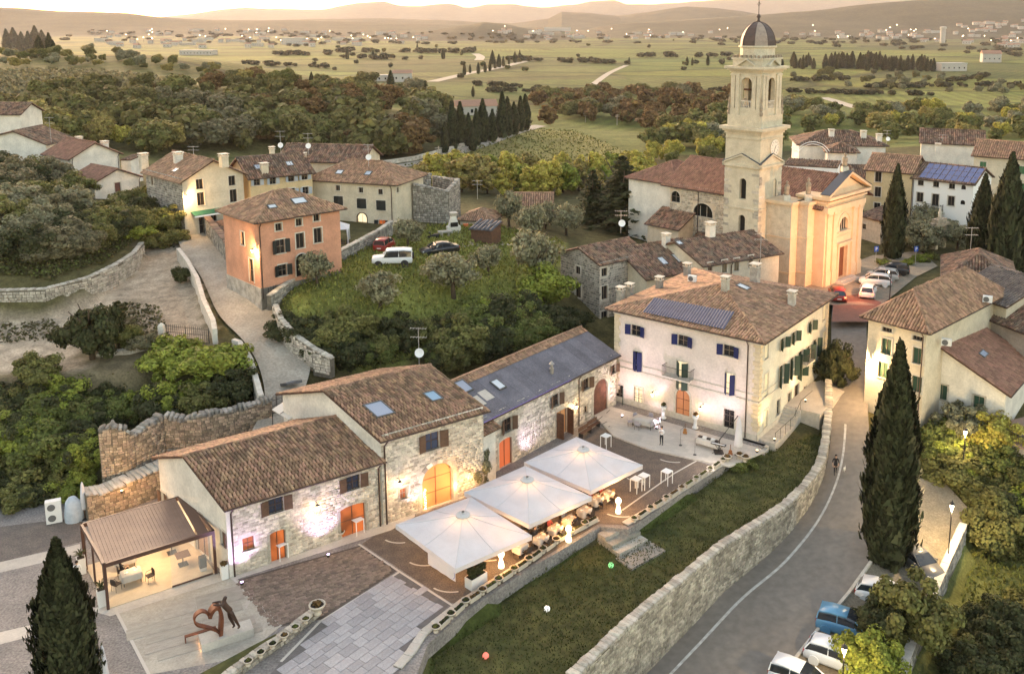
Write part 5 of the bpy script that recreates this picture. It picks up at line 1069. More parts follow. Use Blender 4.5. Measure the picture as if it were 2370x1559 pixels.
h=simple('rectory','long cream rectory with shallow tiled roof and green-brown shutters at the tower foot',(1627,615),(1766,572),(1552,567),9.6,3.8,CREAM,'A','x',1.6,.4,TILE_OLD,.3,rf=.55,wins=[('f',z(1655,545),.7,1.2,dict(pane=BROWN)),('f',z(1808,530),.75,1.5,dict(pane=M('olive_shutter',(.22,.17,.1),rough=.8))),('f',z(1935,512),.75,1.5,dict(pane=M('olive_shutter',(.22,.17,.1)))),('f',z(2085,480),.75,1.5,dict(pane=M('olive_shutter',(.22,.17,.1))))]);h.pipe('f',h.L*.35,0);h.pipe('f',h.L*.72,0);h.chimney(1,*z(1660,170),.8,.8,WHITE);h.skylight(0,*z(1325,285),.6,.9,M('bright_glass',(.5,.5,.5)))
z=ZM(1780,290,.24895)
A_,B_=UY(2005,390,147),UY(2112,400,143)
h=House('ochre_row_house','ochre three storey row house with dark windows behind the slim cypress',A_.xy,B_.xy,9,4,9.4,YELLOW)
for p in((1015,480),(1010,618),(1003,765)):h.win('f',z(*p),1.,1.6,**DK)
h.finish('x',2.,.4,tile=TILE_PALE,w=.34,pitch=.5)
A_,B_=UY(2114,405,143),UY(2254,420,137)
h=House('white_row_house','white row house with blue solar panels covering its roof',A_.xy,B_.xy,9,4,8.7,M('bright_white',(.78,.76,.72)))
for p in((1410,535),(1552,550),(1700,567)):h.win('f',z(*p),.9,.8,pane=DARKIN,grid=(1,0),trim=None)
for p,w_,hh in(((1402,668),1.,1.5),((1545,695),1.05,1.9),((1692,703),1.,1.5),((1395,810),1.,1.5)):h.win('f',z(*p),w_,hh,pane=DARKIN,grid=(1,0))
for p in((1808,577),(1800,717)):h.win('f',z(*p),.7,.7,pane=DARKIN,arch=.35,trim=None,sill=False,name='oval_window',grid=(0,0))
h.finish('x',1.8,.4,tile=TILE_OLD,w=.34,pitch=.5);balcony(h,'f',*z(1540,765),2.6,3.9,.8);h.pipe('f',.15,0)
q=h.Q[0];nrm=(q[1]-q[0]).cross(q[2]-q[0]).normalized();SOL=M('solar_cell',(.045,.06,.16),(.07,.085,.2),6,.25,spec=.7)
for i in range(9):
    for j in range(3):
        f=lambda a,b_:q[0].lerp(q[1],.13+.86*a).lerp(q[3].lerp(q[2],.13+.86*a),.06+.88*b_)+nrm*.16
        a0,a1,b0,b1=i/9+.006,(i+1)/9-.006,j/3+.01,(j+1)/3-.01;MB().add([f(a0,b0),f(a1,b0),f(a1,b1),f(a0,b1)],[(0,1,2,3)]).build('solar_panel',SOL,h.roof)
A_,B_=UY(2254,366,152),UY(2420,384,146)
h=House('green_shutter_house','cream house with bright green shutters behind the tall cypresses',A_.xy,B_.xy,9,4,11,CREAM)
for p in((1988,375),(2350,418),(2345,575)):h.win('f',z(*p),1.,1.3,pane=M('bright_green',(.06,.16,.07),rough=.7),grid=(1,0))
h.finish('x',2.,.45,tile=TILE_PALE,w=.34,pitch=.5)
A_,B_=UY(2130,362,176),UY(2275,366,172);h=House('broad_roof_house','house with broad brown roof and small chimneys behind the solar panels',A_.xy,B_.xy,10,5,9,WHITE);h.finish('x',2.0,.45,tile=TILE_OLD,w=.38,pitch=.56);h.chimney(0,2170,352,.9,1.3,WHITE);h.chimney(1,2280,345,.7,1.1,WHITE)
A_,B_=UY(1850,336,178),UY(2050,340,176);h=House('white_manor','white manor with stepped brown tile roofs behind the church',A_.xy,B_.xy,11,4,9.2,WHITE);h.finish('hip',2.2,.5,tile=TILE_OLD,w=.38,pitch=.56)
for p in((1924,315),(1998,318),(2034,326)):h.chimney(0,*p,1.0,1.0,WHITE)
A_,B_=UY(1916,337,170),UY(1984,341,169);h=House('manor_turret','square white turret with hipped roof in front of the manor',A_.xy,B_.xy,5.5,4,8.9,WHITE);h.finish('hip',1.4,.5,tile=TILE_OLD,w=.38,pitch=.56)
A_,B_=UY(1820,372,160),UY(2045,378,158);h=House('manor_wing','low front wing of the manor under a long brown roof',A_.xy,B_.xy,8,4,5.8,WHITE);h.finish('x',1.7,.4,tile=TILE_OLD,w=.38,pitch=.56)
A_,B_=UY(1815,366,146),UY(1938,378,143);h=House('white_annex','plain white block with flat coping right behind the nave roof',A_.xy,B_.xy,6,4,10.2,M('bright_white',(.78,.76,.72)));h.finish('mono',.15,.1,tile=TILE_OLD,w=.4,gut=False)
A_,B_=UY(1988,530,138),UY(2038,545,134);h=House('stone_outbuilding','small grey outbuilding half hidden beside the church facade',A_.xy,B_.xy,5,4,3.6,MORTAR);h.win('f',z(885,940),.8,.8,pane=DARKIN);h.finish('mono',1,.3,tile=TILE_OLD,w=.34,gut=False)
# ------------------------------------------------------------------ houses right of the street
z=ZM(1980,560,.3078)
A,B,D=corner3((2152,772),(2290,660),(2005,728),9.7,.5,'B')
h=House('corner_house','tall cream street corner house with hipped tile roof behind the great cypress',A,B,17,1.6,8.1,CREAM);cornerh=h
for p in((232,785),(468,855),(205,960),(470,1070)):h.win('f',z(*p),.95,1.5,pane=DARKIN,sh=None,grid=(1,0))if False else h.win('f',z(*p),.95,1.5,pane=M('green_closed',(.035,.075,.045),rough=.7),grid=(1,0))
for p in((238,658),(468,722)):h.win('f',z(*p),.95,.4,pane=DARKIN,grid=(2,0))
h.finish('hip',2.6,.55,tile=TILE_PALE,w=.28,pitch=.44,cap=120);h.pipe('f',h.L-.25,0);h.chimney(3,2250,655,.8,.9,STONE_GREY)
A_,B_=U(2322,985,1.2).xy,U(2400,890,1.2).xy;e=(B_-A_).normalized();n=Vector((-e.y,e.x))
p_=U(2143,957,1.4).xy;Dw=(p_-A_).dot(n)
h=House('white_wing','white wing with long red roof sloping down towards the porch',A_,A_+e*9.5,max(6,Dw),1.2,3.3,WHITE)
for p in((640,1125),(925,1215)):h.win('l',z(*p),.95,1.45,pane=M('green_closed',(.035,.075,.045)),grid=(1,0),tw=.16,trim=STONE_PALE)
h.finish('mono',3.0,.5,tile=TILE_RED,w=.26,pitch=.4);h.skylight(0,*z(960,845),1.2,.5,SKG);wing=h
A_,B_=U(2262,722,7.6).xy,U(2400,775,7.6).xy;h=House('plastered_house','rose plastered house with weathered roof behind the red lean-to roof',A_,B_,8,1.8,5.8,PLASTER('rose_plaster',(.52,.42,.34)));h.finish('x',1.8,.4,tile=TILE_OLD,w=.3)
A_,B_=U(2218,668,9.3).xy,U(2330,705,9.3).xy;h=House('grey_roof_house','house with grey ribbed roof and rusty satellite dish up the street',A_,B_,10,2.6,6.7,CREAM);h.finish('x',1.9,.4,tile=M('grey_tile',(.17,.14,.12),(.12,.10,.09),1,.9,isl=.25),w=.3)
A_,B_=U(2190,640,9.4).xy,U(2345,655,9.4).xy;h=House('far_street_house','hipped brown roofed house at the piazza end of the street',A_,B_,9,3.2,6.2,CREAM);h.finish('hip',2.1,.5,tile=TILE_OLD,w=.3)
A_,B_=U(2315,985,1.2).xy,U(2420,1040,1.0).xy;e=(B_-A_).normalized();n=Vector((-e.y,e.x));pr_=thing('porch_terrace','paved porch terrace with iron railing under the red roof','terrace',(A_.x,A_.y,-.6),math.atan2(e.y,e.x))
MB().bx(-.5,8,-1.6,5,-1,1.6).build('terrace_base',MORTAR,pr_);MB().bx(-.6,8,-1.75,5,1.6,1.72).build('paving',M('terracotta_paving',(.30,.2,.15),(.24,.16,.12),3,.8),pr_)
mb=MB()
for k in range(40):mb.tube([(-.4+k*.2,-1.6,1.7),(-.4+k*.2,-1.6,2.6)],.014,4)
mb.tube([(-.4,-1.6,2.6),(7.6,-1.6,2.6)],.03,5).build('railing',DARKM,pr_)
# ------------------------------------------------------------------ shrine, star decoration, iron gates
p=G(2170,575);sh_=thing('wayside_shrine','stone gateway shrine with broken top and small statue behind the parking','shrine',(p.x,p.y,3.7),R(35))
MB().bx(-1.3,-.75,-.5,.5,0,3.4).bx(.75,1.3,-.5,.5,0,3.4).build('pillar',QUOIN,sh_);MB().bx(-.75,.75,.2,.45,0,3.4).build('dark_niche',DARKIN,sh_);MB().bx(-1.7,1.7,-.7,.7,3.4,3.9).bx(-1.2,1.2,-.5,.5,3.9,4.5).build('entablature',M('weathered_stone',(.4,.33,.24)),sh_)
MB().lathe([(.3,4.5),(.2,5.0),(.28,5.4),(.12,5.8),(.17,6.0),(.05,6.25)],8).build('figure',TRIM,sh_,True)
p=UY(1862,352,158);cs=thing('comet_decoration','white tubular comet star decoration standing on the manor roof','decoration',p);mb=MB()
for k in range(5):mb.tube([(-1.6+.8*math.cos(R(90+72*k)),0,.6+.8*math.sin(R(90+72*k))),(-1.6+.8*math.cos(R(90+72*(k+2))),0,.6+.8*math.sin(R(90+72*(k+2))))],.06,4)
for r_ in(3.4,3.0):mb.tube([(r_*math.cos(R(a))+1.4,0,r_*math.sin(R(a))-1.6)for a in range(150,25,-12)],.05,4)
mb.build('tube_frame',WHITEP,cs)
def gate(name,label,a,b,hgt,arch=0,n=22):
    a,b=Vector(a),Vector(b);t=thing(name,label,'gate',a,math.atan2(b.y-a.y,b.x-a.x));L_=(b-a).xy.length;mb=MB()
    for k in range(n+1):x=L_*k/n;mb.tube([(x,0,.05),(x,0,hgt+arch*math.sin(math.pi*k/n))],.022 if k%(n//2)else .045,5)
    mb.build('bars',DARKM,t);mb=MB()
    for zz in(.2,hgt*.55,hgt*.88):mb.tube([(0,0,zz),(L_,0,zz)],.025,5)
    mb.build('rails',DARKM,t);return t
gate('iron_gate','rusty black iron double gate closing the gravel drive',U(378,788,6.4),U(484,792,6.7),1.75)
gate('iron_gate','small arched iron gate at the top of the garden stairs',U(628,962,3.4),U(655,952,3.4),1.5,.35,10)
gp=thing('gate_post','white masonry post beside the iron double gate','post',U(376,792,6.3));MB().bx(-.25,.25,-.25,.25,-.3,1.6).build('shaft',WHITE,gp);MB().lathe([(.36,1.6),(.36,1.72),(.1,1.95)],4,sq=True).build('cap',WHITE,gp)
gate('iron_fence','low iron railing at the foot of the pink house',U(622,690,9.0),U(690,660,9.0),1.1,0,12)
vx=villa;FX,LL=vx.F['r'];st=MB()
sd_=thing('side_terrace','narrow paved terrace with iron handrail along the street side of the villa','terrace',villa.root.location,villa.rz)
MB().bx(vx.L-.02,vx.L+1.6,.3,6.2,-1.4,.1).build('ramp_base',MORTAR,sd_);MB().bx(vx.L,vx.L+3.4,6.2,17.5,-.8,1.2).build('terrace_base',MORTAR,sd_);MB().bx(vx.L,vx.L+3.45,6.15,17.5,1.2,1.27).build('paving',PALEP,sd_)
for k in range(5):MB().bx(vx.L,vx.L+1.6,4.7+k*.3,5.0+k*.3,.1,.1+.22*(k+1)).build('step',PALEP,sd_)
for k in range(4):MB().bx(vx.L-1.4+k*.02,vx.L+1.2,-.45-k*.34,-.1-k*.34,-1.0,.0-.2*(k)).build('step',PALEP,sd_)
mb=MB()
for k in range(6):mb.tube([(vx.L+1.55,.4+k*1.15,.1 if k<4 else .9),(vx.L+1.55,.4+k*1.15,1.1 if k<4 else 1.9)],.02,5)
mb.tube([(vx.L+1.55,.4,1.1),(vx.L+1.55,4.6,1.1),(vx.L+1.55,6.2,2.1),(vx.L+1.55,9,2.1)],.025,5);mb.build('handrail',DARKM,sd_)
def antenna(px,zf,hgt,label,dish=False):
    t=thing('roof_antenna',label,'antenna',zf if isinstance(zf,Vector)else U(*px,zf));mb=MB().tube([(0,0,-.6),(0,0,hgt)],.03,5)
    for k,zz in enumerate((hgt-.1,hgt*.72)):
        mb.tube([(-.75,.1,zz),(.75,-.1,zz)],.022,4)
        for j in range(6):x=-.7+j*.28;mb.tube([(x,-.28,zz),(x,.28,zz)],.012,4)
    mb.build('mast',M('grey_metal',(.45,.42,.38),rough=.4,metal=.3),t)
    if dish:MB().lathe([(.02,0),(.25,.03),(.42,.12),(.40,.12),(.02,.02)],14,0,Matrix.Translation((.1,-.25,hgt*.3))@Matrix.Rotation(R(75),4,'X')).build('dish',WHITEP,t)
    return t
for(u,v,y,hh,lb,d_)in((118,322,148,3.6,'tall thin antenna mast on the low white barn',0),(650,350,141,3.2,'antenna with white dish at the left end of the rear house roof',1),(714,350,139,2.8,'antenna with white dish on the middle of the rear house roof',1),(853,376,128,2.6,'antenna with dish on the cream house roof peak',1),(449,372,122,2.0,'antenna on the gable house ridge',0),(970,838,79,3.3,'tall antenna with white panels behind the tall barn ridge',1),(1437,528,108,2.2,'antenna with white dish on the rubble house chimney',1),(1760,590,104,2.6,'white antenna on the rectory eave',0),(2245,590,106,3.4,'tall white antenna on the street end roof',0),(2180,340,175,2.4,'antenna above the broad brown roof',0),(2052,330,176,2.4,'antenna with dish at the right end of the manor',1),(2215,700,88,1.6,'white antenna lying low on the corner house roof',1),(1105,452,130,2.2,'antenna on the tiled hut',0)):antenna(None,UY(u,v,y),hh,lb,d_)
AC=M('ac_white',(.70,.69,.66),rough=.5);GR=M('grille',(.12,.12,.12),rough=.6)
def acunit(loc,rz,label,w=.85,hgt=.65,d=.35,fans=1,group=None):
    t=thing('air_conditioner',label,'air conditioner',loc,rz,group);MB().bx(-w/2,w/2,-d/2,d/2,.05,hgt).bx(-w/2,w/2,-d/2,d/2,hgt,hgt+.03).build('casing',AC,t);MB().bx(-w/2+.05,-w/2+.12,-d/2,d/2,0,.05).bx(w/2-.12,w/2-.05,-d/2,d/2,0,.05).build('foot',DARKM,t)
    for k in range(fans):zz=.05+(hgt-.05)*(k+.5)/fans;MB().lathe([(.25,0),(.27,.02),(.20,.03),(.06,.02),(.05,.04)],16,0,Matrix.Translation((-w*.12,-d/2-.005,zz))@Matrix.Rotation(R(90),4,'X')).build('fan_grille',GR,t)
    return t
acunit(U(127,1208,0),R(25),'tall white double fan heat pump unit by the hedge',1.05,1.75,.5,2)
for k,u in enumerate((736,751,767)):
    acunit(UY(u,950+k*1.5,69.5),R(-55),'one of three white condenser units mounted in a row on the tall barn gable',.9,.7,.4,1,'condensers on the barn gable')
acunit(UY(1602,652,90.5),R(-30),'small white condenser on the villa roof');acunit(UY(2285,700,86),R(-30),'white condenser beside the grey ribbed roof');acunit(UY(2190,800,79.5),R(-30),'white condenser above the red roof of the white wing');acunit(UY(627,386,126),R(15),'white condenser on the ochre house roof')
cn=thing('glass_canopy','small glass canopy on metal frame behind the low barn roof','canopy',UY(668,950,71.5),R(-40));MB().add([(-1.2,-.8,0),(1.2,-.8,-.2),(1.2,.8,.25),(-1.2,.8,.45),(-1.2,-.8,.04),(1.2,-.8,-.16),(1.2,.8,.29),(-1.2,.8,.49)],[(0,3,2,1),(4,5,6,7),(0,1,5,4),(1,2,6,5),(2,3,7,6),(3,0,4,7)]).build('pane',M('frosted',(.55,.52,.46),rough=.3),cn);MB().tube([(-1.2,-.8,0),(-1.2,-.8,-2.5)],.04,5).tube([(1.2,-.8,-.2),(1.2,-.8,-2.5)],.04,5).tube([(0,-.8,.0),(0,.8,.45)],.03,5).build('frame',DARKM,cn)
# ------------------------------------------------------------------ plants: crowns made of many leaf-sized faces in clumps
rs=np.random.RandomState(11)
def leafmat(name,c,var=.45,trans=.25):
    m=M(name,c,tuple(x*.62 for x in c),.9,.75,isl=var,spec=.15);t=m.node_tree;b=t.nodes['Principled BSDF'];o_=t.nodes['Material Output']
    if trans:
        tr=t.nodes.new('ShaderNodeBsdfTranslucent');mx=t.nodes.new('ShaderNodeMixShader');mx.inputs[0].default_value=trans
        src=b.inputs['Base Color'].links[0].from_socket;t.links.new(src,tr.inputs[0]);t.links.new(b.outputs[0],mx.inputs[1]);t.links.new(tr.outputs[0],mx.inputs[2]);t.links.new(mx.outputs[0],o_.inputs[0])
    return m
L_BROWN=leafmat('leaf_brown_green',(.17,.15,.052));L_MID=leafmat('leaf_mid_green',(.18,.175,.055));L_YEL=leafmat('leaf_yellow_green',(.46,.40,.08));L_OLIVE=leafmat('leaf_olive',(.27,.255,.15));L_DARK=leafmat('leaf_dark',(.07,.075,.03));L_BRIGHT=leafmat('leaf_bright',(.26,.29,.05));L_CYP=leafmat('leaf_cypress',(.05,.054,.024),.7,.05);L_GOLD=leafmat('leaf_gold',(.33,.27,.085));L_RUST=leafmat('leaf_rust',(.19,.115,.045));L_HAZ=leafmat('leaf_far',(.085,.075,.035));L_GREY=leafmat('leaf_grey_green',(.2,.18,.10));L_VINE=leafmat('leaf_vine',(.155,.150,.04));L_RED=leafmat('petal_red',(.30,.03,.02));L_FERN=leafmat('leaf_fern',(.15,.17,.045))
BARK=M('bark',(.10,.07,.045),(.06,.042,.028),4,.95,.5)
def leafquads(P,N,size,r,asp=.75):
    n=len(P);a=np.cross(N,r.normal(size=(n,3)));a /= np.linalg.norm(a,axis=1)[:,None]+1e-9;b=np.cross(N,a);b /= np.linalg.norm(b,axis=1)[:,None]+1e-9
    s=(size*(.6+.8*r.rand(n)))[:,None];a=a*s*.5;b=b*s*.5*asp
    V=np.stack([P-a-b*.6,P+a*.5-b,P+a+b*.6,P-a*.5+b],1).reshape(-1,3);return V,np.arange(4*n).reshape(-1,4)
def clumps(r,n,shape,kr,k=45,up=.15,lumpy=.25):
    """leaf points and normals: k clumps placed through a unit crown given by shape(dir)->radius, z range 0..1"""
    d=r.normal(size=(k,3));d /= np.linalg.norm(d,axis=1)[:,None];rad=(r.rand(k)**.4)*(1-kr*.8);C=d*rad[:,None]*(1+lumpy*(r.rand(k)-.5))[:,None]
    idx=r.randint(0,k,n);dd=r.normal(size=(n,3));dd /= np.linalg.norm(dd,axis=1)[:,None];dd[:,2]+=up;rr=kr*(.7+.6*r.rand(k))[idx]*(r.rand(n)**.33);P=C[idx]+dd*rr[:,None]
    N=dd+P*.6+r.normal(size=(n,3))*.55;return P,N
def crown_mesh(name,seed,n,size,mat,sx=1.,sz=1.,kr=.32,k=45,z0=.0,cut=None,lumpy=.25):
    r=np.random.RandomState(seed);P,N=clumps(r,n,None,kr,k,.15,lumpy);P=P*np.array([sx,sx,sz]);
    if cut is not None:m_=P[:,2]>cut;P,N=P[m_],N[m_]
    P[:,2]+=z0;V,F=leafquads(P,N,size,r);return npmesh(name,V,F,mat)
def trunk_mesh(name,h,r0,seed=0,limbs=4,spread=.5,top=.7):
    rn=random.Random(seed);mb=MB();lean=Vector((rn.uniform(-.06,.06),rn.uniform(-.06,.06),0));mb.tube([Vector((0,0,-.05*h)),Vector((0,0,h*.3))+lean*h,Vector((0,0,h*top))+lean*2*h],r0,7,0,None,r0*.45)
    for k in range(limbs):
        a=2*math.pi*k/limbs+rn.random();b=h*(.28+.3*rn.random());mb.tube([Vector((0,0,b))+lean*h*.8,Vector((math.cos(a)*spread*h*.5,math.sin(a)*spread*h*.5,b+h*.18)),Vector((math.cos(a)*spread*h,math.sin(a)*spread*h,b+h*.36))],r0*.5,5,0,None,r0*.15)
    return mb.mesh(name,BARK,True)
def recolor(me,mat):c=me.copy();c.materials[0]=mat;return c
BROAD=[crown_mesh('crown',20+i,4600,.066,L_BROWN,.46,.42,.30,40,.56,lumpy=.5)for i in range(4)]
OLIVE=[crown_mesh('crown',30+i,4200,.062,L_OLIVE,.58,.42,.26,60,.58,lumpy=.5)for i in range(3)]
BUSH=[crown_mesh('foliage',40+i,2600,.11,L_MID,.70,.50,.30,40,.46,cut=-.5,lumpy=.5)for i in range(3)]
FINEB=[crown_mesh('foliage',45+i,13000,.056,L_MID,.62,.50,.24,70,.47,cut=-.5,lumpy=.6)for i in range(3)]
TALLB=[crown_mesh('crown',50+i,5000,.056,L_YEL,.34,.46,.22,50,.55,lumpy=.6)for i in range(3)]
def spire_mesh(name,seed,n,size,mat,w,tip=.12,belly=.35):
    r=np.random.RandomState(seed);t=r.rand(n)**.85;a=r.rand(n)*2*np.pi;prof=np.interp(t,(0,.03,.12,belly,.5,.65,.8,.92,1),(.3,.68,.9,1.,.95,.76,.48,.22,.03))
    lum=1+.14*np.sin(a*5+t*9+seed)+.10*np.sin(a*9-t*23)+.06*np.sin(t*60+a*3);rr=w*prof*lum*(.70+.3*r.rand(n)**.5+.2*r.rand(n)**7);P=np.stack([np.cos(a)*rr,np.sin(a)*rr,t],1);P[:,2]+=r.normal(size=n)*.006
    N=np.stack([np.cos(a),np.sin(a),.25+0*a],1)+r.normal(size=(n,3))*.35;ax=np.stack([-np.sin(a),np.cos(a),0*a],1);up=np.stack([np.cos(a)*.25,np.sin(a)*.25,1+0*a],1)+r.normal(size=(n,3))*.18;s=(size*(.6+.8*r.rand(n)))[:,None]
    up *= s*.9;ax=(ax+r.normal(size=(n,3))*.25)*s*.32;V=np.stack([P-ax-up*.4,P+ax-up*.4,P+ax*.4+up*.6,P-ax*.4+up*.6],1).reshape(-1,3);return npmesh(name,V,np.arange(4*n).reshape(-1,4),mat)
CYPN=spire_mesh('crown',3,30000,.028,L_CYP,.100,belly=.3);CYPS=[spire_mesh('crown',4+i,2200,.055,L_CYP,.10+.015*i)for i in range(3)];CYPL=spire_mesh('crown',9,16000,.034,L_CYP,.15,belly=.28);CYPM=[spire_mesh('crown',14+i,7000,.04,L_CYP,.13+.03*i,belly=.3)for i in range(2)]
def conifer_mesh(name,seed,mat,w=.34,tiers=16,n=5200,size=.05):
    r=np.random.RandomState(seed);t=(r.randint(0,tiers,n)+.5)/tiers;br=r.randint(0,9,n);a=br*2*np.pi/9+t*17+r.normal(size=n)*.12;q=r.rand(n)**.7;R_=w*(1-t)**.8*(.75+.35*np.sin(br*2.3+t*31));rr=R_*q;P=np.stack([np.cos(a)*rr,np.sin(a)*rr,.08+.9*t-.10*q*(1-t)+r.normal(size=n)*.008],1)
    N=np.stack([np.cos(a)*.2,np.sin(a)*.2,1+0*a],1)+r.normal(size=(n,3))*.35;V,F=leafquads(P,N,size,r,.6);return npmesh(name,V,F,mat)
CONIF=[conifer_mesh('crown',5+i,L_DARK,.36+.06*i)for i in range(2)]
def simple_far(seed,n,size,sx,sz,z0,mat):return crown_mesh('crown',seed,n,size,mat,sx,sz,.4,14,z0)
LOWB=[crown_mesh('crown',64+i,800,.15,L_BROWN,.46,.42,.30,26,.56,lumpy=.5)for i in range(3)];FARB=[simple_far(60+i,260,.24,.5,.42,.45,L_HAZ)for i in range(3)];FARC=spire_mesh('crown',70,260,.13,L_CYP,.11)
TRK=[trunk_mesh('trunk',1,.035,i,5,.34)for i in range(3)];TRK_T=[trunk_mesh('trunk',1,.022,5+i,6,.2,.85)for i in range(2)];TRK_O=[trunk_mesh('trunk',1,.055,9+i,6,.4,.5)for i in range(2)]
TRK_C=trunk_mesh('trunk',1,.03,3,0)
_cm={}
def cmesh(me,mat):
    k=(me.name,mat.name)
    if k not in _cm:_cm[k]=me if me.materials[0]==mat else recolor(me,mat)
    return _cm[k]
def plant(name,label,cat,p,h,crown,mat,trunk=None,group=None,w=1.,rz=None,part='crown'):
    rz=random.random()*6.28 if rz is None else rz
    if trunk is None:
        o=ob(name,cmesh(crown,mat));o.location=p;o.scale=(h*w,h*w,h);o.rotation_euler=(0,0,rz);return tag(o,label,cat,group)
    t=thing(name,label,cat,p,rz,group);t.scale=(h*w,h*w,h);ob(part,cmesh(crown,mat),t);ob('trunk',trunk,t);return t
def tree_at(name,label,u,v,hpx,crown,mat,trunk,group=None,w=1.,cat='tree',sink=.0,p=None):
    p=p or G(u,v);h=hpx*(p.y*_c+(CAMZ-p.z)*_s)/FPX;return plant(name,label,cat,(p.x,p.y,p.z-sink*h),h,crown,mat,trunk,group,w)
def scatter_stuff(name,label,cat,poly,n,hpx,crowns,mat,seed=1,w=(.9,1.4),sink=.06):
    """a wood too far off to tell its trees apart: one object"""
    rn=random.Random(seed);u0,u1=min(p[0]for p in poly),max(p[0]for p in poly);v0,v1=min(p[1]for p in poly),max(p[1]for p in poly);Vs=[];Fs=[];k=0;m_=0;arr=[]
    for c_ in crowns:
        a=np.empty(len(c_.vertices)*3,np.float32);c_.vertices.foreach_get('co',a);arr.append(a.reshape(-1,3))
    while m_<n:
        u,v=rn.uniform(u0,u1),rn.uniform(v0,v1)
        if not inpoly((u,v),poly):continue
        p=G(u,v);h=(hpx(u,v)if callable(hpx)else hpx)*rn.uniform(.75,1.25)*(p.y*_c+(CAMZ-p.z)*_s)/FPX;a=arr[m_%len(arr)];t=rn.random()*6.28;c_,s_=math.cos(t),math.sin(t);f=rn.uniform(*w);m_+=1
        Vs.append(np.stack([(a[:,0]*c_-a[:,1]*s_)*h*f+p.x,(a[:,0]*s_+a[:,1]*c_)*h*f+p.y,a[:,2]*h+p.z-sink*h],1));Fs.append(np.arange(len(a)).reshape(-1,4)+k);k+=len(a)
    return tag(ob(name,npmesh(name,np.concatenate(Vs),np.concatenate(Fs),mat)),label,cat,kind='stuff')
def scatter(poly,n,hpx,crowns,mats,label,group,name='tree',cat='tree',trunk=None,w=(.85,1.2),seed=1,sep=.45,sink=.06,part='crown',hj=.25):
    """fill a photo region with individual plants, spaced by their size; bases on the land seen there"""
    rn=random.Random(seed);u0,u1=min(p[0]for p in poly),max(p[0]for p in poly);v0,v1=min(p[1]for p in poly),max(p[1]for p in poly);got=[];tries=0
    while len(got)<n and tries<n*30:
        tries+=1;u,v=rn.uniform(u0,u1),rn.uniform(v0,v1)
        if not inpoly((u,v),poly):continue
        H=hpx(u,v)if callable(hpx)else hpx
        if any(abs(u-a)/1.+abs(v-b)*2.2<sep*H for a,b in got):continue
        p=G(u,v);h=H*rn.uniform(1-hj,1+hj)*(p.y*_c+(CAMZ-p.z)*_s)/FPX;got.append((u,v))
        plant(name,label,cat,(p.x,p.y,p.z-sink*h),h,rn.choice(crowns),rn.choice(mats),None if trunk is None else rn.choice(trunk),group,rn.uniform(*w),part=part)
    return got
def cover(name,label,cat,polys,dens,size,mat,hmin=0.,hmax=.5,seed=1,vertical=False,zfun=None):
    r=np.random.RandomState(seed);Ps=[]
    for poly in polys:
        P=np.array([(p[0],p[1])for p in poly]);lo,hi=P.min(0),P.max(0);n=int((hi-lo).prod()*dens);q=lo+r.rand(n,2)*(hi-lo);q=q[in_polys(q[:,0],q[:,1],[tuple(p)for p in poly])];z_=ground_h(q[:,0],q[:,1])if zfun is None else zfun(q[:,0],q[:,1])
        lump=.5+.5*np.sin(q[:,0]*1.9+np.sin(q[:,1]*1.3)*2)*np.sin(q[:,1]*1.7+q[:,0]*.4);Ps.append(np.stack([q[:,0],q[:,1],z_+hmin+(hmax-hmin)*(.25+.75*lump)*r.rand(len(q))**.6],1))
    P=np.concatenate(Ps);n=len(P)
    if vertical:
        a=r.rand(n)*6.28;ax=np.stack([np.cos(a),np.sin(a),0*a],1)*size*.5;up=np.stack([r.normal(size=n)*.3,r.normal(size=n)*.3,1+0*a],1)*(size*(.5+r.rand(n)))[:,None];V=np.stack([P-ax,P+ax,P+ax*.2+up,P-ax*.2+up],1).reshape(-1,3);F=np.arange(4*n).reshape(-1,4)
    else:V,F=leafquads(P,np.stack([r.normal(size=n)*.7,r.normal(size=n)*.7,1+0*P[:,0]],1),size,r)
    o=ob(name,npmesh(name,V,F,mat));return tag(o,label,cat,kind='stuff')
def WPOLY(pts,z):return[tuple(U(u,v,z).xy)for u,v in pts]
def vines(name,label,poly,d,sp,h,mat,size=.5,dens=2.2,seed=1):
    r=np.random.RandomState(seed);P=np.array(poly);d=np.array(d)/np.linalg.norm(d);n_=np.array([-d[1],d[0]]);s=P@d;t=P@n_;Ps=[]
    for tt in np.arange(t.min(),t.max(),sp):
        L_=s.max()-s.min();k=int(L_*dens*4);q=s.min()+r.rand(k)*L_;xy=q[:,None]*d+tt*n_+r.normal(size=(k,2))*.18;xy=xy[in_polys(xy[:,0],xy[:,1],poly)]
        if len(xy):Ps.append(np.concatenate([xy,(ground_h(xy[:,0],xy[:,1])+.25+h*r.rand(len(xy)))[:,None]],1))
    P=np.concatenate(Ps);N=r.normal(size=P.shape)+np.array([0,0,.8]);V,F=leafquads(P,N,size,r);return tag(ob(name,npmesh(name,V,F,mat)),label,'vineyard',kind='stuff')
LAWNW=[tuple(p.xy)for p in LAWNP]
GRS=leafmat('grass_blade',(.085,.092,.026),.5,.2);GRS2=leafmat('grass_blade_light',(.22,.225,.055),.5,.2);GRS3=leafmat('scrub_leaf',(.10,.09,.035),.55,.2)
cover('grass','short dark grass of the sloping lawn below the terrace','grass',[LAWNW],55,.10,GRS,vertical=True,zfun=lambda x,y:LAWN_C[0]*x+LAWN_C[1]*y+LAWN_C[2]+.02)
cover('grass','rough grass of the upper lawn around the parked cars','grass',[[tuple(p)for p in LAWN_UP]],14,.24,GRS2,vertical=True,seed=2)
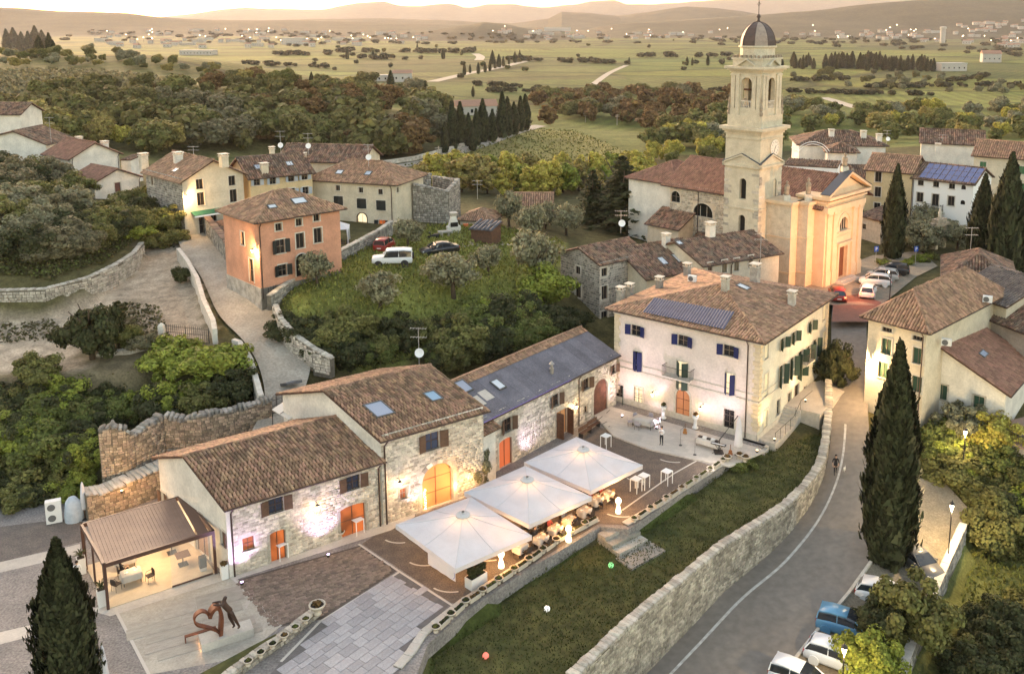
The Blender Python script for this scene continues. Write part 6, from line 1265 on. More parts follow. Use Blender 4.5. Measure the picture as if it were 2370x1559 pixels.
vines('vineyard_rows','rows of vines on the rounded field beside the white road',[tuple(p)for p in VINEYARD],(1,.25),3.4,.5,L_VINE,.5,.9)
LV=[tuple(G(u,v).xy)for u,v in((-60,250),(-60,168),(130,165),(300,172),(420,190),(330,215),(120,250))]
vines('vineyard_rows','rows of vines on the left hill below the cypress clump',LV,(1,-.12),3.2,1.0,L_GREY,1.0,.7,3)
# ------------------------------------------------------------------ woods and trees, far to near
fw=[L_BROWN,L_BROWN,L_MID,L_RUST,L_GREY,L_BROWN]
hp=lambda u,v:max(30,32+(v-160)*.28)
WOOD_=[(-20,300),(-20,262),(90,238),(240,205),(420,205),(640,198),(800,205),(960,225),(1040,262),(1030,330),(900,385),(760,372),(640,355),(560,360),(420,350),(250,330),(110,318)]
scatter_stuff('wood','brown green wood filling the valley behind the village','wood',WOOD_,110,hp,LOWB,L_BROWN,33)
scatter(WOOD_,105,hp,BROAD,fw,'round leafy tree in the brown green wood behind the village','trees of the wood behind the village',seed=3,sep=.40,w=(1.0,1.5))
scatter([(60,350),(60,300),(200,290),(400,305),(380,370),(240,345),(140,345)],22,72,BROAD,[L_GOLD,L_GOLD,L_MID,L_YEL],'golden green tree behind the white houses','golden trees behind the white houses',seed=4,sep=.5,w=(1.,1.4))
scatter_stuff('copse','dark copse of merged crowns left of the bell tower','wood',[(1225,300),(1240,235),(1400,218),(1690,225),(1690,310),(1560,318),(1440,300),(1330,285)],50,lambda u,v:36+(v-220)*.12,LOWB,L_RUST,34)
scatter([(1225,300),(1240,235),(1400,218),(1690,225),(1690,310),(1560,318),(1440,300),(1330,285)],45,lambda u,v:36+(v-220)*.12,BROAD,fw+[L_RUST],'tree of the dark copse left of the bell tower','trees of the copse beside the tower',seed=5,sep=.42,w=(1.0,1.5))
scatter_stuff('copse','green copse of merged crowns on the slope behind the church','wood',[(1690,250),(1810,250),(1900,262),(1980,285),(2100,262),(2200,272),(2400,255),(2400,330),(2250,335),(2100,340),(1950,310),(1820,330),(1815,380),(1680,350),(1560,355),(1500,345),(1560,325)],60,lambda u,v:34+(v-240)*.22,LOWB,L_MID,35)
scatter([(1690,250),(1810,250),(1900,262),(1980,285),(2100,262),(2200,272),(2400,255),(2400,330),(2250,335),(2100,340),(1950,310),(1820,330),(1815,380),(1680,350),(1560,355),(1500,345),(1560,325)],60,lambda u,v:34+(v-240)*.22,BROAD,[L_MID,L_GOLD,L_OLIVE,L_MID,L_YEL],'green gold tree on the slope behind the church','trees on the slope behind the church',seed=6,sep=.42,w=(1.0,1.45))
scatter([(1000,452),(960,440),(980,425),(1130,425),(1300,420),(1480,418),(1490,440),(1400,455),(1330,445),(1290,462),(1150,455)],32,76,TALLB,[L_YEL,L_YEL,L_BRIGHT,L_GOLD],'yellow green acacia in the bright grove beside the vineyard','bright acacias beside the vineyard','acacia_tree','tree',trunk=TRK_T,seed=7,sep=.42,w=(1.1,1.7),hj=.3)
scatter([(1480,385),(1500,365),(1690,345),(1690,380),(1560,390)],10,48,BROAD,[L_YEL,L_MID],'yellowish tree behind the presbytery roof','trees behind the presbytery',seed=8)
def spires(pts,label,group,w=1.0,mats=(L_CYP,)):
    for i,(u,v,h_)in enumerate(pts):tree_at('cypress_tree',label,u,v,h_,CYPS[i%3],mats[i%len(mats)],None,group,w,'cypress')
spires([(1048,345,108),(1066,338,100),(1085,340,76),(1103,338,84),(1118,330,98),(1140,328,72),(1163,320,104),(1175,315,88),(1190,312,74),(1205,305,80),(1216,302,82),(1095,350,60),(1030,355,70)],'dark slender cypress in the row along the white country road','cypresses along the country road',1.25)
spires([(1075,175,29),(1107,172,26),(1123,168,22),(1134,165,26),(1146,160,22),(1155,157,30),(1165,155,24),(1178,150,18),(1192,146,26),(1203,142,24),(1088,170,20),(1140,150,32)],'small cypress in the distant avenue on the plain','cypresses of the distant avenue',1.3)
spires([(804,138,26),(864,138,20),(1026,138,24),(966,115,14),(1456,150,16),(905,210,46),(830,205,36),(1095,225,24),(1590,152,20),(1602,152,18),(1638,152,24),(722,205,34)],'lone cypress standing among the fields','lone cypresses in the fields',1.4)
spires([(18,122,52),(34,118,52),(52,120,44),(68,122,48),(84,118,56),(100,122,50),(116,126,48),(45,124,40),(92,128,44),(125,130,36)],'cypress of the dark clump crowning the left hill','cypress clump on the left hill',1.7)
scatter([(0,155),(0,130),(120,132),(200,118),(300,130),(420,150),(520,165),(600,175),(560,190),(420,172),(240,158),(120,160)],46,lambda u,v:24,BROAD,[L_GOLD,L_BROWN,L_OLIVE,L_MID],'low tree along the crest of the left hill','trees along the left hill crest','hill_tree','tree',seed=9,w=(1.1,1.6))
scatter([(440,200),(560,178),(700,205),(860,215),(840,232),(640,215)],24,34,BROAD,[L_RUST,L_BROWN,L_GOLD],'russet tree on the upper edge of the wood','trees on the upper edge of the wood',seed=10,w=(1.0,1.4))
scatter_stuff('pine_belt','dark pine shelter belt crossing the plain right of the tower','wood',[(1802,150),(1802,160),(2160,168),(2160,156)],90,30,[CYPS[0]],L_HAZ,36,(1.4,2.0))
scatter([(780,100),(1700,92),(1700,170),(1450,190),(1250,195),(1000,200),(700,170)],34,lambda u,v:7+(v-90)*.11,FARB,[L_HAZ,L_BROWN],'small dark tree dotted over the vineyards of the plain','trees dotted over the plain','field_tree','tree',seed=12,sep=1.2)
scatter([(1820,180),(1950,165),(2370,190),(2370,225),(2100,215),(1900,205)],40,18,BROAD,[L_BROWN,L_GREY,L_OLIVE],'hedge tree between the fields right of the tower','hedge trees right of the tower','hedge_tree','tree',seed=13,w=(1.1,1.6))
for(a,b,n)in(((1130,214),(1480,217),40),((1560,210),(1690,212),16),((1820,216),(2160,222),40),((1100,200),(1250,205),12),((2120,205),(2290,178),20),((640,130),(770,128),12),((780,122),(1100,124),26),((790,137),(960,139),14),((1180,142),(1470,150),26),((1480,133),(1690,133),16),((1830,190),(1960,186),14),((2000,205),(2360,200),34),((560,150),(760,160),16)):
    scatter_stuff('field_hedge','dark hedge crossing the plain between two fields','hedge',[(a[0],a[1]-1.5),(b[0],b[1]-1.5),(b[0],b[1]+1.5),(a[0],a[1]+1.5)],n,14,FARB,L_HAZ,n,(1.2,1.9))
scatter_stuff('tree_belts','hazy belts of tiny trees among the distant towns','wood',[(150,95),(150,72),(900,78),(1500,82),(2370,92),(2370,135),(2150,118),(1830,110),(1300,100),(700,110)],260,lambda u,v:5+(v-70)*.13,FARB,L_HAZ,14,(1.4,2.6))
tree_at('cedar_tree','broad dark cedar with layered branches left of the church',1440,535,178,CONIF[1],L_DARK,TRK_T[0],w=1.45);tree_at('cedar_tree','second smaller cedar beside the layered cedar',1372,520,130,CONIF[0],L_DARK,TRK_T[1],w=1.3);tree_at('fir_tree','dark fir rising above the wood left of the cypress row',986,255,68,CONIF[0],L_DARK,None,w=.9)
tree_at('fir_tree','dark fir beside the far farm',905,210,40,CONIF[0],L_DARK,None,w=.8)
for i,(u,v,h_,w_,lb)in enumerate(((945,575,72,1.0,'olive tree between the red tractor and the black car'),(1050,690,112,1.05,'wide olive tree right of the white off-roader'),(880,720,92,1.0,'olive tree on the lawn in front of the white off-roader'),(1235,655,130,.85,'tall olive tree at the right edge of the upper lawn'),(735,668,90,.8,'round olive tree in front of the pink house'),(1178,525,86,.75,'olive tree beside the garden shed'),(1232,560,92,.8,'olive tree with dark trunk behind the stone slabs'),(1310,545,76,.9,'olive tree at the foot of the cedar'),(1262,530,66,.9,'small olive tree between shed and cedar'),(1130,640,76,.9,'low olive bush behind the wide olive'))):
    tree_at('olive_tree',lb,u,v,h_,OLIVE[i%3],L_OLIVE,TRK_O[i%2],None,w_)
scatter([(655,812),(690,795),(800,798),(900,800),(1000,792),(1080,770),(1150,752),(1230,745),(1320,742),(1345,780),(1290,806),(1150,840),(1000,855),(860,855),(740,850),(690,825)],46,lambda u,v:68,FINEB,[L_DARK,L_MID,L_DARK,L_FERN],'dark leafy shrub of the thicket between upper lawn and annex roof','shrubs of the thicket above the annex','shrub','shrub',seed=15,sep=.5,w=(1.0,1.4),sink=.15)
for u,v,h_,m_,lb in((1262,700,92,L_BRIGHT,'bright green tree in front of the rubble house'),(1115,750,62,L_BRIGHT,'yellow green shrub in the middle of the thicket'),(665,790,70,L_DARK,'dark ivy bush hanging over the lane wall'),(1070,830,100,L_MID,'broad laurel behind the white chimney')):tree_at('shrub',lb,u,v,h_,FINEB[0],m_,None,None,1.2,'shrub',.1)
scatter([(-30,600),(-30,400),(40,400),(150,440),(230,490),(280,530),(290,560),(200,590),(100,610),(-30,620)],44,lambda u,v:78,FINEB,[L_OLIVE,L_MID,L_DARK,L_GREY],'olive grey bush covering the slope above the dry stone wall','bushes on the slope above the dry stone wall','bush','bush',seed=16,sep=.5,w=(1.0,1.5),sink=.12)
scatter([(330,580),(250,500),(300,480),(390,530),(410,570),(400,585)],12,52,FINEB,[L_MID,L_DARK,L_BRIGHT],'green bush beside the top of the lane','bushes beside the top of the lane','bush','bush',seed=17,w=(1.1,1.5))
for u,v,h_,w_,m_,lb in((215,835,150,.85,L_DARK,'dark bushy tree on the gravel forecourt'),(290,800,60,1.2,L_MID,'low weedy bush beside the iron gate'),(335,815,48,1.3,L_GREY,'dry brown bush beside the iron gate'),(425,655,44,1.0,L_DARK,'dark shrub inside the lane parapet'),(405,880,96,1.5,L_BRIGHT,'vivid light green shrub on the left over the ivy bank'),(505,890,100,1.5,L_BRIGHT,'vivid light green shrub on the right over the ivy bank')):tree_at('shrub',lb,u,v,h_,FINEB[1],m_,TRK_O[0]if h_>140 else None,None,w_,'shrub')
t_=tree_at('bare_tree','small pruned tree with bare forked branches on the forecourt',275,800,110,crown_mesh('crown',99,380,.07,L_DARK,.40,.10,.2,9,.85),L_DARK,TRK_O[1],None,.8)
scatter([(-30,1170),(-30,945),(120,935),(260,945),(380,945),(560,920),(590,935),(440,968),(250,990),(225,1050),(235,1130),(60,1190)],60,lambda u,v:78,FINEB,[L_MID,L_DARK,L_FERN,L_BRIGHT,L_DARK],'dense garden shrub behind the old courtyard wall','garden shrubs behind the courtyard wall','shrub','shrub',seed=18,sep=.48,w=(1.0,1.4),sink=.15)
scatter([(2145,1150),(2150,1060),(2260,1080),(2400,1110),(2400,1290),(2310,1290),(2270,1180)],22,105,FINEB,[L_MID,L_DARK,L_BRIGHT,L_FERN,L_MID],'leafy garden shrub below the porch terrace','garden shrubs below the porch','shrub','shrub',seed=19,sep=.42,w=(1.0,1.3),sink=.1)
scatter([(2180,1640),(2240,1530),(2300,1500),(2420,1490),(2420,1640)],16,115,FINEB,[L_DARK,L_DARK,L_MID],'dark shrub in the lower garden beyond the boundary wall','dark shrubs in the lower garden','shrub','shrub',seed=20,sep=.4,w=(1.0,1.3),sink=.1)
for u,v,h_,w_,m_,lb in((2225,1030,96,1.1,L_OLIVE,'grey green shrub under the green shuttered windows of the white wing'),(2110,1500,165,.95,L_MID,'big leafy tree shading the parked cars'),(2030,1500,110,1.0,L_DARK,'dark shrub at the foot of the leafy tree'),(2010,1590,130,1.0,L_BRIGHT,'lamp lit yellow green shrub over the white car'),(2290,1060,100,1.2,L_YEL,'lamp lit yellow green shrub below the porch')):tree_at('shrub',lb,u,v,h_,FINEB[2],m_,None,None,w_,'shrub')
for u,v,h_,cr,w_,lb in((2065,600,215,CYPM[0],.85,'slim dark cypress column beside the church facade'),(2320,660,300,CYPM[1],.8,'tall dark cypress before the green shuttered house'),(2265,620,215,CYPM[0],1.0,'shorter cypress left of the tall cypress pair'),(2372,660,250,CYPM[1],.9,'cypress half outside the scene by the green shuttered house')):tree_at('cypress_tree',lb,u,v,h_,cr,L_CYP,None,None,w_)
scatter([(2105,590),(2110,530),(2240,520),(2255,590)],9,66,OLIVE,[L_OLIVE],'olive tree behind the parking signs','olives behind the parking','olive_tree','tree',seed=21,sep=.5,trunk=TRK_O)
scatter([(2005,500),(2040,490),(2050,530),(2010,540)],3,36,FINEB,[L_DARK],'dark bush below the ochre row house','bushes below the ochre row house','bush','bush',seed=22)
scatter([(2040,612),(2160,598),(2170,606),(2050,622)],9,16,BUSH,[L_BRIGHT,L_MID],'clipped green hedge bush at the edge of the parking','hedge bushes at the parking','bush','bush',seed=23,w=(1.3,1.8))
plant('cypress_tree','great dark cypress standing between the street and the parked cars','tree',RZ(2052,1306),17.2,CYPN,L_CYP,TRK_C)
p=U(165,1625,0);plant('cypress_tree','pointed dark cypress at the edge of the cobbled court','tree',p,9.6,CYPL,L_CYP,TRK_C)
tree_at('shrub','tall potted oleander at the street corner of the villa',1932,905,110,FINEB[0],L_DARK,TRK_O[0],None,.7,'shrub')
GP=lambda pts:[tuple(G(u,v).xy)for u,v in pts]
SLP=[GP([(650,800),(690,775),(900,785),(1080,760),(1230,735),(1325,735),(1345,785),(1290,806),(1150,842),(860,858),(740,853)]),GP([(-80,640),(-80,400),(150,430),(300,530),(322,575),(240,615),(120,655)]),GP([(-80,1190),(-80,930),(260,925),(560,905),(600,935),(440,965),(240,990),(232,1130),(60,1200)]),GP([(250,490),(385,530),(405,575),(340,580)]),GP([(2175,1640),(2215,1460),(2290,1420),(2450,1420),(2450,1640)]),GP([(2150,1120),(2150,1000),(2450,1040),(2450,1300),(2300,1300),(2250,1180)])]
cover('undergrowth','tangled low undergrowth of the overgrown banks','undergrowth',SLP,26,.30,GRS3,.0,.45,seed=5)
cover('undergrowth','leafy groundcover mixed through the overgrown banks','undergrowth',SLP,12,.26,L_FERN,.05,.6,seed=6)
tree_at('shrub','low dark green shrub bed beside the villa corner steps',1712,1092,34,FINEB[2],L_FERN,None,None,1.9,'shrub',.1)
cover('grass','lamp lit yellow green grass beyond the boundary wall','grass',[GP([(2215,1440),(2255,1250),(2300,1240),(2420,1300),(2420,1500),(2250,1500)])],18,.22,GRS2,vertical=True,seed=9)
cover('weeds','dry weeds and grass on the islands of the forecourt','weeds',[GP([(150,780),(230,745),(300,705),(370,715),(395,785),(300,825),(200,820)]),GP([(-80,800),(-80,745),(120,742),(170,790)])],16,.28,GRS3,0,.35,seed=8)
# ------------------------------------------------------------------ cars
TYRE=M('tyre',(.015,.015,.015),rough=.9);RIM=M('rim',(.35,.34,.33),rough=.35,metal=.7);HL=M('headlamp',(.75,.75,.72),rough=.1);TLR=M('tail_lamp',(.35,.02,.015),rough=.3);TLON=M('tail_lamp_on',(.5,.03,.02),emit=(1,.10,.04),es=1.2);CGL=M('car_glass',(.02,.024,.03),rough=.06,spec=.8)
def paint(n,c):return M('paint_'+n,c,rough=.28,spec=.6)
KINDS={'hatch':(4.0,1.74,1.48,[(-.5,.86,.34,.72),(-.485,.95,.24,.86),(-.3,1,.2,.92),(0,1,.2,.92),(.24,1,.2,.90),(.40,.96,.22,.78),(.485,.86,.28,.66),(.5,.8,.36,.52)],[(-.475,.80,.9),(-.40,.78,1.38),(-.2,.78,1.48),(.05,.78,1.46),(.16,.79,1.36),(.31,.82,.9)]),
 'sedan':(4.7,1.82,1.45,[(-.5,.86,.34,.78),(-.485,.95,.24,.92),(-.36,1,.2,.94),(0,1,.2,.9),(.22,1,.2,.88),(.40,.96,.22,.76),(.485,.86,.28,.64),(.5,.8,.36,.5)],[(-.40,.80,.92),(-.25,.78,1.36),(-.08,.78,1.45),(.04,.78,1.42),(.12,.79,1.34),(.28,.82,.88)]),
 'suv':(4.6,1.8,2.0,[(-.5,.97,.5,1.2),(-.49,1,.45,1.26),(-.2,1,.45,1.26),(.1,1,.45,1.26),(.20,1,.45,1.22),(.44,.97,.5,1.14),(.475,.95,.5,1.08),(.49,.9,.55,.9)],[(-.49,.96,1.24),(-.485,.93,1.9),(-.3,.92,2.0),(0,.92,2.0),(.13,.92,1.94),(.2,.95,1.24)]),
 'mpv':(3.7,1.6,1.6,[(-.5,.9,.34,.9),(-.485,.97,.24,.98),(-.3,1,.2,1.0),(0,1,.2,1.0),(.26,1,.2,.98),(.42,.96,.22,.84),(.485,.88,.28,.7),(.5,.82,.36,.55)],[(-.485,.86,.98),(-.455,.83,1.5),(-.25,.82,1.6),(.05,.82,1.58),(.2,.83,1.44),(.36,.86,.96)])}
def car(label,kind,loc,rz,col,on=False,tilt=0,roof=None):
    L_,W,H_,low,cab=KINDS[kind];t=thing('parked_car',label,'car',loc,rz);P=paint(*col);mb=MB();w2=W/2
    def loft(st,close=True):
        vs=[];n=len(st[0])
        for s_ in st:vs+=s_
        fs=[(i*n+j,i*n+(j+1)%n,(i+1)*n+(j+1)%n,(i+1)*n+j)for i in range(len(st)-1)for j in range(n)]+[tuple(range(n))[::-1],tuple(range((len(st)-1)*n,len(st)*n))]
        return vs,fs
    rings=[]
    for x,w,zb,zt in low:w *= w2;rings.append([(x*L_,y,zz)for y,zz in((-w*.93,zb),(-w,zb+.14),(-w*1.0,zt-.16),(-w*.9,zt),(0,zt+.025),(w*.9,zt),(w,zt-.16),(w,zb+.14),(w*.93,zb))])
    mb.add(*loft(rings));body=mb.build('body',P,t,True)
    rings=[]
    zb=cab[0][2]-.05
    for x,w,zt in cab:w *= w2;k=max(.02,(zt-zb));rings.append([(x*L_,y,zz)for y,zz in((-w*1.12,zb),(-w*1.02,zb+k*.75),(-w*.88,zt-.02),(0,zt),(w*.88,zt-.02),(w*1.02,zb+k*.75),(w*1.12,zb))])
    MB().add(*loft(rings)).build('cabin_glass',CGL,t,False)
    rt=[c_ for c_ in cab if c_[2]>H_*.9];mb=MB();rings=[]
    for x,w,zt in rt:w *= w2;rings.append([(x*L_,y,zz)for y,zz in((-w*.98,zt-.10),(-w*.88,zt-.01),(0,zt+.02),(w*.88,zt-.01),(w*.98,zt-.10),(0,zt-.05))])
    mb.add(*loft(rings)).build('roof',roof or P,t,True);mb=MB()
    for sy in(-1,1):
        for(x0,w0,z0_),(x1,w1,z1_)in((cab[0],cab[1]),(cab[-1],cab[-2])):mb.tube([(x0*L_,sy*w0*w2*1.1,zb+.04),(x1*L_,sy*w1*w2*.92,z1_-.04)],.05,5)
        xm=(cab[2][0]+cab[3][0])/2-.02;mb.tube([(xm*L_,sy*cab[2][1]*w2*1.12,zb+.03),(xm*L_,sy*cab[2][1]*w2*.92,H_-.06)],.045,5)
    mb.build('pillars',P,t)
    r_=.31 if kind != 'suv' else .39
    for sx in(-.31,.33):
        for sy in(-1,1):
            T=Matrix.Translation((sx*L_,sy*(w2-.10),r_))@Matrix.Rotation(R(90),4,'X');w_=MB().lathe([(r_*.6,-.11),(r_*.92,-.11),(r_,-.07),(r_,.07),(r_*.92,.11),(r_*.6,.11)],16,0,T).build('wheel',TYRE,t,True);MB().lathe([(.03,-.115),(r_*.62,-.112),(r_*.62,.112),(.03,.115)],14,0,T).build('rim',RIM,w_)
            MB().lathe([(r_*1.0,-.02),(r_*1.16,.0),(r_*1.16,.1),(r_*1.0,.1)],14,0,Matrix.Translation((sx*L_,sy*(w2-.03),r_))@Matrix.Rotation(R(90)*(-sy),4,'X')).build('wheel_arch',DARKM if kind=='suv' else P,t)
    zt_,zh=low[1][3]-.12,low[-2][3]-.06
    for sy in(-1,1):
        MB().bx(-.497*L_-.02,-.47*L_,sy*w2*.62,sy*w2*.92,zt_-.14,zt_+.06).build('tail_light',TLON if on else TLR,t);MB().bx(.455*L_,.487*L_,sy*w2*.5,sy*w2*.88,zh-.08,zh+.05).build('headlight',HL,t);MB().bx(.2*L_,.235*L_,sy*(w2+.02),sy*(w2+.16),zb+.02,zb+.14).build('wing_mirror',P,t)
    MB().bx(-.505*L_,-.495*L_,-.25,.25,zt_-.32,zt_-.2).build('number_plate',WHITEP,t);MB().bx(.5*L_-.03,.5*L_+.005,-.5,.5,.32,.44).build('grille',DARKM,t)
    if kind=='suv':MB().lathe([(.2,0),(.37,0),(.39,.04),(.39,.18),(.3,.2)],16,0,Matrix.Translation((-.5*L_+.0,.1,1.15))@Matrix.Rotation(R(-90),4,'Y')).build('spare_wheel',TYRE,t,True)
    return t
WHT,BLK,BLU,RED_,GRY=('white',(.72,.71,.69)),('black',(.012,.012,.014)),('blue',(.10,.26,.42)),('red',(.28,.025,.018)),('grey',(.10,.095,.09))
car('boxy white off-road car with roof rack ribs parked on the upper lawn','suv',G(908,615)-Vector((0,0,.05)),R(188),WHT)
car('black saloon car parked on the grass behind the white off-roader','sedan',G(1017,588),R(205),BLK)
car('red car half hidden behind an olive tree by the garden wall','mpv',G(890,578),R(80),RED_)
pz_=lambda u,v:Vector((*U(u,v,3.76).xy,3.76))
car('white hatchback with brake lights on, leaving the piazza','hatch',pz_(2008,683),R(68),WHT,True);car('red car stopped at the church corner beside the crossing','hatch',pz_(1938,690),R(80),RED_,True)
car('white hatchback parked first in the piazza row','hatch',pz_(2025,658),R(160),WHT);car('grey hatchback parked between the white and the black car on the piazza','hatch',pz_(2042,645),R(160),('silver',(.42,.40,.37)));car('black car parked last in the piazza row','hatch',pz_(2068,632),R(160),BLK)
rdz=lambda u,v,z_:Vector((*U(u,v,z_).xy,z_))
car('light blue boxy small car parked nose to the shrubs','mpv',RZ(1955,1462),R(-28),BLU);car('white small car parked below the lamp lit shrub','hatch',RZ(1935,1535),R(-32),('white2',(.66,.70,.74)));car('white car parked in the bay at the road edge','mpv',RZ(1850,1590),R(-34),('white3',(.72,.73,.74)))
car('white car mostly hidden under the big leafy tree','hatch',RZ(2048,1392),R(-28),WHT);car('dark grey car parked behind the great cypress','sedan',RZ(2118,1308),R(-70),GRY)
sc_=thing('scooter','dark motor scooter parked by the stone table','scooter',G(1004,555),R(200));MB().tube([(-.6,0,.55),(.1,0,.5),(.35,0,.45),(.55,0,1.0)],.16,7).build('body',paint(*BLK),sc_,True);MB().bx(-.7,.0,-.14,.14,.62,.75).build('seat',DARKM,sc_);MB().tube([(.5,-.35,1.0),(.55,0,1.05),(.5,.35,1.0)],.03,5).build('handlebar',DARKM,sc_)
for x in(-.55,.62):MB().lathe([(.12,-.06),(.25,-.06),(.28,0),(.25,.06),(.12,.06)],14,0,Matrix.Translation((x,0,.28))@Matrix.Rotation(R(90),4,'X')).build('wheel',TYRE,sc_,True)
# ------------------------------------------------------------------ people (skinned from a joint skeleton into one continuous body)
SKIN=M('skin',(.50,.30,.20),rough=.6)
def body(name,J,E,mats,groups,parent):
    """J: joint name -> (x,y,z,r[,rx]); E: edges; groups: list of (material index, joint names)"""
    names=list(J);me=bpy.data.meshes.new(name);me.from_pydata([J[k][:3]for k in names],[(names.index(a),names.index(b))for a,b in E],[]);o=bpy.data.objects.new(name,me);COL.objects.link(o)
    sm=o.modifiers.new('skin','SKIN');sm.use_smooth_shade=True;sk=me.skin_vertices[0].data
    for i,k in enumerate(names):r_=J[k][3];sk[i].radius=(r_,J[k][4]if len(J[k])>4 else r_);sk[i].use_root=(i==0)
    o.modifiers.new('sub','SUBSURF').levels=1;dg=bpy.context.evaluated_depsgraph_get();m2=bpy.data.meshes.new_from_object(o.evaluated_get(dg));bpy.data.objects.remove(o);bpy.data.meshes.remove(me)
    jl=np.array([J[k][:3]for k in names]);gi={k:mi for mi,ks in groups for k in ks};m2.materials.clear()
    for m in mats:m2.materials.append(m)
    for p in m2.polygons:
        c=np.array(p.center);d=((jl-c)**2).sum(1);p.material_index=gi.get(names[int(d.argmin())],0);p.use_smooth=True
    return ob('body',m2,parent)
def person(label,loc,rz,pose,top,bottom,hair=(.03,.02,.015),longh=False,group=None,sc=1.,shoes=None,arms_skin=False):
    t=thing('person',label,'person',loc,rz,group);t.scale=(sc,sc,sc);sit=pose=='sit';hz=.48 if sit else .92;J={};dz=hz-.92
    J['pelvis']=(0,0,hz,.135,.115);J['waist']=(0,.01,hz+.17,.125,.10);J['chest']=(0,0,hz+.37,.155,.115);J['neckbase']=(0,0,hz+.52,.075);J['neck']=(0,.01,hz+.58,.055);J['jaw']=(0,.03,hz+.66,.072);J['skull']=(0,.01,hz+.74,.094);J['crown']=(0,0,hz+.80,.06);J['nose']=(0,.115,hz+.70,.016)
    E=[('pelvis','waist'),('waist','chest'),('chest','neckbase'),('neckbase','neck'),('neck','jaw'),('jaw','skull'),('skull','crown'),('jaw','nose')]
    for s_,sx in(('l',-1),('r',1)):
        J['sh'+s_]=(sx*.175,0,hz+.47,.065)
        if pose=='stand':el,wr,pa=(sx*.24,-.02,hz+.22),(sx*.20,.16,hz+.12),(sx*.17,.25,hz+.14)
        if pose=='phone':el,wr,pa=(sx*.25,.06,hz+.24),(sx*.10,.25,hz+.36),(sx*.06,.30,hz+.42)
        if pose=='walk':el,wr,pa=(sx*.25,-.06*sx,hz+.22),(sx*.25,.06+.08*sx,hz+.02),(sx*.25,.09+.1*sx,hz-.06)
        if sit:el,wr,pa=(sx*.24,.08,hz+.22),(sx*.16,.30,hz+.24),(sx*.13,.38,hz+.25)
        J['el'+s_]=(*el,.045);J['wr'+s_]=(*wr,.030);J['pa'+s_]=(*pa,.034,.02);E+=[('chest','sh'+s_),('sh'+s_,'el'+s_),('el'+s_,'wr'+s_),('wr'+s_,'pa'+s_)]
        d=(Vector(pa)-Vector(wr)).normalized();sd2=Vector((1,0,0))
        for k in range(4):
            b_=Vector(pa)+sd2*(k-1.5)*.019+d*.05;f2=b_+d*(.035,.045,.042,.03)[k]+Vector((0,0,-.012));J['f%d%s'%(k,s_)]=(*b_,.0095);J['g%d%s'%(k,s_)]=(*f2,.008);E+=[('pa'+s_,'f%d%s'%(k,s_)),('f%d%s'%(k,s_),'g%d%s'%(k,s_))]
        th=Vector(pa)+sd2*(-sx*.045)+d*.012;J['th'+s_]=(*th,.010);J['tt'+s_]=(*(th+d*.03+sd2*(-sx*.008)),.008);E+=[('pa'+s_,'th'+s_),('th'+s_,'tt'+s_)]
        st={'walk':.26}.get(pose,.03)*sx
        if sit:J['hip'+s_]=(sx*.09,.04,hz,.10);J['kn'+s_]=(sx*.11,.44,hz+.03,.068);J['an'+s_]=(sx*.11,.42,.09,.045);J['toe'+s_]=(sx*.12,.58,.045,.04)
        else:J['hip'+s_]=(sx*.09,0,hz-.08,.098);J['kn'+s_]=(sx*.10,st*.6+.03,.50,.065);J['an'+s_]=(sx*.10,st-.02,.09,.043);J['toe'+s_]=(sx*.11,st+.14,.04,.04)
        E+=[('pelvis','hip'+s_),('hip'+s_,'kn'+s_),('kn'+s_,'an'+s_),('an'+s_,'toe'+s_)]
    T_=M('cloth_%02x%02x%02x'%tuple(int(c*255)for c in top),top,rough=.9);B_=M('cloth_%02x%02x%02x'%tuple(int(c*255)for c in bottom),bottom,rough=.9);S_=shoes or DARKM
    hands=[k for k in J if k[:2]in('wr','pa','th','tt')or(k[0]in 'fg' and k[1].isdigit())]+['neck','jaw','skull','crown','nose']+(['ell','elr']if arms_skin else[])
    body('body',J,E,[T_,SKIN,B_,S_],[(1,hands),(2,['pelvis','hipl','hipr','knl','knr']+([]if True else[])),(3,['toel','toer','anl','anr'])],t)
    mb=MB();zc=hz+.745
    for i in range(7):
        pass
    prof=[(.099,-.05),(.106,.0),(.10,.05),(.07,.09),(.01,.105)];mb.lathe(prof,12,0,Matrix.Translation((0,-.018,zc)))
    if longh:mb.lathe([(.05,-.30),(.085,-.2),(.095,-.05),(.09,0)],10,0,Matrix.Translation((0,-.05,zc)))
    hm=M('hair_%d'%int(hair[0]*1000),hair,rough=.7);mb.build('hair',hm,t,True)
    MB().box((-.033,.1,hz+.735),(.02,.012,.012)).box((.033,.1,hz+.735),(.02,.012,.012)).build('eyes',DARKM,t);MB().box((0,.098,hz+.655),(.045,.01,.01)).build('mouth',M('lips',(.3,.1,.08)),t)
    return t
person('man in white shirt and dark trousers looking at a phone on the terrace',U(1531,1029,.14),R(150),'phone',(.70,.68,.66),(.02,.02,.022))
person('woman in black walking down the street beside the wall',RZ(1933,1096),R(170),'walk',(.018,.016,.018),(.02,.018,.02),(.015,.01,.01),True)
dg=thing('dog','small white dog on the street beside the walking woman','dog',RZ(1954,1090),R(150))
DJ={'hips':(0,-.18,.27,.075),'belly':(0,0,.26,.07),'chest':(0,.16,.27,.09),'neck':(0,.25,.36,.055),'head':(0,.31,.43,.06),'muzzle':(0,.39,.41,.03),'earl':(-.05,.29,.49,.018),'earr':(.05,.29,.49,.018),'tail1':(0,-.27,.34,.02),'tail2':(0,-.33,.43,.012)}
DE=[('hips','belly'),('belly','chest'),('chest','neck'),('neck','head'),('head','muzzle'),('head','earl'),('head','earr'),('hips','tail1'),('tail1','tail2')]
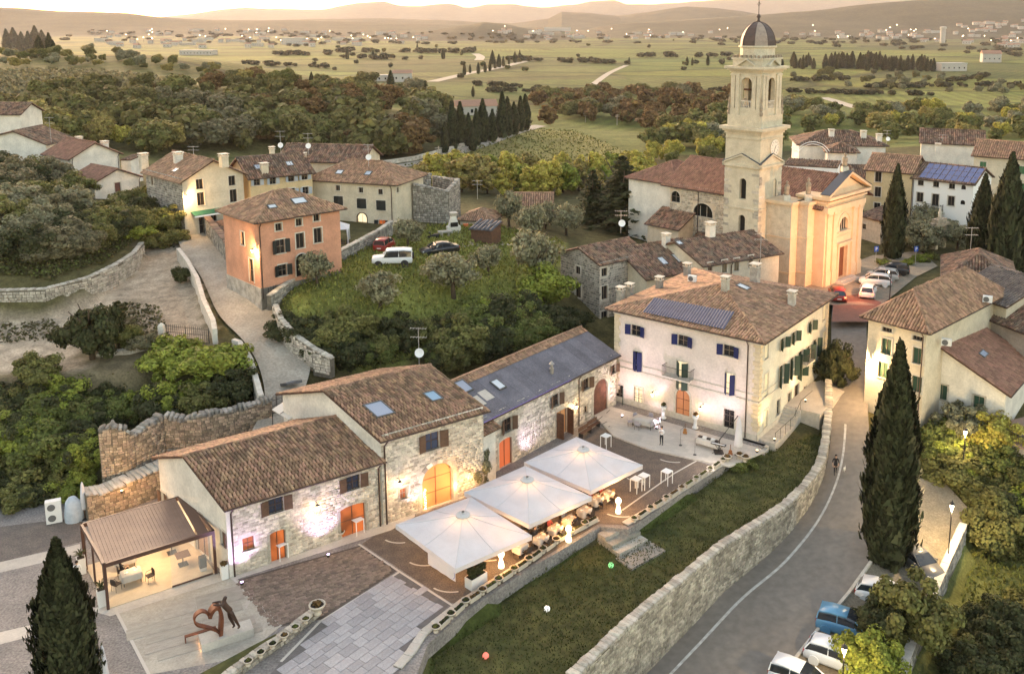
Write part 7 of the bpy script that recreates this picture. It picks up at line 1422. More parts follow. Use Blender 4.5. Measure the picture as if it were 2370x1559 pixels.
for s_,sx in(('l',-1),('r',1)):
    DJ.update({'fe'+s_:(sx*.06,.17,.17,.033),'fw'+s_:(sx*.06,.16,.08,.02),'fp'+s_:(sx*.06,.19,.02,.022),'hk'+s_:(sx*.06,-.13,.17,.04),'hh'+s_:(sx*.06,-.22,.10,.02),'hp'+s_:(sx*.06,-.18,.02,.022)});DE+=[('chest','fe'+s_),('fe'+s_,'fw'+s_),('fw'+s_,'fp'+s_),('hips','hk'+s_),('hk'+s_,'hh'+s_),('hh'+s_,'hp'+s_)]
body('body',DJ,DE,[M('white_fur',(.7,.66,.6),(.5,.46,.4),8,.95),],[],dg)
# ------------------------------------------------------------------ courtyard furniture
CLOTH=M('table_cloth',(.52,.48,.42),(.45,.41,.36),2,.9);CANV=M('parasol_canvas',(.68,.66,.67),(.60,.58,.59),.7,.9,.4,bscale=2.2);_t=CANV.node_tree;_tr=_t.nodes.new('ShaderNodeBsdfTranslucent');_tr.inputs[0].default_value=(.7,.6,.5,1);_mx=_t.nodes.new('ShaderNodeMixShader');_mx.inputs[0].default_value=.16;_t.links.new(_t.nodes['Principled BSDF'].outputs[0],_mx.inputs[1]);_t.links.new(_tr.outputs[0],_mx.inputs[2]);_t.links.new(_mx.outputs[0],_t.nodes['Material Output'].inputs[0])
CHD=M('rattan',(.05,.035,.028),(.03,.022,.018),12,.7)
def chair(label,loc,rz,mat=CHD,group=None,arms=True):
    t=thing('chair',label,'chair',loc,rz,group);MB().bx(-.23,.23,-.22,.22,.43,.48).build('seat',mat,t)
    for x in(-.21,.21):
        for y in(-.2,.2):MB().tube([(x*1.1,y*1.1,0),(x,y,.44)],.016,5).build('leg',DARKM,t)
    MB().prism([(-.23,.47),(.23,.47),(.25,.72),(.2,.86),(0,.89),(-.2,.86),(-.25,.72)],-.25,-.21,0,None,'y').build('backrest',mat,t)
    if arms:
        for x in(-.26,.26):MB().tube([(x,-.22,.68),(x,.12,.66),(x,.2,.44)],.018,5).build('armrest',mat,t)
    return t
def table(label,loc,rz,w=1.0,d=.9,cloth=True,group=None,hgt=.74,setting=True):
    t=thing('dining_table',label,'table',loc,rz,group);MB().bx(-w/2,w/2,-d/2,d/2,hgt-.03,hgt).build('tabletop',CLOTH,t)
    if cloth:
        mb=MB();n=28;vs=[]
        for j,(zz,gr)in enumerate(((hgt+.006,0),(hgt-.04,.02),(hgt-.2,.05),(hgt-.42,.08))):
            for i in range(n):
                a=2*math.pi*i/n;c_,s_=math.cos(a),math.sin(a);m_=max(abs(c_),abs(s_));wv=gr*(1+.6*math.sin(i*math.pi))*(1+.22*(-1)**i*(j>1));vs.append(((w/2+.005+wv)*c_/m_,(d/2+.005+wv)*s_/m_,zz-(.10 if abs(abs(c_)-abs(s_))<.12 and j==3 else 0)))
        mb.add(vs,[tuple(range(n))]+[(j*n+i,(j+1)*n+i,(j+1)*n+(i+1)%n,j*n+(i+1)%n)for j in range(3)for i in range(n)]);mb.build('cloth',CLOTH,t,True)
    for x in(-w/2+.08,w/2-.08):
        for y in(-d/2+.08,d/2-.08):MB().tube([(x,y,0),(x,y,hgt-.03)],.025,5).build('leg',DARKM,t)
    return t
GLZ=M('wine_glass',(.8,.78,.75),rough=.05,alpha=.35);PLT=M('plate',(.75,.72,.68),rough=.3)
def settings(loc,rz,n,group,where):
    for k in range(n):
        a=rz+math.pi*k*2/n;p=Vector(loc)+Vector((.28*math.cos(a),.28*math.sin(a),0));o=MB().lathe([(.02,0),(.09,.004),(.125,.018),(.12,.02),(.085,.008),(.01,.006)],14).build('plate',PLT,None,True);o.location=p;tag(o,'white dinner plate on the cloth of '+where,'plate',group)
        g=MB().lathe([(.035,0),(.006,.01),(.006,.08),(.03,.11),(.036,.15),(.03,.19)],9).build('wine_glass',GLZ,None,True);g.location=p+Vector((.13*math.cos(a+.9),.13*math.sin(a+.9),0));tag(g,'wine glass on the cloth of '+where,'glass',group)
def parasol(label,cs,hub,ze=2.55,zh=3.75,loc=None):
    C=[U(*c_,ze)for c_ in cs];cen=sum((c_ for c_ in C),Vector())/4;t=thing('parasol',label,'parasol',(cen.x,cen.y,0));X=Matrix.Translation(-Vector((cen.x,cen.y,0)));top=Vector((cen.x,cen.y,zh));mb=MB();N_=6
    for i in range(4):
        a,b_=C[i],C[(i+1)%4];m_=(a+b_)/2+Vector((0,0,-.03))
        for p,q in((a,m_),(m_,b_)):
            for j in range(N_):
                f=lambda e_,s_:(top.lerp(e_,s_)-Vector((0,0,.32*s_*(1-s_)*4*.35)));s0,s1=.06+.94*j/N_,.06+.94*(j+1)/N_;mb.quad(*(X@v_ for v_ in(f(p,s1),f(q,s1),f(q,s0),f(p,s0))))
    mb.build('canopy',CANV,t);mb=MB()
    for i in range(4):
        a,b_=C[i],C[(i+1)%4];n=8
        for k in range(n):
            p,q=a.lerp(b_,k/n),a.lerp(b_,(k+1)/n);dn=Vector((0,0,.34));mb.quad(*(X@v_ for v_ in(p-dn+Vector((0,0,.03*(k%2))),q-dn+Vector((0,0,.03*((k+1)%2))),q,p)))
    mb.build('valance',CANV,t)
    for i in range(8):
        e_=C[i//2]if i%2==0 else(C[i//2]+C[(i//2+1)%4])/2-Vector((0,0,.03));MB().tube([X@(f(e_,s_)+Vector((0,0,.012)))for s_ in(.06,.3,.5,.7,1.)],.022,4).build('seam',M('seam_tape',(.58,.56,.56),rough=.9),t)
    o=MB().lathe([(.52,zh-.12),(.5,zh-.02),(.3,zh+.1),(.28,zh+.06),(.12,zh+.05),(.12,zh+.16),(.02,zh+.18)],14).build('vent_cap',M('vent_canvas',(.5,.48,.46),rough=.9),t);MB().lathe([(.11,zh+.165),(.1,zh+.19),(.01,zh+.195)],10).build('vent_hole',DARKM,o)
    MB().tube([(0,0,0),(0,0,zh)],.06,8).build('pole',WHITEP,t);MB().bx(-.5,.5,-.5,.5,0,.12).build('base',DARKM,t)
    for i in range(8):
        e_=(C[i//2]if i%2==0 else(C[i//2]+C[(i//2+1)%4])/2);MB().tube([X@top.lerp(e_,.05)-Vector((0,0,.1)),X@top.lerp(e_,.5)-Vector((0,0,.2)),X@e_-Vector((0,0,.05))],.02,5).build('rib',WHITEP,t)
    lamp('parasol_light',(cen.x,cen.y,zh-.9),42,(1,.50,.17),rad=.3);return t
z=ZM(900,1000,.2566)
parasol('big white square parasol closest to the low barn and the paved ramp',[z(60,830),z(600,1230),z(1290,930),z(740,580)],None);parasol('big white square parasol in the middle of the three',[z(680,540),z(1265,832),z(1830,580),z(1230,300)],None);parasol('big white square parasol closest to the villa terrace',[z(1220,270),z(1820,527),z(2290,295),z(1690,40)],None)
wc=U(1054,1316,2.2)
sidep=MB();a,b_=U(990,1275,2.2),U(1054,1316,2.2);sp=thing('parasol_side_curtain','white canvas curtain with violet logo hanging from the first parasol','curtain',(a.x,a.y,0));Xs=Matrix.Translation((-a.x,-a.y,0))
d_=(b_-a).normalized();dn=Vector((d_.y,-d_.x,0))
for k in range(6):sidep.add([Vector((0,0,-.9))+a.lerp(b_,k/6)+dn*.03*(k%2),Vector((0,0,-.9))+a.lerp(b_,(k+1)/6)+dn*.03*((k+1)%2),a.lerp(b_,(k+1)/6)+dn*.03*((k+1)%2),a.lerp(b_,k/6)+dn*.03*(k%2)],[(0,1,2,3)],0,Xs)
sidep.build('fabric',CANV,sp);VIO=M('violet_print',(.10,.06,.35),rough=.8);mb=MB();c_=b_+Vector((0,0,-.45))-d_*.25+dn*.06
for k in range(9):t0,t1=R(-70+k*15),R(-55+k*15);mb.add([c_+d_*(.2*math.cos(t0))+Vector((0,0,.3*math.sin(t0))),c_+d_*(.2*math.cos(t1))+Vector((0,0,.3*math.sin(t1))),c_+d_*(.24*math.cos(t1))+Vector((0,0,.34*math.sin(t1))),c_+d_*(.24*math.cos(t0))+Vector((0,0,.34*math.sin(t0)))],[(0,1,2,3)],0,Xs)
mb.build('logo_arc',VIO,sp)
TB=[((1205,1282),'the corner table beside the glowing lamp'),((1285,1240),'the long table under the first parasol edge'),((1318,1220),'the table facing the garden steps'),((1352,1198),'the table beside the second parasol pole'),((1405,1160),'the table at the third parasol corner'),((1240,1225),'the shaded table under the middle parasol'),((1290,1180),'the inner table under the middle parasol'),((1130,1250),'the shaded table under the first parasol'),((1252,1262),'the outer table behind the low planters'),((1380,1172),'the outer table beside the top step')]
dirw=math.atan2((U(1380,1216)-U(1216,1320)).y,(U(1380,1216)-U(1216,1320)).x);k=0
CL=[(.03,.03,.035),(.55,.5,.45),(.30,.06,.05),(.02,.02,.025),(.12,.14,.2),(.6,.55,.5)]
pw=['in black','in a pale shirt','in red','in dark clothes','in navy','in white']
for i,(p,nm)in enumerate(TB):
    c_=U(*p,.01);table('white clothed dining table, '+nm,c_,dirw,.95,.72);settings(c_+Vector((0,0,.752)),dirw,2,'place settings on the terrace',nm)
    for s_,a_ in((-1,dirw+math.pi/2),(1,dirw-math.pi/2)):
        q=c_+Vector((math.cos(a_),math.sin(a_),0))*-.62;rz_=a_-math.pi/2
        chair('dark woven armchair on the %s side of %s'%('lawn' if s_<0 else 'barn',nm),q,rz_)
        if i in(1,2,3,4,6,8,9)or(i==0 and s_>0):person('diner %s, %s side of %s'%(pw[k%6],'lawn' if s_<0 else 'barn',nm),q+Vector((math.cos(a_),math.sin(a_),0))*.02,rz_,'sit',CL[k%6],(.03,.03,.035),((.02,.012,.01),(.12,.07,.03),(.05,.03,.02))[k%3],k%2==0);k+=1
b_=U(241,1303,3.2);cpt=U(305,1345,.06);pdir=math.atan2(3.85,5.45)
table('white clothed table laid for dinner under the pergola roof',cpt,pdir,1.2,.9);settings(cpt+Vector((0,0,.752)),pdir,2,'place settings in the pergola','the pergola table');table('second white clothed table deeper inside the pergola',U(290,1308,.06),pdir,1.2,.9)
chair('brown armchair standing free on the right of the pergola table',U(348,1345,.06),pdir+R(100));chair('brown armchair at the front left of the pergola table',U(270,1365,.06),pdir-R(60));q=U(282,1335,.06);chair('brown armchair with the seated woman at the pergola table',q,pdir-R(90));person('seated woman with long dark hair in black at the pergola table',q,pdir-R(90),'sit',(.02,.018,.02),(.02,.02,.025),(.02,.012,.01),True)
for p,lb in(((424,1305),'bare pedestal table behind the glass panel of the pergola'),((398,1278),'bare pedestal table at the back of the pergola')):
    t=thing('pedestal_table',lb,'table',U(*p,.06),pdir);MB().bx(-.3,.3,-.3,.3,0,.03).build('foot',DARKM,t);MB().tube([(0,0,.02),(0,0,.72)],.04,7).build('column',DARKM,t);MB().bx(-.45,.45,-.45,.45,.72,.76).build('tabletop',WOOD,t)
t=thing('loudspeaker','dark loudspeaker standing in the corner of the pergola','speaker',U(470,1318,.06),pdir);MB().bx(-.22,.22,-.2,.2,.25,1.0).build('cabinet',DARKM,t);MB().bx(-.2,.2,-.18,.18,0,.25).build('stand',M('pale_box',(.5,.47,.42),rough=.8),t)
for p,lb in(((652,1290),'tall white bar table before the lit door of the low barn'),((828,1232),'tall white bar table before the wide lit door of the low barn'),((1402,1034),'tall white bar table behind the third parasol'),((1472,1136),'tall white bar table standing in front of its twin near the lawn wall'),((1490,1128),'tall white bar table right behind its twin near the lawn wall'),((1543,1118),'tall white bar table alone beside the inlaid band')):
    t=thing('bar_table',lb,'table',U(*p,.015),dirw);MB().bx(-.36,.36,-.36,.36,1.06,1.10).build('tabletop',WHITEP,t)
    for x in(-.33,.33):
        for y in(-.33,.33):MB().box((x,y,.53),(.05,.05,1.06)).build('leg',WHITEP,t)
GLOW=M('glowing_plastic',(1,.85,.6),emit=(1,.70,.36),es=1.2)
for p,lb in(((1160,1312),'glowing figure lamp beside the first parasol corner'),((1316,1252),'glowing figure lamp beside the dining tables'),((1431,1186),'glowing figure lamp alone at the top of the garden steps')):
    c_=U(*p,.01);t=thing('floor_lamp',lb,'lamp',c_);MB().lathe([(.19,0),(.21,.1),(.17,.35),(.10,.6),(.09,.72),(.16,.80),(.22,.92),(.22,1.05),(.15,1.18),(.02,1.22)],16).build('shade',GLOW,t,True);MB().lathe([(.2,0),(.2,.02),(.02,.021)],12).build('base',WHITEP,t);lamp('floor_lamp_light',c_+Vector((0,0,1.6)),44,(1,.50,.16),rad=.25)
TERR=M('planter_stone',(.55,.48,.38),(.44,.38,.3),3,.85,.2);SOIL=M('soil',(.04,.03,.022),rough=1);TUFT=[crown_mesh('plant',80+i,260,.22,L_MID,.62,.40,.5,12,.30)for i in range(3)]
def urn(label,p,s=1.,plantm=L_MID,group=None):
    t=thing('urn_planter',label,'planter',p,random.random()*6,group);MB().lathe([(.14,0),(.15,.05),(.08,.09),(.09,.14),(.24,.26),(.29,.36),(.31,.37),(.31,.41),(.26,.41),(.25,.35)],14).build('bowl',TERR,t,True);MB().lathe([(.25,.345),(.25,.355),(.01,.36)],10).build('soil',SOIL,t)
    o=ob('plant',cmesh(TUFT[0],plantm),t);o.location=(0,0,.33);o.scale=(.3,.3,.28);t.scale=(s,s,s);return t
def boxp(label,p,rz,w=.95,plantm=L_RUST,group=None):
    t=thing('box_planter',label,'planter',p,rz,group);mb=MB();mb.box((0,0,.14),(w,.32,.28),top=1.08).build('trough',TERR,t);MB().bx(-w/2-.03,w/2+.03,-.19,.19,.26,.31).build('rim',TERR,t);MB().bx(-w/2+.04,w/2-.04,-.13,.13,.3,.325).build('soil',SOIL,t)
    for k in range(3):o=ob('plant',cmesh(TUFT[k%3],plantm),t);o.location=(-w/3+k*w/3,0,.26);o.scale=(.26,.26,.26)
    return t
def along_px(pts,z_,n):
    P=[U(*p,z_)for p in pts];L_=[0]
    for a,b_ in zip(P[:-1],P[1:]):L_.append(L_[-1]+(b_-a).length)
    for k in range(n):
        s_=L_[-1]*(k+.5)/n;i=max(j for j in range(len(L_)-1)if L_[j]<=s_);t=(s_-L_[i])/(L_[i+1]-L_[i]);yield P[i].lerp(P[i+1],t),math.atan2((P[i+1]-P[i]).y,(P[i+1]-P[i]).x)
pm=[L_MID,L_RUST,L_DARK,L_FERN,L_DARK]
for k,(p,a_)in enumerate(along_px([(1000,1470),(1075,1402),(1213,1310),(1297,1250),(1378,1205)],.13,22)):
    (urn('stone urn planter on the terrace wall left of the garden steps',p,1.05,pm[k%5],'urns on the left terrace wall')if k%2==0 else boxp('stone trough planter on the terrace wall left of the garden steps',p,a_,.95,pm[(k+1)%5],'troughs on the left terrace wall'))
for k,(p,a_)in enumerate(along_px([(1458,1214),(1520,1172),(1585,1130),(1645,1090),(1680,1065)],.12,13)):
    (urn('stone urn planter on the terrace wall right of the garden steps',p,.95,pm[k%5],'urns on the right terrace wall')if k%2==0 else boxp('stone trough planter on the terrace wall right of the garden steps',p,a_,.9,pm[(k+1)%5],'troughs on the right terrace wall'))
for u,v,lb in((578,1311,'beside the small lit window'),(612,1298,'left of the first lit door'),(697,1272,'right of the first lit door'),(733,1259,'below the wall lamp'),(768,1249,'below the second shuttered window')):boxp('stone trough planter at the foot of the low barn '+lb,U(u,v,.02),.628,1.0,L_DARK)
urn('stone urn at the left jamb of the wide lit door',U(787,1243,.02),1.2);urn('stone urn at the right jamb of the wide lit door',U(863,1214,.02),1.2)
for u,v,zz,lb in((735,1420,0.4,'tall urn planter on the corner of the ramp wall'),):urn(lb,U(u,v,zz),1.7,L_RUST)
stone_wall('ramp_wall','low curved stone wall with flowerpots between sculpture court and paved ramp',[U(u,v,0)for u,v in((520,1590),(600,1530),(660,1490),(715,1445),(745,1420))],[.45,.45,.45,.45,.4],.4,.25,STONE_GREY,core=MORTAR_D,thick=.45,capm=STONE_PALE,capw=.6,cap=60)
for k,(p,a_)in enumerate(along_px([(560,1550),(610,1515),(665,1475),(720,1432)],.55,6)):urn('round flowerpot on the curved ramp wall',p,.9,pm[(k*2)%5],'flowerpots on the ramp wall')
SQW=M('square_planter_white',(.70,.68,.64),rough=.6)
def tallp(label,p,hgt=1.0,w=.5,crown=None,mat=L_DARK,ch=.8,rz=.6):
    t=thing('tall_planter',label,'planter',p,rz);MB().box((0,0,hgt/2),(w*.85,w*.85,hgt),top=1.15).build('pot',SQW,t);MB().bx(-w*.4,w*.4,-w*.4,w*.4,hgt-.05,hgt+.005).build('soil',SOIL,t)
    if crown:o=ob('plant',cmesh(crown,mat),t);o.location=(0,0,hgt-.1);o.scale=(ch,ch,ch)
    else:
        mb=MB()
        for k in range(26):
            a=k*2.4;e_=.25+.5*random.random();pts=[Vector((0,0,hgt)),Vector((math.cos(a)*.25,math.sin(a)*.25,hgt+e_*.8)),Vector((math.cos(a)*.55,math.sin(a)*.55,hgt+e_*.75))];s_=Vector((-math.sin(a),math.cos(a),0))*.035
            mb.add([pts[0]-s_*.3,pts[0]+s_*.3,pts[1]+s_,pts[1]-s_,pts[2]],[(0,1,2,3),(3,2,4)])
        mb.build('fronds',L_DARK,t)
tallp('tall white planter with cycad at the front post of the pergola',U(237,1400,0),1.15,.55);tallp('tall white planter with cycad at the rear post of the pergola',U(190,1325,0),1.15,.55);tallp('tall white planter with red plant at the corner of the low barn',U(520,1337,0),1.05,.5,TUFT[1],L_RUST,.5);
t=thing('planter_box','large white planter box with shrub beside the first parasol','planter',U(1102,1352,0),dirw);MB().bx(-.7,.7,-.35,.35,0,.75).build('box',SQW,t);MB().bx(-.65,.65,-.3,.3,.7,.76).build('soil',SOIL,t)
for x in(-.35,.3):o=ob('shrub',cmesh(FINEB[0],L_DARK),t);o.location=(x,0,.65);o.scale=(.8,.7,.9)
ol=plant('potted_tree','potted olive tree hung with fairy lights at the tall barn corner','tree',U(1100,1128,0),3.6,FINEB[1],L_OLIVE,TRK_O[0],None,.62);FL=M('fairy_light',(1,.8,.5),emit=(1,.62,.25),es=4);mb=MB()
for k in range(70):
    a,e_=random.random()*6.28,random.uniform(-.6,1.2);r_=.30*math.cos(e_*.8);mb.box((r_*math.cos(a),r_*math.sin(a),.45+.36*math.sin(e_)),(.017,.017,.011))
mb.build('fairy_lights',FL,ol)['kind']='stuff';lamp('fairy_glow',U(1095,1135,0)+Vector((0,-1.2,1.6)),14,WARM,rad=.5)
for k,(u,v)in enumerate(((984,1180),(1052,1150))):
    p=U(u,v,0);t=thing('light_column','string of fairy lights at the %s of the arched doorway'%('left' if k==0 else 'right'),'fairy lights',p);mb=MB();rr=random.Random(k)
    for j in range(34):mb.box((rr.uniform(-.09,.09),rr.uniform(-.09,.09),.1+j*.05),(.035,.035,.035))
    mb.build('bulbs',FL,t)['kind']='stuff';MB().tube([(0,0,0),(0,0,1.9)],.02,5).build('stem',WOOD,t);lamp('string_glow',p+Vector((.2,-.7,1.2)),10,WARM,rad=.3)
t=table('white oval garden table on the villa terrace',U(1490,985,.15),R(-30),1.9,1.0,True)
for k in range(6):
    a=R(-30+60*k+30);c_=U(1490,985,.15)+Vector((1.25*math.cos(a),.85*math.sin(a),0));chair('pale iron chair at the oval table, %s'%('seat facing the villa door','seat nearest the archway','seat by the barred window','seat with its back to the villa','seat at the parasol end','seat by the phoning man')[k],c_,a+math.pi/2,M('pale_iron',(.35,.32,.34),rough=.5))
for k,(u,v)in enumerate(((1535,962),(1609,985))):
    t=thing('topiary_pot','clipped ball topiary on a white pedestal %s of the villa door'%('left','right')[k],'topiary',U(u,v+5,.15));MB().lathe([(.3,0),(.3,.1),(.18,.15),(.16,.8),(.26,.9),(.3,1.2),(.24,1.2)],12).build('pedestal',SQW,t,True);o=ob('ball',cmesh(TUFT[2],L_RUST if k else L_DARK),t);o.location=(0,0,1.15);o.scale=(.5,.5,.7)
pc=U(1708,1052,.15);t=thing('closed_parasol','closed white cantilever parasol at the villa corner','parasol',pc);MB().lathe([(.05,3.5),(.2,3.0),(.3,2.0),(.38,.9),(.3,.75),(.05,.8)][::-1],10).build('folded_canopy',CANV,t,True);MB().tube([(-1.6,.4,0),(-1.55,.4,1.2),(-.1,.05,3.55)],.05,7).build('cantilever_arm',DARKM,t);MB().bx(-2.0,-1.2,0,.8,0,.1).build('base',DARKM,t)
for u,v,lb in((1575,1030,'thin microphone stand near the phoning man'),(1608,1052,'thin microphone stand at the terrace edge')):
    t=thing('microphone_stand',lb,'stand',U(u,v,.15));MB().tube([(0,0,0),(0,0,1.5)],.015,5).tube([(0,0,1.5),(.25,0,1.65)],.012,5).build('pole',DARKM,t);MB().lathe([(.16,0),(.16,.02),(.02,.03)],10).build('foot',DARKM,t);MB().lathe([(.02,0),(.03,.05),(.03,.09),(.01,.11)],8,0,Matrix.Translation((.25,0,1.65))).build('microphone',DARKM,t)
t=table('white draped table with band equipment before the barred window',U(1640,1035,.15),R(-36),2.2,.7,True);
for k in range(5):o=MB().bx(-.16,.16,-.12,.12,0,.12+.05*(k%2)).build('sound_mixer',(DARKM,SQW)[k%2]);o.location=U(1640,1035,.15)+Vector((-.8*math.cos(R(36))+k*.4*math.cos(R(36)),.8*math.sin(R(36))-k*.4*math.sin(R(36)),.756));o.rotation_euler=(0,0,R(-36));tag(o,('black mixer at the door end of the band table','white box left on the band table','black amplifier in the middle of the band table','white box right on the band table','black mixer at the parasol end of the band table')[k],'equipment')
for u,v,lb in((1662,1050,'black keyboard on its stand in front of the band table'),):
    t=thing('keyboard',lb,'instrument',U(u,v,.15),R(-30));MB().bx(-.65,.65,-.16,.16,.85,.95).build('keyboard_body',DARKM,t);MB().bx(-.6,.6,-.14,0,.95,.957).build('keys',WHITEP,t);MB().tube([(-.5,-.2,0),(.5,.2,.85)],.02,5).tube([(.5,-.2,0),(-.5,.2,.85)],.02,5).build('cross_stand',DARKM,t)
for u,v,c2,lb in((1585,1005,(.35,.16,.05),'orange guitar leaning left of the topiary'),(1690,1055,(.25,.1,.04),'brown guitar leaning by the closed parasol')):
    t=thing('guitar',lb,'guitar',U(u,v,.15),R(-20));MB().prism([(-.18,0),(.18,0),(.2,.18),(.12,.3),(.16,.42),(.06,.5),(-.06,.5),(-.16,.42),(-.12,.3),(-.2,.18)],0,.09,0,Matrix.Translation((0,0,.05)),'y').build('body',M('guitar_%d'%u,c2,rough=.3),t);MB().bx(-.025,.025,.03,.06,.55,1.05).build('neck',WOOD,t)
for u,v,lb in((1683,1068,'dark wiry plant pot at the terrace corner'),(1712,1062,'small flowerpot at the foot of the closed parasol'),(1725,1068,'red flowerpot at the villa corner steps')):urn(lb,U(u,v,.1),1.3,L_RUST)
for k,(u,v)in enumerate(((1350,1000),(1330,1015))):t=thing('garden_bench','dark slatted bench against the annex %s'%('below the arch','beside the double door')[k],'bench',U(u+25,v-8,.02),.9);[MB().bx(-.75,.75,-.2+j*.11,-.12+j*.11,.42,.45).build('slat',WOOD,t)for j in range(4)];[MB().bx(-.75,.75,.24,.27,.5+j*.13,.6+j*.13).build('back_slat',WOOD,t)for j in range(3)];[MB().bx(x-.03,x+.03,-.2,.27,0,.42).build('leg',DARKM,t)for x in(-.65,.65)]
for x,lb in((.35,'left'),(.7,'right')):
    pass
CORT=M('corten_steel',(.19,.065,.03),(.10,.035,.02),2,.55,.2,metal=.3)
pc=U(525,1478,0);t=thing('heart_sculpture','rusty steel heart with leaning human figure on a pale plinth','sculpture',pc,R(30));MB().bx(-1.5,1.5,-.55,.55,0,.5).build('plinth',PALEP,t);SX=Matrix.Translation((-.35,0,.5))
hp_=[(0,.0),(-.25,.35),(-.8,.75),(-1.25,1.05),(-1.4,1.4),(-1.3,1.72),(-1.0,1.85),(-.72,1.7),(-.55,1.35)];hq=[(.0,0),(.08,.6),(.12,1.2),(.02,1.75),(-.2,1.85),(-.42,1.65),(-.55,1.35)]
def band(pts,d,th,nm):
    mb=MB();P=[Vector((x,0,zz))for x,zz in pts];P=cat(P,4);n=len(P);vs=[]
    for i,p in enumerate(P):
        tg=(P[min(i+1,n-1)]-P[max(i-1,0)]).normalized();nn_=Vector((-tg.z,0,tg.x))*th
        vs+=[p+nn_+Vector((0,-d,0)),p+nn_+Vector((0,d,0)),p-nn_+Vector((0,d,0)),p-nn_+Vector((0,-d,0))]
    mb.add(vs,[(i*4+j,i*4+(j+1)%4,(i+1)*4+(j+1)%4,(i+1)*4+j)for i in range(n-1)for j in range(4)]+[(0,1,2,3),tuple(range(4*n-4,4*n))],0,SX);mb.build(nm,CORT,t,False)
band(hp_,.18,.045,'heart_left');band(hq,.3,.1,'heart_right')
FJ={'pelvis':(.55,0,1.25,.17),'waist':(.42,0,1.42,.15),'chest':(.3,0,1.66,.19),'neck':(.32,0,1.86,.07),'head':(.40,0,2.0,.13),'top':(.44,0,2.08,.06),'shl':(.2,-.16,1.76,.06),'ell':(-.02,-.16,1.82,.045),'hal':(-.2,-.12,1.9,.035),'shr':(.2,.16,1.76,.06),'elr':(-.02,.16,1.8,.045),'har':(-.2,.1,1.86,.035),'hipl':(.58,-.09,1.15,.14),'knl':(.72,-.1,.78,.1),'anl':(.95,-.1,.12,.06),'tol':(.85,-.1,.05,.04),'hipr':(.58,.09,1.15,.14),'knr':(.55,.1,.75,.1),'anr':(.75,.1,.12,.06),'tor':(.64,.1,.05,.04)}
FE=[('pelvis','waist'),('waist','chest'),('chest','neck'),('neck','head'),('head','top'),('chest','shl'),('shl','ell'),('ell','hal'),('chest','shr'),('shr','elr'),('elr','har')]+[x for s_ in 'lr' for x in(('pelvis','hip'+s_),('hip'+s_,'kn'+s_),('kn'+s_,'an'+s_),('an'+s_,'to'+s_))]
o=body('figure',FJ,FE,[M('dark_corten',(.05,.026,.018),rough=.5)],[],t);o.name='figure';o.matrix_local=SX@Matrix.Translation((-.08,0,0))@Matrix.Diagonal((1.25,1.25,1.12,1))
lamp('sculpture_light',pc+Vector((-1.2,-.7,.35)),75,(1,.5,.2),rad=.15);t2=thing('low_bench','low rusty steel bench in front of the heart sculpture','bench',U(465,1475,0),R(30));MB().bx(-.9,.9,-.12,.12,.38,.43).build('seat',CORT,t2);MB().bx(-.9,-.85,-.12,.12,0,.38).build('leg',CORT,t2);MB().bx(.85,.9,-.12,.12,0,.38).build('leg',CORT,t2)
gs=MB().poly([U(u,v,.03)for u,v in((440,1570),(590,1490),(640,1465),(655,1480),(600,1520),(520,1600))]).build('grass_strip',M('lawn_turf',(.085,.105,.026)),ct)
for u,v,c_,e_,lb in((1414,1306,(.2,.5,.2),(.35,1,.35),'softly glowing green ball light on the dark lawn'),(1266,1402,(.8,.8,.76),(1,.95,.85),'white ball light on the dark lawn'),(1124,1505,(.6,.12,.08),(1,.25,.18),'reddish ball light on the dark lawn')):
    p=U(u,v+6,-1.15);p.z=lawn_z(p.x,p.y);t=thing('ball_light',lb,'lamp',p);MB().lathe([(.2*math.sin(R(a))+.001,.2-.2*math.cos(R(a)))for a in range(0,181,15)],16).build('globe',M('ball_%d'%u,c_,emit=e_,es=.12),t,True);MB().lathe([(.09,0),(.09,.02),(.02,.025)],10).build('socket',DARKM,t)
p=U(1297,1300,-1.1);p.z=lawn_z(p.x,p.y);t=thing('stone_ornament','small mossy stone animal ornament under the terrace wall','ornament',p);MB().lathe([(.2,0),(.22,.15),(.16,.35),(.1,.45),(.14,.52),(.12,.62),(.02,.68)],9).build('figure',STONE_PALE,t,True)
def folded(label,p,hgt):t=thing('closed_parasol',label,'parasol',p);MB().lathe([(.03,hgt),(.1,hgt*.93),(.2,hgt*.6),(.26,hgt*.32),(.2,hgt*.26),(.04,hgt*.28)][::-1],11).build('folded_canopy',CANV,t,True);MB().tube([(0,0,0),(0,0,hgt)],.03,6).build('pole',WOOD,t);MB().lathe([(.3,0),(.3,.08),(.05,.1)],12).build('base',DARKM,t)
folded('closed cream parasol beside the tarpaulin covered object',U(197,1200,0),3.0);folded('closed cream parasol beside the pointed court cypress',U(245,1600,0),2.9)
t=thing('covered_cart','bulky object under pale blue tarpaulin between heat pump and closed parasol','cart',U(172,1205,0),.4);r_=np.random.RandomState(3);mb=MB();n=14;vs=[]
for j,(zz,rad)in enumerate(((0,.62),(.5,.66),(1.1,.62),(1.6,.5),(1.95,.25),(2.02,.02))):
    for i in range(n):a=6.283*i/n;vs.append((rad*math.cos(a)*(1+.1*r_.randn()),rad*.7*math.sin(a)*(1+.1*r_.randn()),zz))
mb.add(vs,[(j*n+i,j*n+(i+1)%n,(j+1)*n+(i+1)%n,(j+1)*n+i)for j in range(5)for i in range(n)]).build('tarpaulin',M('tarpaulin',(.45,.50,.55),(.36,.41,.46),3,.5),t,True)
MB().bx(-.4,.4,-.3,.3,0,.5).build('cart_frame',DARKM,t)
person('person in white shirt half hidden behind the court cypress',U(182,1352,0),R(20),'stand',(.7,.68,.66),(.03,.03,.035))
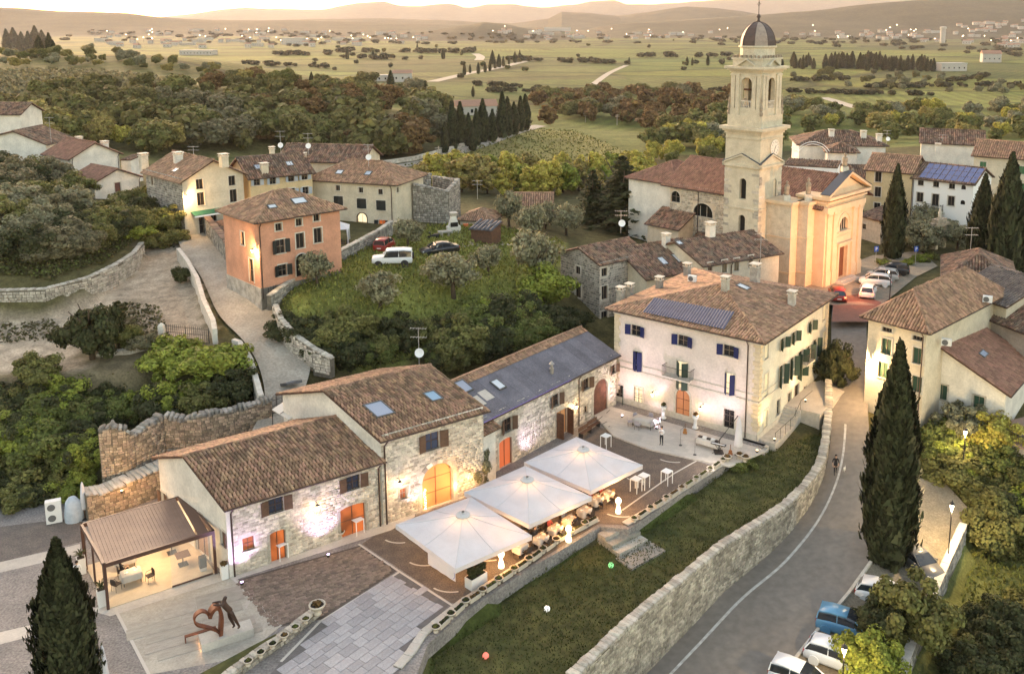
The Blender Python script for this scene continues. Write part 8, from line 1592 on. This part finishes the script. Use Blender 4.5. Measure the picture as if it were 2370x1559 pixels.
# ------------------------------------------------------------------ lamps of the street and walls
LG=M('lamp_glass',(1,.85,.6),emit=(1,.74,.40),es=5)
def street_lamp(label,p,hgt,e=160):
    t=thing('street_lamp',label,'street lamp',p);MB().lathe([(.12,0),(.12,.5),(.07,.6),(.05,.8),(.045,hgt-.6),(.07,hgt-.55),(.03,hgt-.5)],10).build('post',DARKM,t,True);MB().lathe([(.09,hgt-.5),(.17,hgt-.12),(.16,hgt-.1)],6).build('lantern_glass',LG,t);MB().lathe([(.22,hgt-.1),(.12,hgt+.06),(.04,hgt+.12),(.02,hgt+.25)],8).build('lantern_cap',DARKM,t);lamp('street_light',p+Vector((0,0,hgt-.75)),e*1.1,(1,.72,.38),rad=.15)
street_lamp('black lantern street lamp beside the boundary wall coping',RZ(2193,1306),5.0,420);street_lamp('black lantern street lamp rising through the lamp lit shrub',RZ(1945,1665),5.0,170);p=U(2228,1085,-.6);street_lamp('black lantern street lamp among the garden shrubs under the porch',p,3.6,110)
def wall_lamp(label,p,out,e,name='wall_lamp',drop=.0,col=WARM):
    p=Vector(p);t=thing(name,label,'wall lamp',p);out=Vector(out).normalized();q=out*.55;MB().tube([(0,0,.1),tuple(out*.3+Vector((0,0,.2))),tuple(q+Vector((0,0,.12)))],.025,5).build('bracket',DARKM,t);T=Matrix.Translation(q);MB().lathe([(.07,-.28),(.13,.0)],6,0,T).build('lantern_glass',LG,t);MB().lathe([(.17,.0),(.06,.13),(.01,.16)],8,0,T).build('lantern_cap',DARKM,t);lamp('wall_light',p+out*.75+Vector((0,0,-.35)),e*.32,col,rad=.1)
def on_wall(h,face,u,v):x,zz=h.hit(face,u,v);q=h.X@h.F[face][0];return q@Vector((x,-.02,zz)),q.to_3x3()@Vector((0,-1,0))
for h_,f_,u,v,e_,lb in((gab,'f',428,452,420,'street lamp bracket glowing on the gable house front'),(pink,'l',596,575,420,'street lamp bracket glowing on the corner of the pink house'),(cornerh,'f',2016,830,900,'street lamp bracket glowing on the street corner house'),(barn2,'f',918,1108,45,'glowing wall lantern left of the arched doorway'),(barn1,'f',728,1162,30,'white glowing wall lantern between the shuttered windows of the low barn'),(annex,'f',1323,934,45,'glowing orange wall lantern on the annex beside the downpipe'),(villa,'f',1517,905,12,'small white wall lantern left of the villa door'),(villa,'f',1628,938,12,'small white wall lantern right of the villa door')):
    p,n_=on_wall(h_,f_,u,v);wall_lamp(lb,p,n_,e_)
wall_lamp('glowing lantern on the white gable of the low barn',(barn1.X@barn1.F['l'][0])@Vector((barn1.D*.42,-.02,3.0))+Vector((-1.1,.2,0)),(-.6,.4,0),25)
def uplight(label,p,aim,e,col,spot=70,group=None):
    t=thing('uplight',label,'uplight',p,0,group);MB().lathe([(.1,0),(.11,.12),(.13,.2),(.10,.2)],10).build('housing',DARKM,t);MB().lathe([(.10,.19),(.10,.2),(.01,.205)],10).build('lens',M('lens_%d%d'%(int(col[1]*99),int(col[2]*99)),col,emit=col,es=1.5),t);lamp('uplight_beam',Vector(p)+Vector((0,0,.3)),e,col,'SPOT',.08,aim,spot,.8)
def aim_at(h,f,u,v):return on_wall(h,f,u,v)[0]
VIOL=(.72,.52,1.0)
uplight('violet uplight by the small lit window of the low barn',U(560,1352,.02),aim_at(barn1,'f',560,1230),130,VIOL,95);uplight('violet uplight between the two lit doors of the low barn',U(760,1288,.02),aim_at(barn1,'f',745,1170),130,VIOL,95);uplight('pale uplight left of the arched doorway',U(972,1205,.02),aim_at(barn2,'f',950,1080),80,LILAC,85);uplight('pale uplight before the annex wall picture',U(1236,1076,.02),aim_at(annex,'f',1225,995),80,LILAC,80)
for u,v,au,av,e_,lb in((1520,992,1500,850,130,'white uplight left of the villa door'),(1660,1030,1650,860,110,'white uplight right of the villa door under the big light spot'),(1440,965,1440,830,90,'white uplight at the archway end of the villa')):uplight(lb,U(u,v,.15),aim_at(villa,'f',au,av),e_,(.95,.74,.92),105)
for u,v,f_,au,av,e_,lb in((1752,1046,'f',1745,900,70,'warm uplight at the front of the villa corner'),):uplight(lb,U(u,v,.15),aim_at(villa,f_,au,av),e_,(1,.66,.32),60)
q=villa.X
for k,(y_,e_)in enumerate(((.9,110),(8.0,60),(15.5,110))):p=q@Vector((villa.L+1.3,y_,.1 if k==0 else 1.3));uplight('warm uplight on the side terrace, %s'%('at the courtyard corner','under the balcony','at the far corner')[k],p,q@Vector((villa.L,y_+.2,5.5)),e_,(1,.70,.34),90)
lamp('archway_light',annex.X@Vector((annex.L-1.8,-1.5,2.4)),14,(1,.7,.45),rad=.2);lamp('band_light',U(1640,1045,1.6),22,(1,.88,.80),rad=.2);lamp('ruin_wall_light',U(300,1130,2.4)+Vector((.2,-.3,.3)),50,(1,.50,.18),rad=.15)
uplight('orange uplight at the foot of the torn courtyard wall',U(282,1140,2.4),U(275,1095,3.2),30,(1,.6,.25),110)
lamp('hall_light',barn2.X@Vector((barn2.L*.62,-1.0,2.4)),25,(1,.5,.2),rad=.3)
p=rdz(2048,742,3.4);
def flood(label,p,hgt,aim,e,col):t=thing('floodlight_pole',label,'street lamp',p);MB().tube([(0,0,0),(0,0,hgt)],.06,7).build('pole',DARKM,t);MB().box((0,0,hgt+.1),(.4,.3,.3)).build('lamp_head',DARKM,t);MB().box((-.16,.17,hgt+.1),(.2,.1,.2)).build('lamp_glass',LG,t);lamp('flood_beam',Vector(p)+Vector((-.5,.5,hgt+.05)),e,col,'SPOT',.15,aim,120,.5)
flood('floodlight pole facing the church front at the street mouth',Vector((38.5,103.5,3.5)),4.5,(31.5,115,10.5),1150,(1,.45,.19))
lamp('crossing_glow',rdz(1985,700,3.7)+Vector((0,0,2.2)),60,(1,.32,.14),rad=.3)
def psign(label,p,hgt=2.6):
    t=thing('parking_sign',label,'sign',p,R(20));MB().tube([(0,0,0),(0,0,hgt)],.035,6).build('pole',M('grey_metal',(.45,.42,.38)),t);pl=MB().bx(-.35,.35,-.05,-.02,hgt-.75,hgt).build('plate',M('sign_blue',(.02,.07,.35),rough=.5),t);mb=MB();mb.bx(-.14,-.05,-.062,-.05,hgt-.62,hgt-.12);mb.bx(-.05,.1,-.062,-.05,hgt-.2,hgt-.12);mb.bx(-.05,.1,-.062,-.05,hgt-.44,hgt-.36);mb.bx(.07,.15,-.062,-.05,hgt-.40,hgt-.16);mb.build('letter_p',WHITEP,pl);return t
psign('blue parking sign beside the slim cypress',rdz(2026,612,3.75));psign('blue parking sign in front of the hedge',rdz(2118,612,3.75))
for u,v,h_,lb in((1016,388,50,'pale utility pole beside the white road bend'),(1134,325,34,'utility pole half way along the cypress row'),(1216,302,26,'utility pole at the end of the cypress row'),(1355,285,22,'utility pole left of the copse'),(1428,292,26,'utility pole at the edge of the copse')):
    p=G(u,v);hh=h_*p.y/FPX;t=thing('utility_pole',lb,'pole',p);MB().tube([(0,0,-.3),(0,0,hh)],.13,6).build('pole',M('grey_wood',(.32,.28,.23),rough=.9),t);MB().bx(-.9,.9,-.06,.06,hh-.5,hh-.35).bx(-.7,.7,-.06,.06,hh-1.1,hh-.97).build('crossarm',M('grey_wood',(.32,.28,.23)),t)
p=G(1050,540);t=thing('garden_oven','white masonry garden oven with chimney beside the shed','oven',p,R(20));MB().bx(-.9,.9,-.5,.5,0,.9).build('hearth',WHITE,t);MB().prism([(-.7,.9),(.7,.9),(.3,2.3),(-.3,2.3)],-.4,.4,0,None,'y').build('hood',WHITE,t);MB().bx(-.4,.4,-.4,.4,2.3,2.7).build('chimney',STONE_PALE,t);MB().bx(-.5,.5,-.5,.5,2.7,2.8).build('cap',PALEP,t);MB().bx(-.5,.5,-.52,-.45,.9,1.5).build('mouth',DARKIN,t)
o=MB().bx(-.35,.35,-.25,.25,0,.4).build('crate',M('orange_plastic',(.5,.12,.03),rough=.6));o.location=G(1078,530)+Vector((0,0,.35));tag(o,'orange plastic crate on the bench beside the garden oven','crate')
p=G(782,560);t=thing('gazebo','white cloth gazebo with dark furniture behind the pink house','gazebo',(p.x,p.y,9.0),R(10));MB().lathe([(2.1,2.3),(.1,3.1)],4,sq=True).build('canopy',CANV,t)
for x in(-1.4,1.4):
    for y in(-1.4,1.4):MB().tube([(x,y,0),(x,y,2.3)],.04,5).build('post',WHITEP,t)
    MB().lathe([(.12,0),(.06,1.2),(.14,2.25)],8,0,Matrix.Translation((x*.95,-1.4,0))).build('drape',CANV,t,True)
for k in range(9):q=Vector((p.x+random.uniform(-2,3.2),p.y+random.uniform(-2.4,.5),9.0));chair('dark chair in the cluttered yard by the white gazebo',q,random.random()*6,CHD,'chairs in the gazebo yard')
for k in range(12):q=G(1085+random.uniform(-45,90),562+random.uniform(-7,9));MB_=MB().prism([(math.cos(R(a+random.uniform(-15,15)))*random.uniform(.5,.9),math.sin(R(a))*random.uniform(.3,.5))for a in range(0,360,45)],-.1,.05).build('stepping_slab',STONE_PALE);MB_.location=q;tag(MB_,'flat pale stone slab lying in the grass behind the black car','slab','stone slabs in the upper lawn')
t=thing('stone_table','rough grey stone table by the scooter','table',G(1030,550),.3);MB().bx(-.9,.9,-.5,.5,.65,.8).build('tabletop',STONE_GREY,t);MB().bx(-.6,-.3,-.35,.35,0,.65).build('leg',STONE_GREY,t);MB().bx(.3,.6,-.35,.35,0,.65).build('leg',STONE_GREY,t)
# ------------------------------------------------------------------ roads of the plain and the distant towns
CR=M('white_road',(.36,.32,.26),(.28,.25,.2),1,.95)
def track(pts,w,mat=CR,label=None):
    P=cat([G(u,v)for u,v in pts],8);mb=MB()
    L_,R_=[],[]
    for i,p in enumerate(P):
        d=(P[min(i+1,len(P)-1)]-P[max(i-1,0)]).xy.normalized();n_=Vector((d.y,-d.x));
        for s_,o_ in((-1,L_),(1,R_)):q=p.xy+n_*s_*w/2;o_.append(Vector((q.x,q.y,ground_h(q.x,q.y)+.12)))
    for i in range(len(P)-1):mb.quad(L_[i],R_[i],R_[i+1],L_[i+1])
    return tag(mb.build('country_road',mat),kind='structure')
track([(860,395),(920,386),(1010,370),(1100,340),(1180,312),(1225,298),(1255,292)],4.2);track([(1000,190),(1080,172),(1150,158),(1215,143)],9);track([(1108,140),(1112,132),(1100,125)],10);track([(1370,200),(1410,170),(1450,152)],5);track([(1905,228),(1940,238),(1985,250)],6)
stone_wall('road_edge_wall','low pale stone wall along the white country road',[G(u,v)for u,v in((880,384),(960,372),(1050,348),(1120,325),(1200,298))],[1.1]*5,1.2,.5,STONE_PALE,thick=.5,capm=None,cap=0)
FWH=M('far_white_wall',(.42,.38,.33));FRF=M('far_tile_roof',(.30,.17,.11));FGY=M('far_shed_roof',(.36,.34,.31))
def far_house(p,w,d,h_,rz,label,group=None,cat_='house',roofm=FRF,wallm=FWH,flat=False):
    mb=MB();mb.bx(-w/2,w/2,-d/2,d/2,-1.5,h_,0)
    if flat:mb.bx(-w/2-.3,w/2+.3,-d/2-.3,d/2+.3,h_,h_+.8,1)
    else:
        r_=d*.24;mb.add([(-w/2-.4,-d/2-.5,h_-.1),(w/2+.4,-d/2-.5,h_-.1),(w/2+.4,0,h_+r_),(-w/2-.4,0,h_+r_),(-w/2-.4,d/2+.5,h_-.1),(w/2+.4,d/2+.5,h_-.1)],[(0,1,2,3),(3,2,5,4),(1,5,2),(0,3,4),(0,4,5,1)],1)
    for k in range(max(2,int(w/4))):x=-w/2+w*(k+.5)/max(2,int(w/4));mb.bx(x-.5,x+.5,-d/2-.04,-d/2+.02,h_*.35,h_*.35+1.4,2)
    o=mb.build('far_house',[wallm,roofm,DARKG]);o.location=p;o.rotation_euler=(0,0,rz);return tag(o,label,cat_,group)
rn=random.Random(21)
def town(poly,n,hw,label,group,flat=.2,dy=0):
    k=0;us=[p[0]for p in poly];vs_=[p[1]for p in poly]
    while k<n:
        u,v=rn.uniform(min(us),max(us)),rn.uniform(min(vs_),max(vs_))
        if not inpoly((u,v),poly):continue
        p=G(u,v);big=rn.random()<flat;s_=hw*.72*(p.y/1500)**.35
        far_house(p,rn.uniform(10,18)*s_*(2.2 if big else 1),rn.uniform(8,12)*s_,rn.uniform(5,9)*s_,rn.uniform(-.7,.7),label+(', long flat shed' if big else ''),group+(' (sheds)' if big else ''),'shed' if big else 'house',FGY if big else FRF,FWH,big);k+=1
town([(220,100),(220,78),(480,70),(760,74),(1000,78),(1000,100),(700,112),(500,112),(330,116)],85,1.0,'tiny pale house of the hazy town left on the plain','houses of the left town')
town([(1050,82),(1200,72),(1500,76),(1690,80),(1690,92),(1400,92),(1200,95)],34,1.0,'tiny pale house of the scattered hamlets at the hill foot','houses of the hill foot hamlets')
town([(1800,82),(2050,75),(2370,50),(2370,112),(2250,108),(2120,98),(1950,90)],80,1.0,'tiny pale house of the hazy town right below the hillside','houses of the right town',.1)
for u,v,w,d,h_,lb,fl in((2200,165,22,12,6,'long white greenhouse shed in the right fields',True),(2292,145,18,14,9,'white villa among dark trees in the right fields',False),(932,190,13,9,6,'small farm with pale walls beside the far fir',False),(880,188,30,8,3.5,'long low farm shed beside the far fir',True),(1100,268,16,9,4,'pale farmhouse hidden behind the cypress row',False),(1290,72,90,30,10,'huge pale factory hall at the foot of the hill',True),(680,103,40,14,11,'pale winery block on the plain',True),(460,128,40,16,5,'pale sheds at the edge of the left town',True)):p=G(u,v);far_house(p,w,d,h_,rn.uniform(-.3,.3),lb,None,'building',FGY if fl else FRF,FWH,fl)
p=G(2181,100);t=thing('water_tower','slender pale tower standing over the right town','tower',p);s_=p.y/FPX;MB().lathe([(6*s_,0),(6*s_,30*s_),(7.5*s_,31*s_),(7.5*s_,36*s_),(2*s_,37*s_)],12).build('shaft',FWH,t)
LTW=M('town_lamp',(1,.85,.6),emit=(1,.72,.42),es=2.5)
for k in range(70):
    if k<38:u,v=rn.uniform(230,960),rn.uniform(74,108)
    elif k<50:u,v=rn.uniform(1050,1690),rn.uniform(72,92)
    else:u,v=rn.uniform(1850,2360),rn.uniform(68,110)
    p=G(u,v);s_=p.y/1600;t=thing('town_lamp','distant lit floodlight mast in the hazy towns','street lamp',p,0,'lights of the distant towns');MB().tube([(0,0,0),(0,0,9)],.2,5).build('mast',DARKM,t);MB().box((0,-.3,9.3),(1.1*s_,.6,.9*s_)).build('lamp_head',LTW,t)
# ------------------------------------------------------------------ haze over the plain
hz=MB().bx(-9300,9300,-80,14700,-60,900).build('haze',bpy.data.materials.new('haze_air'));tag(hz,'warm evening haze over the plain','haze',kind='stuff')
hm=hz.data.materials[0];hm.use_nodes=True;t_=hm.node_tree;t_.nodes.clear();o_=t_.nodes.new('ShaderNodeOutputMaterial');pv=t_.nodes.new('ShaderNodeVolumePrincipled')
pv.inputs['Color'].default_value=(.92,.86,.84,1);pv.inputs['Density'].default_value=5.2e-5;pv.inputs['Anisotropy'].default_value=.2;t_.links.new(pv.outputs[0],o_.inputs['Volume'])
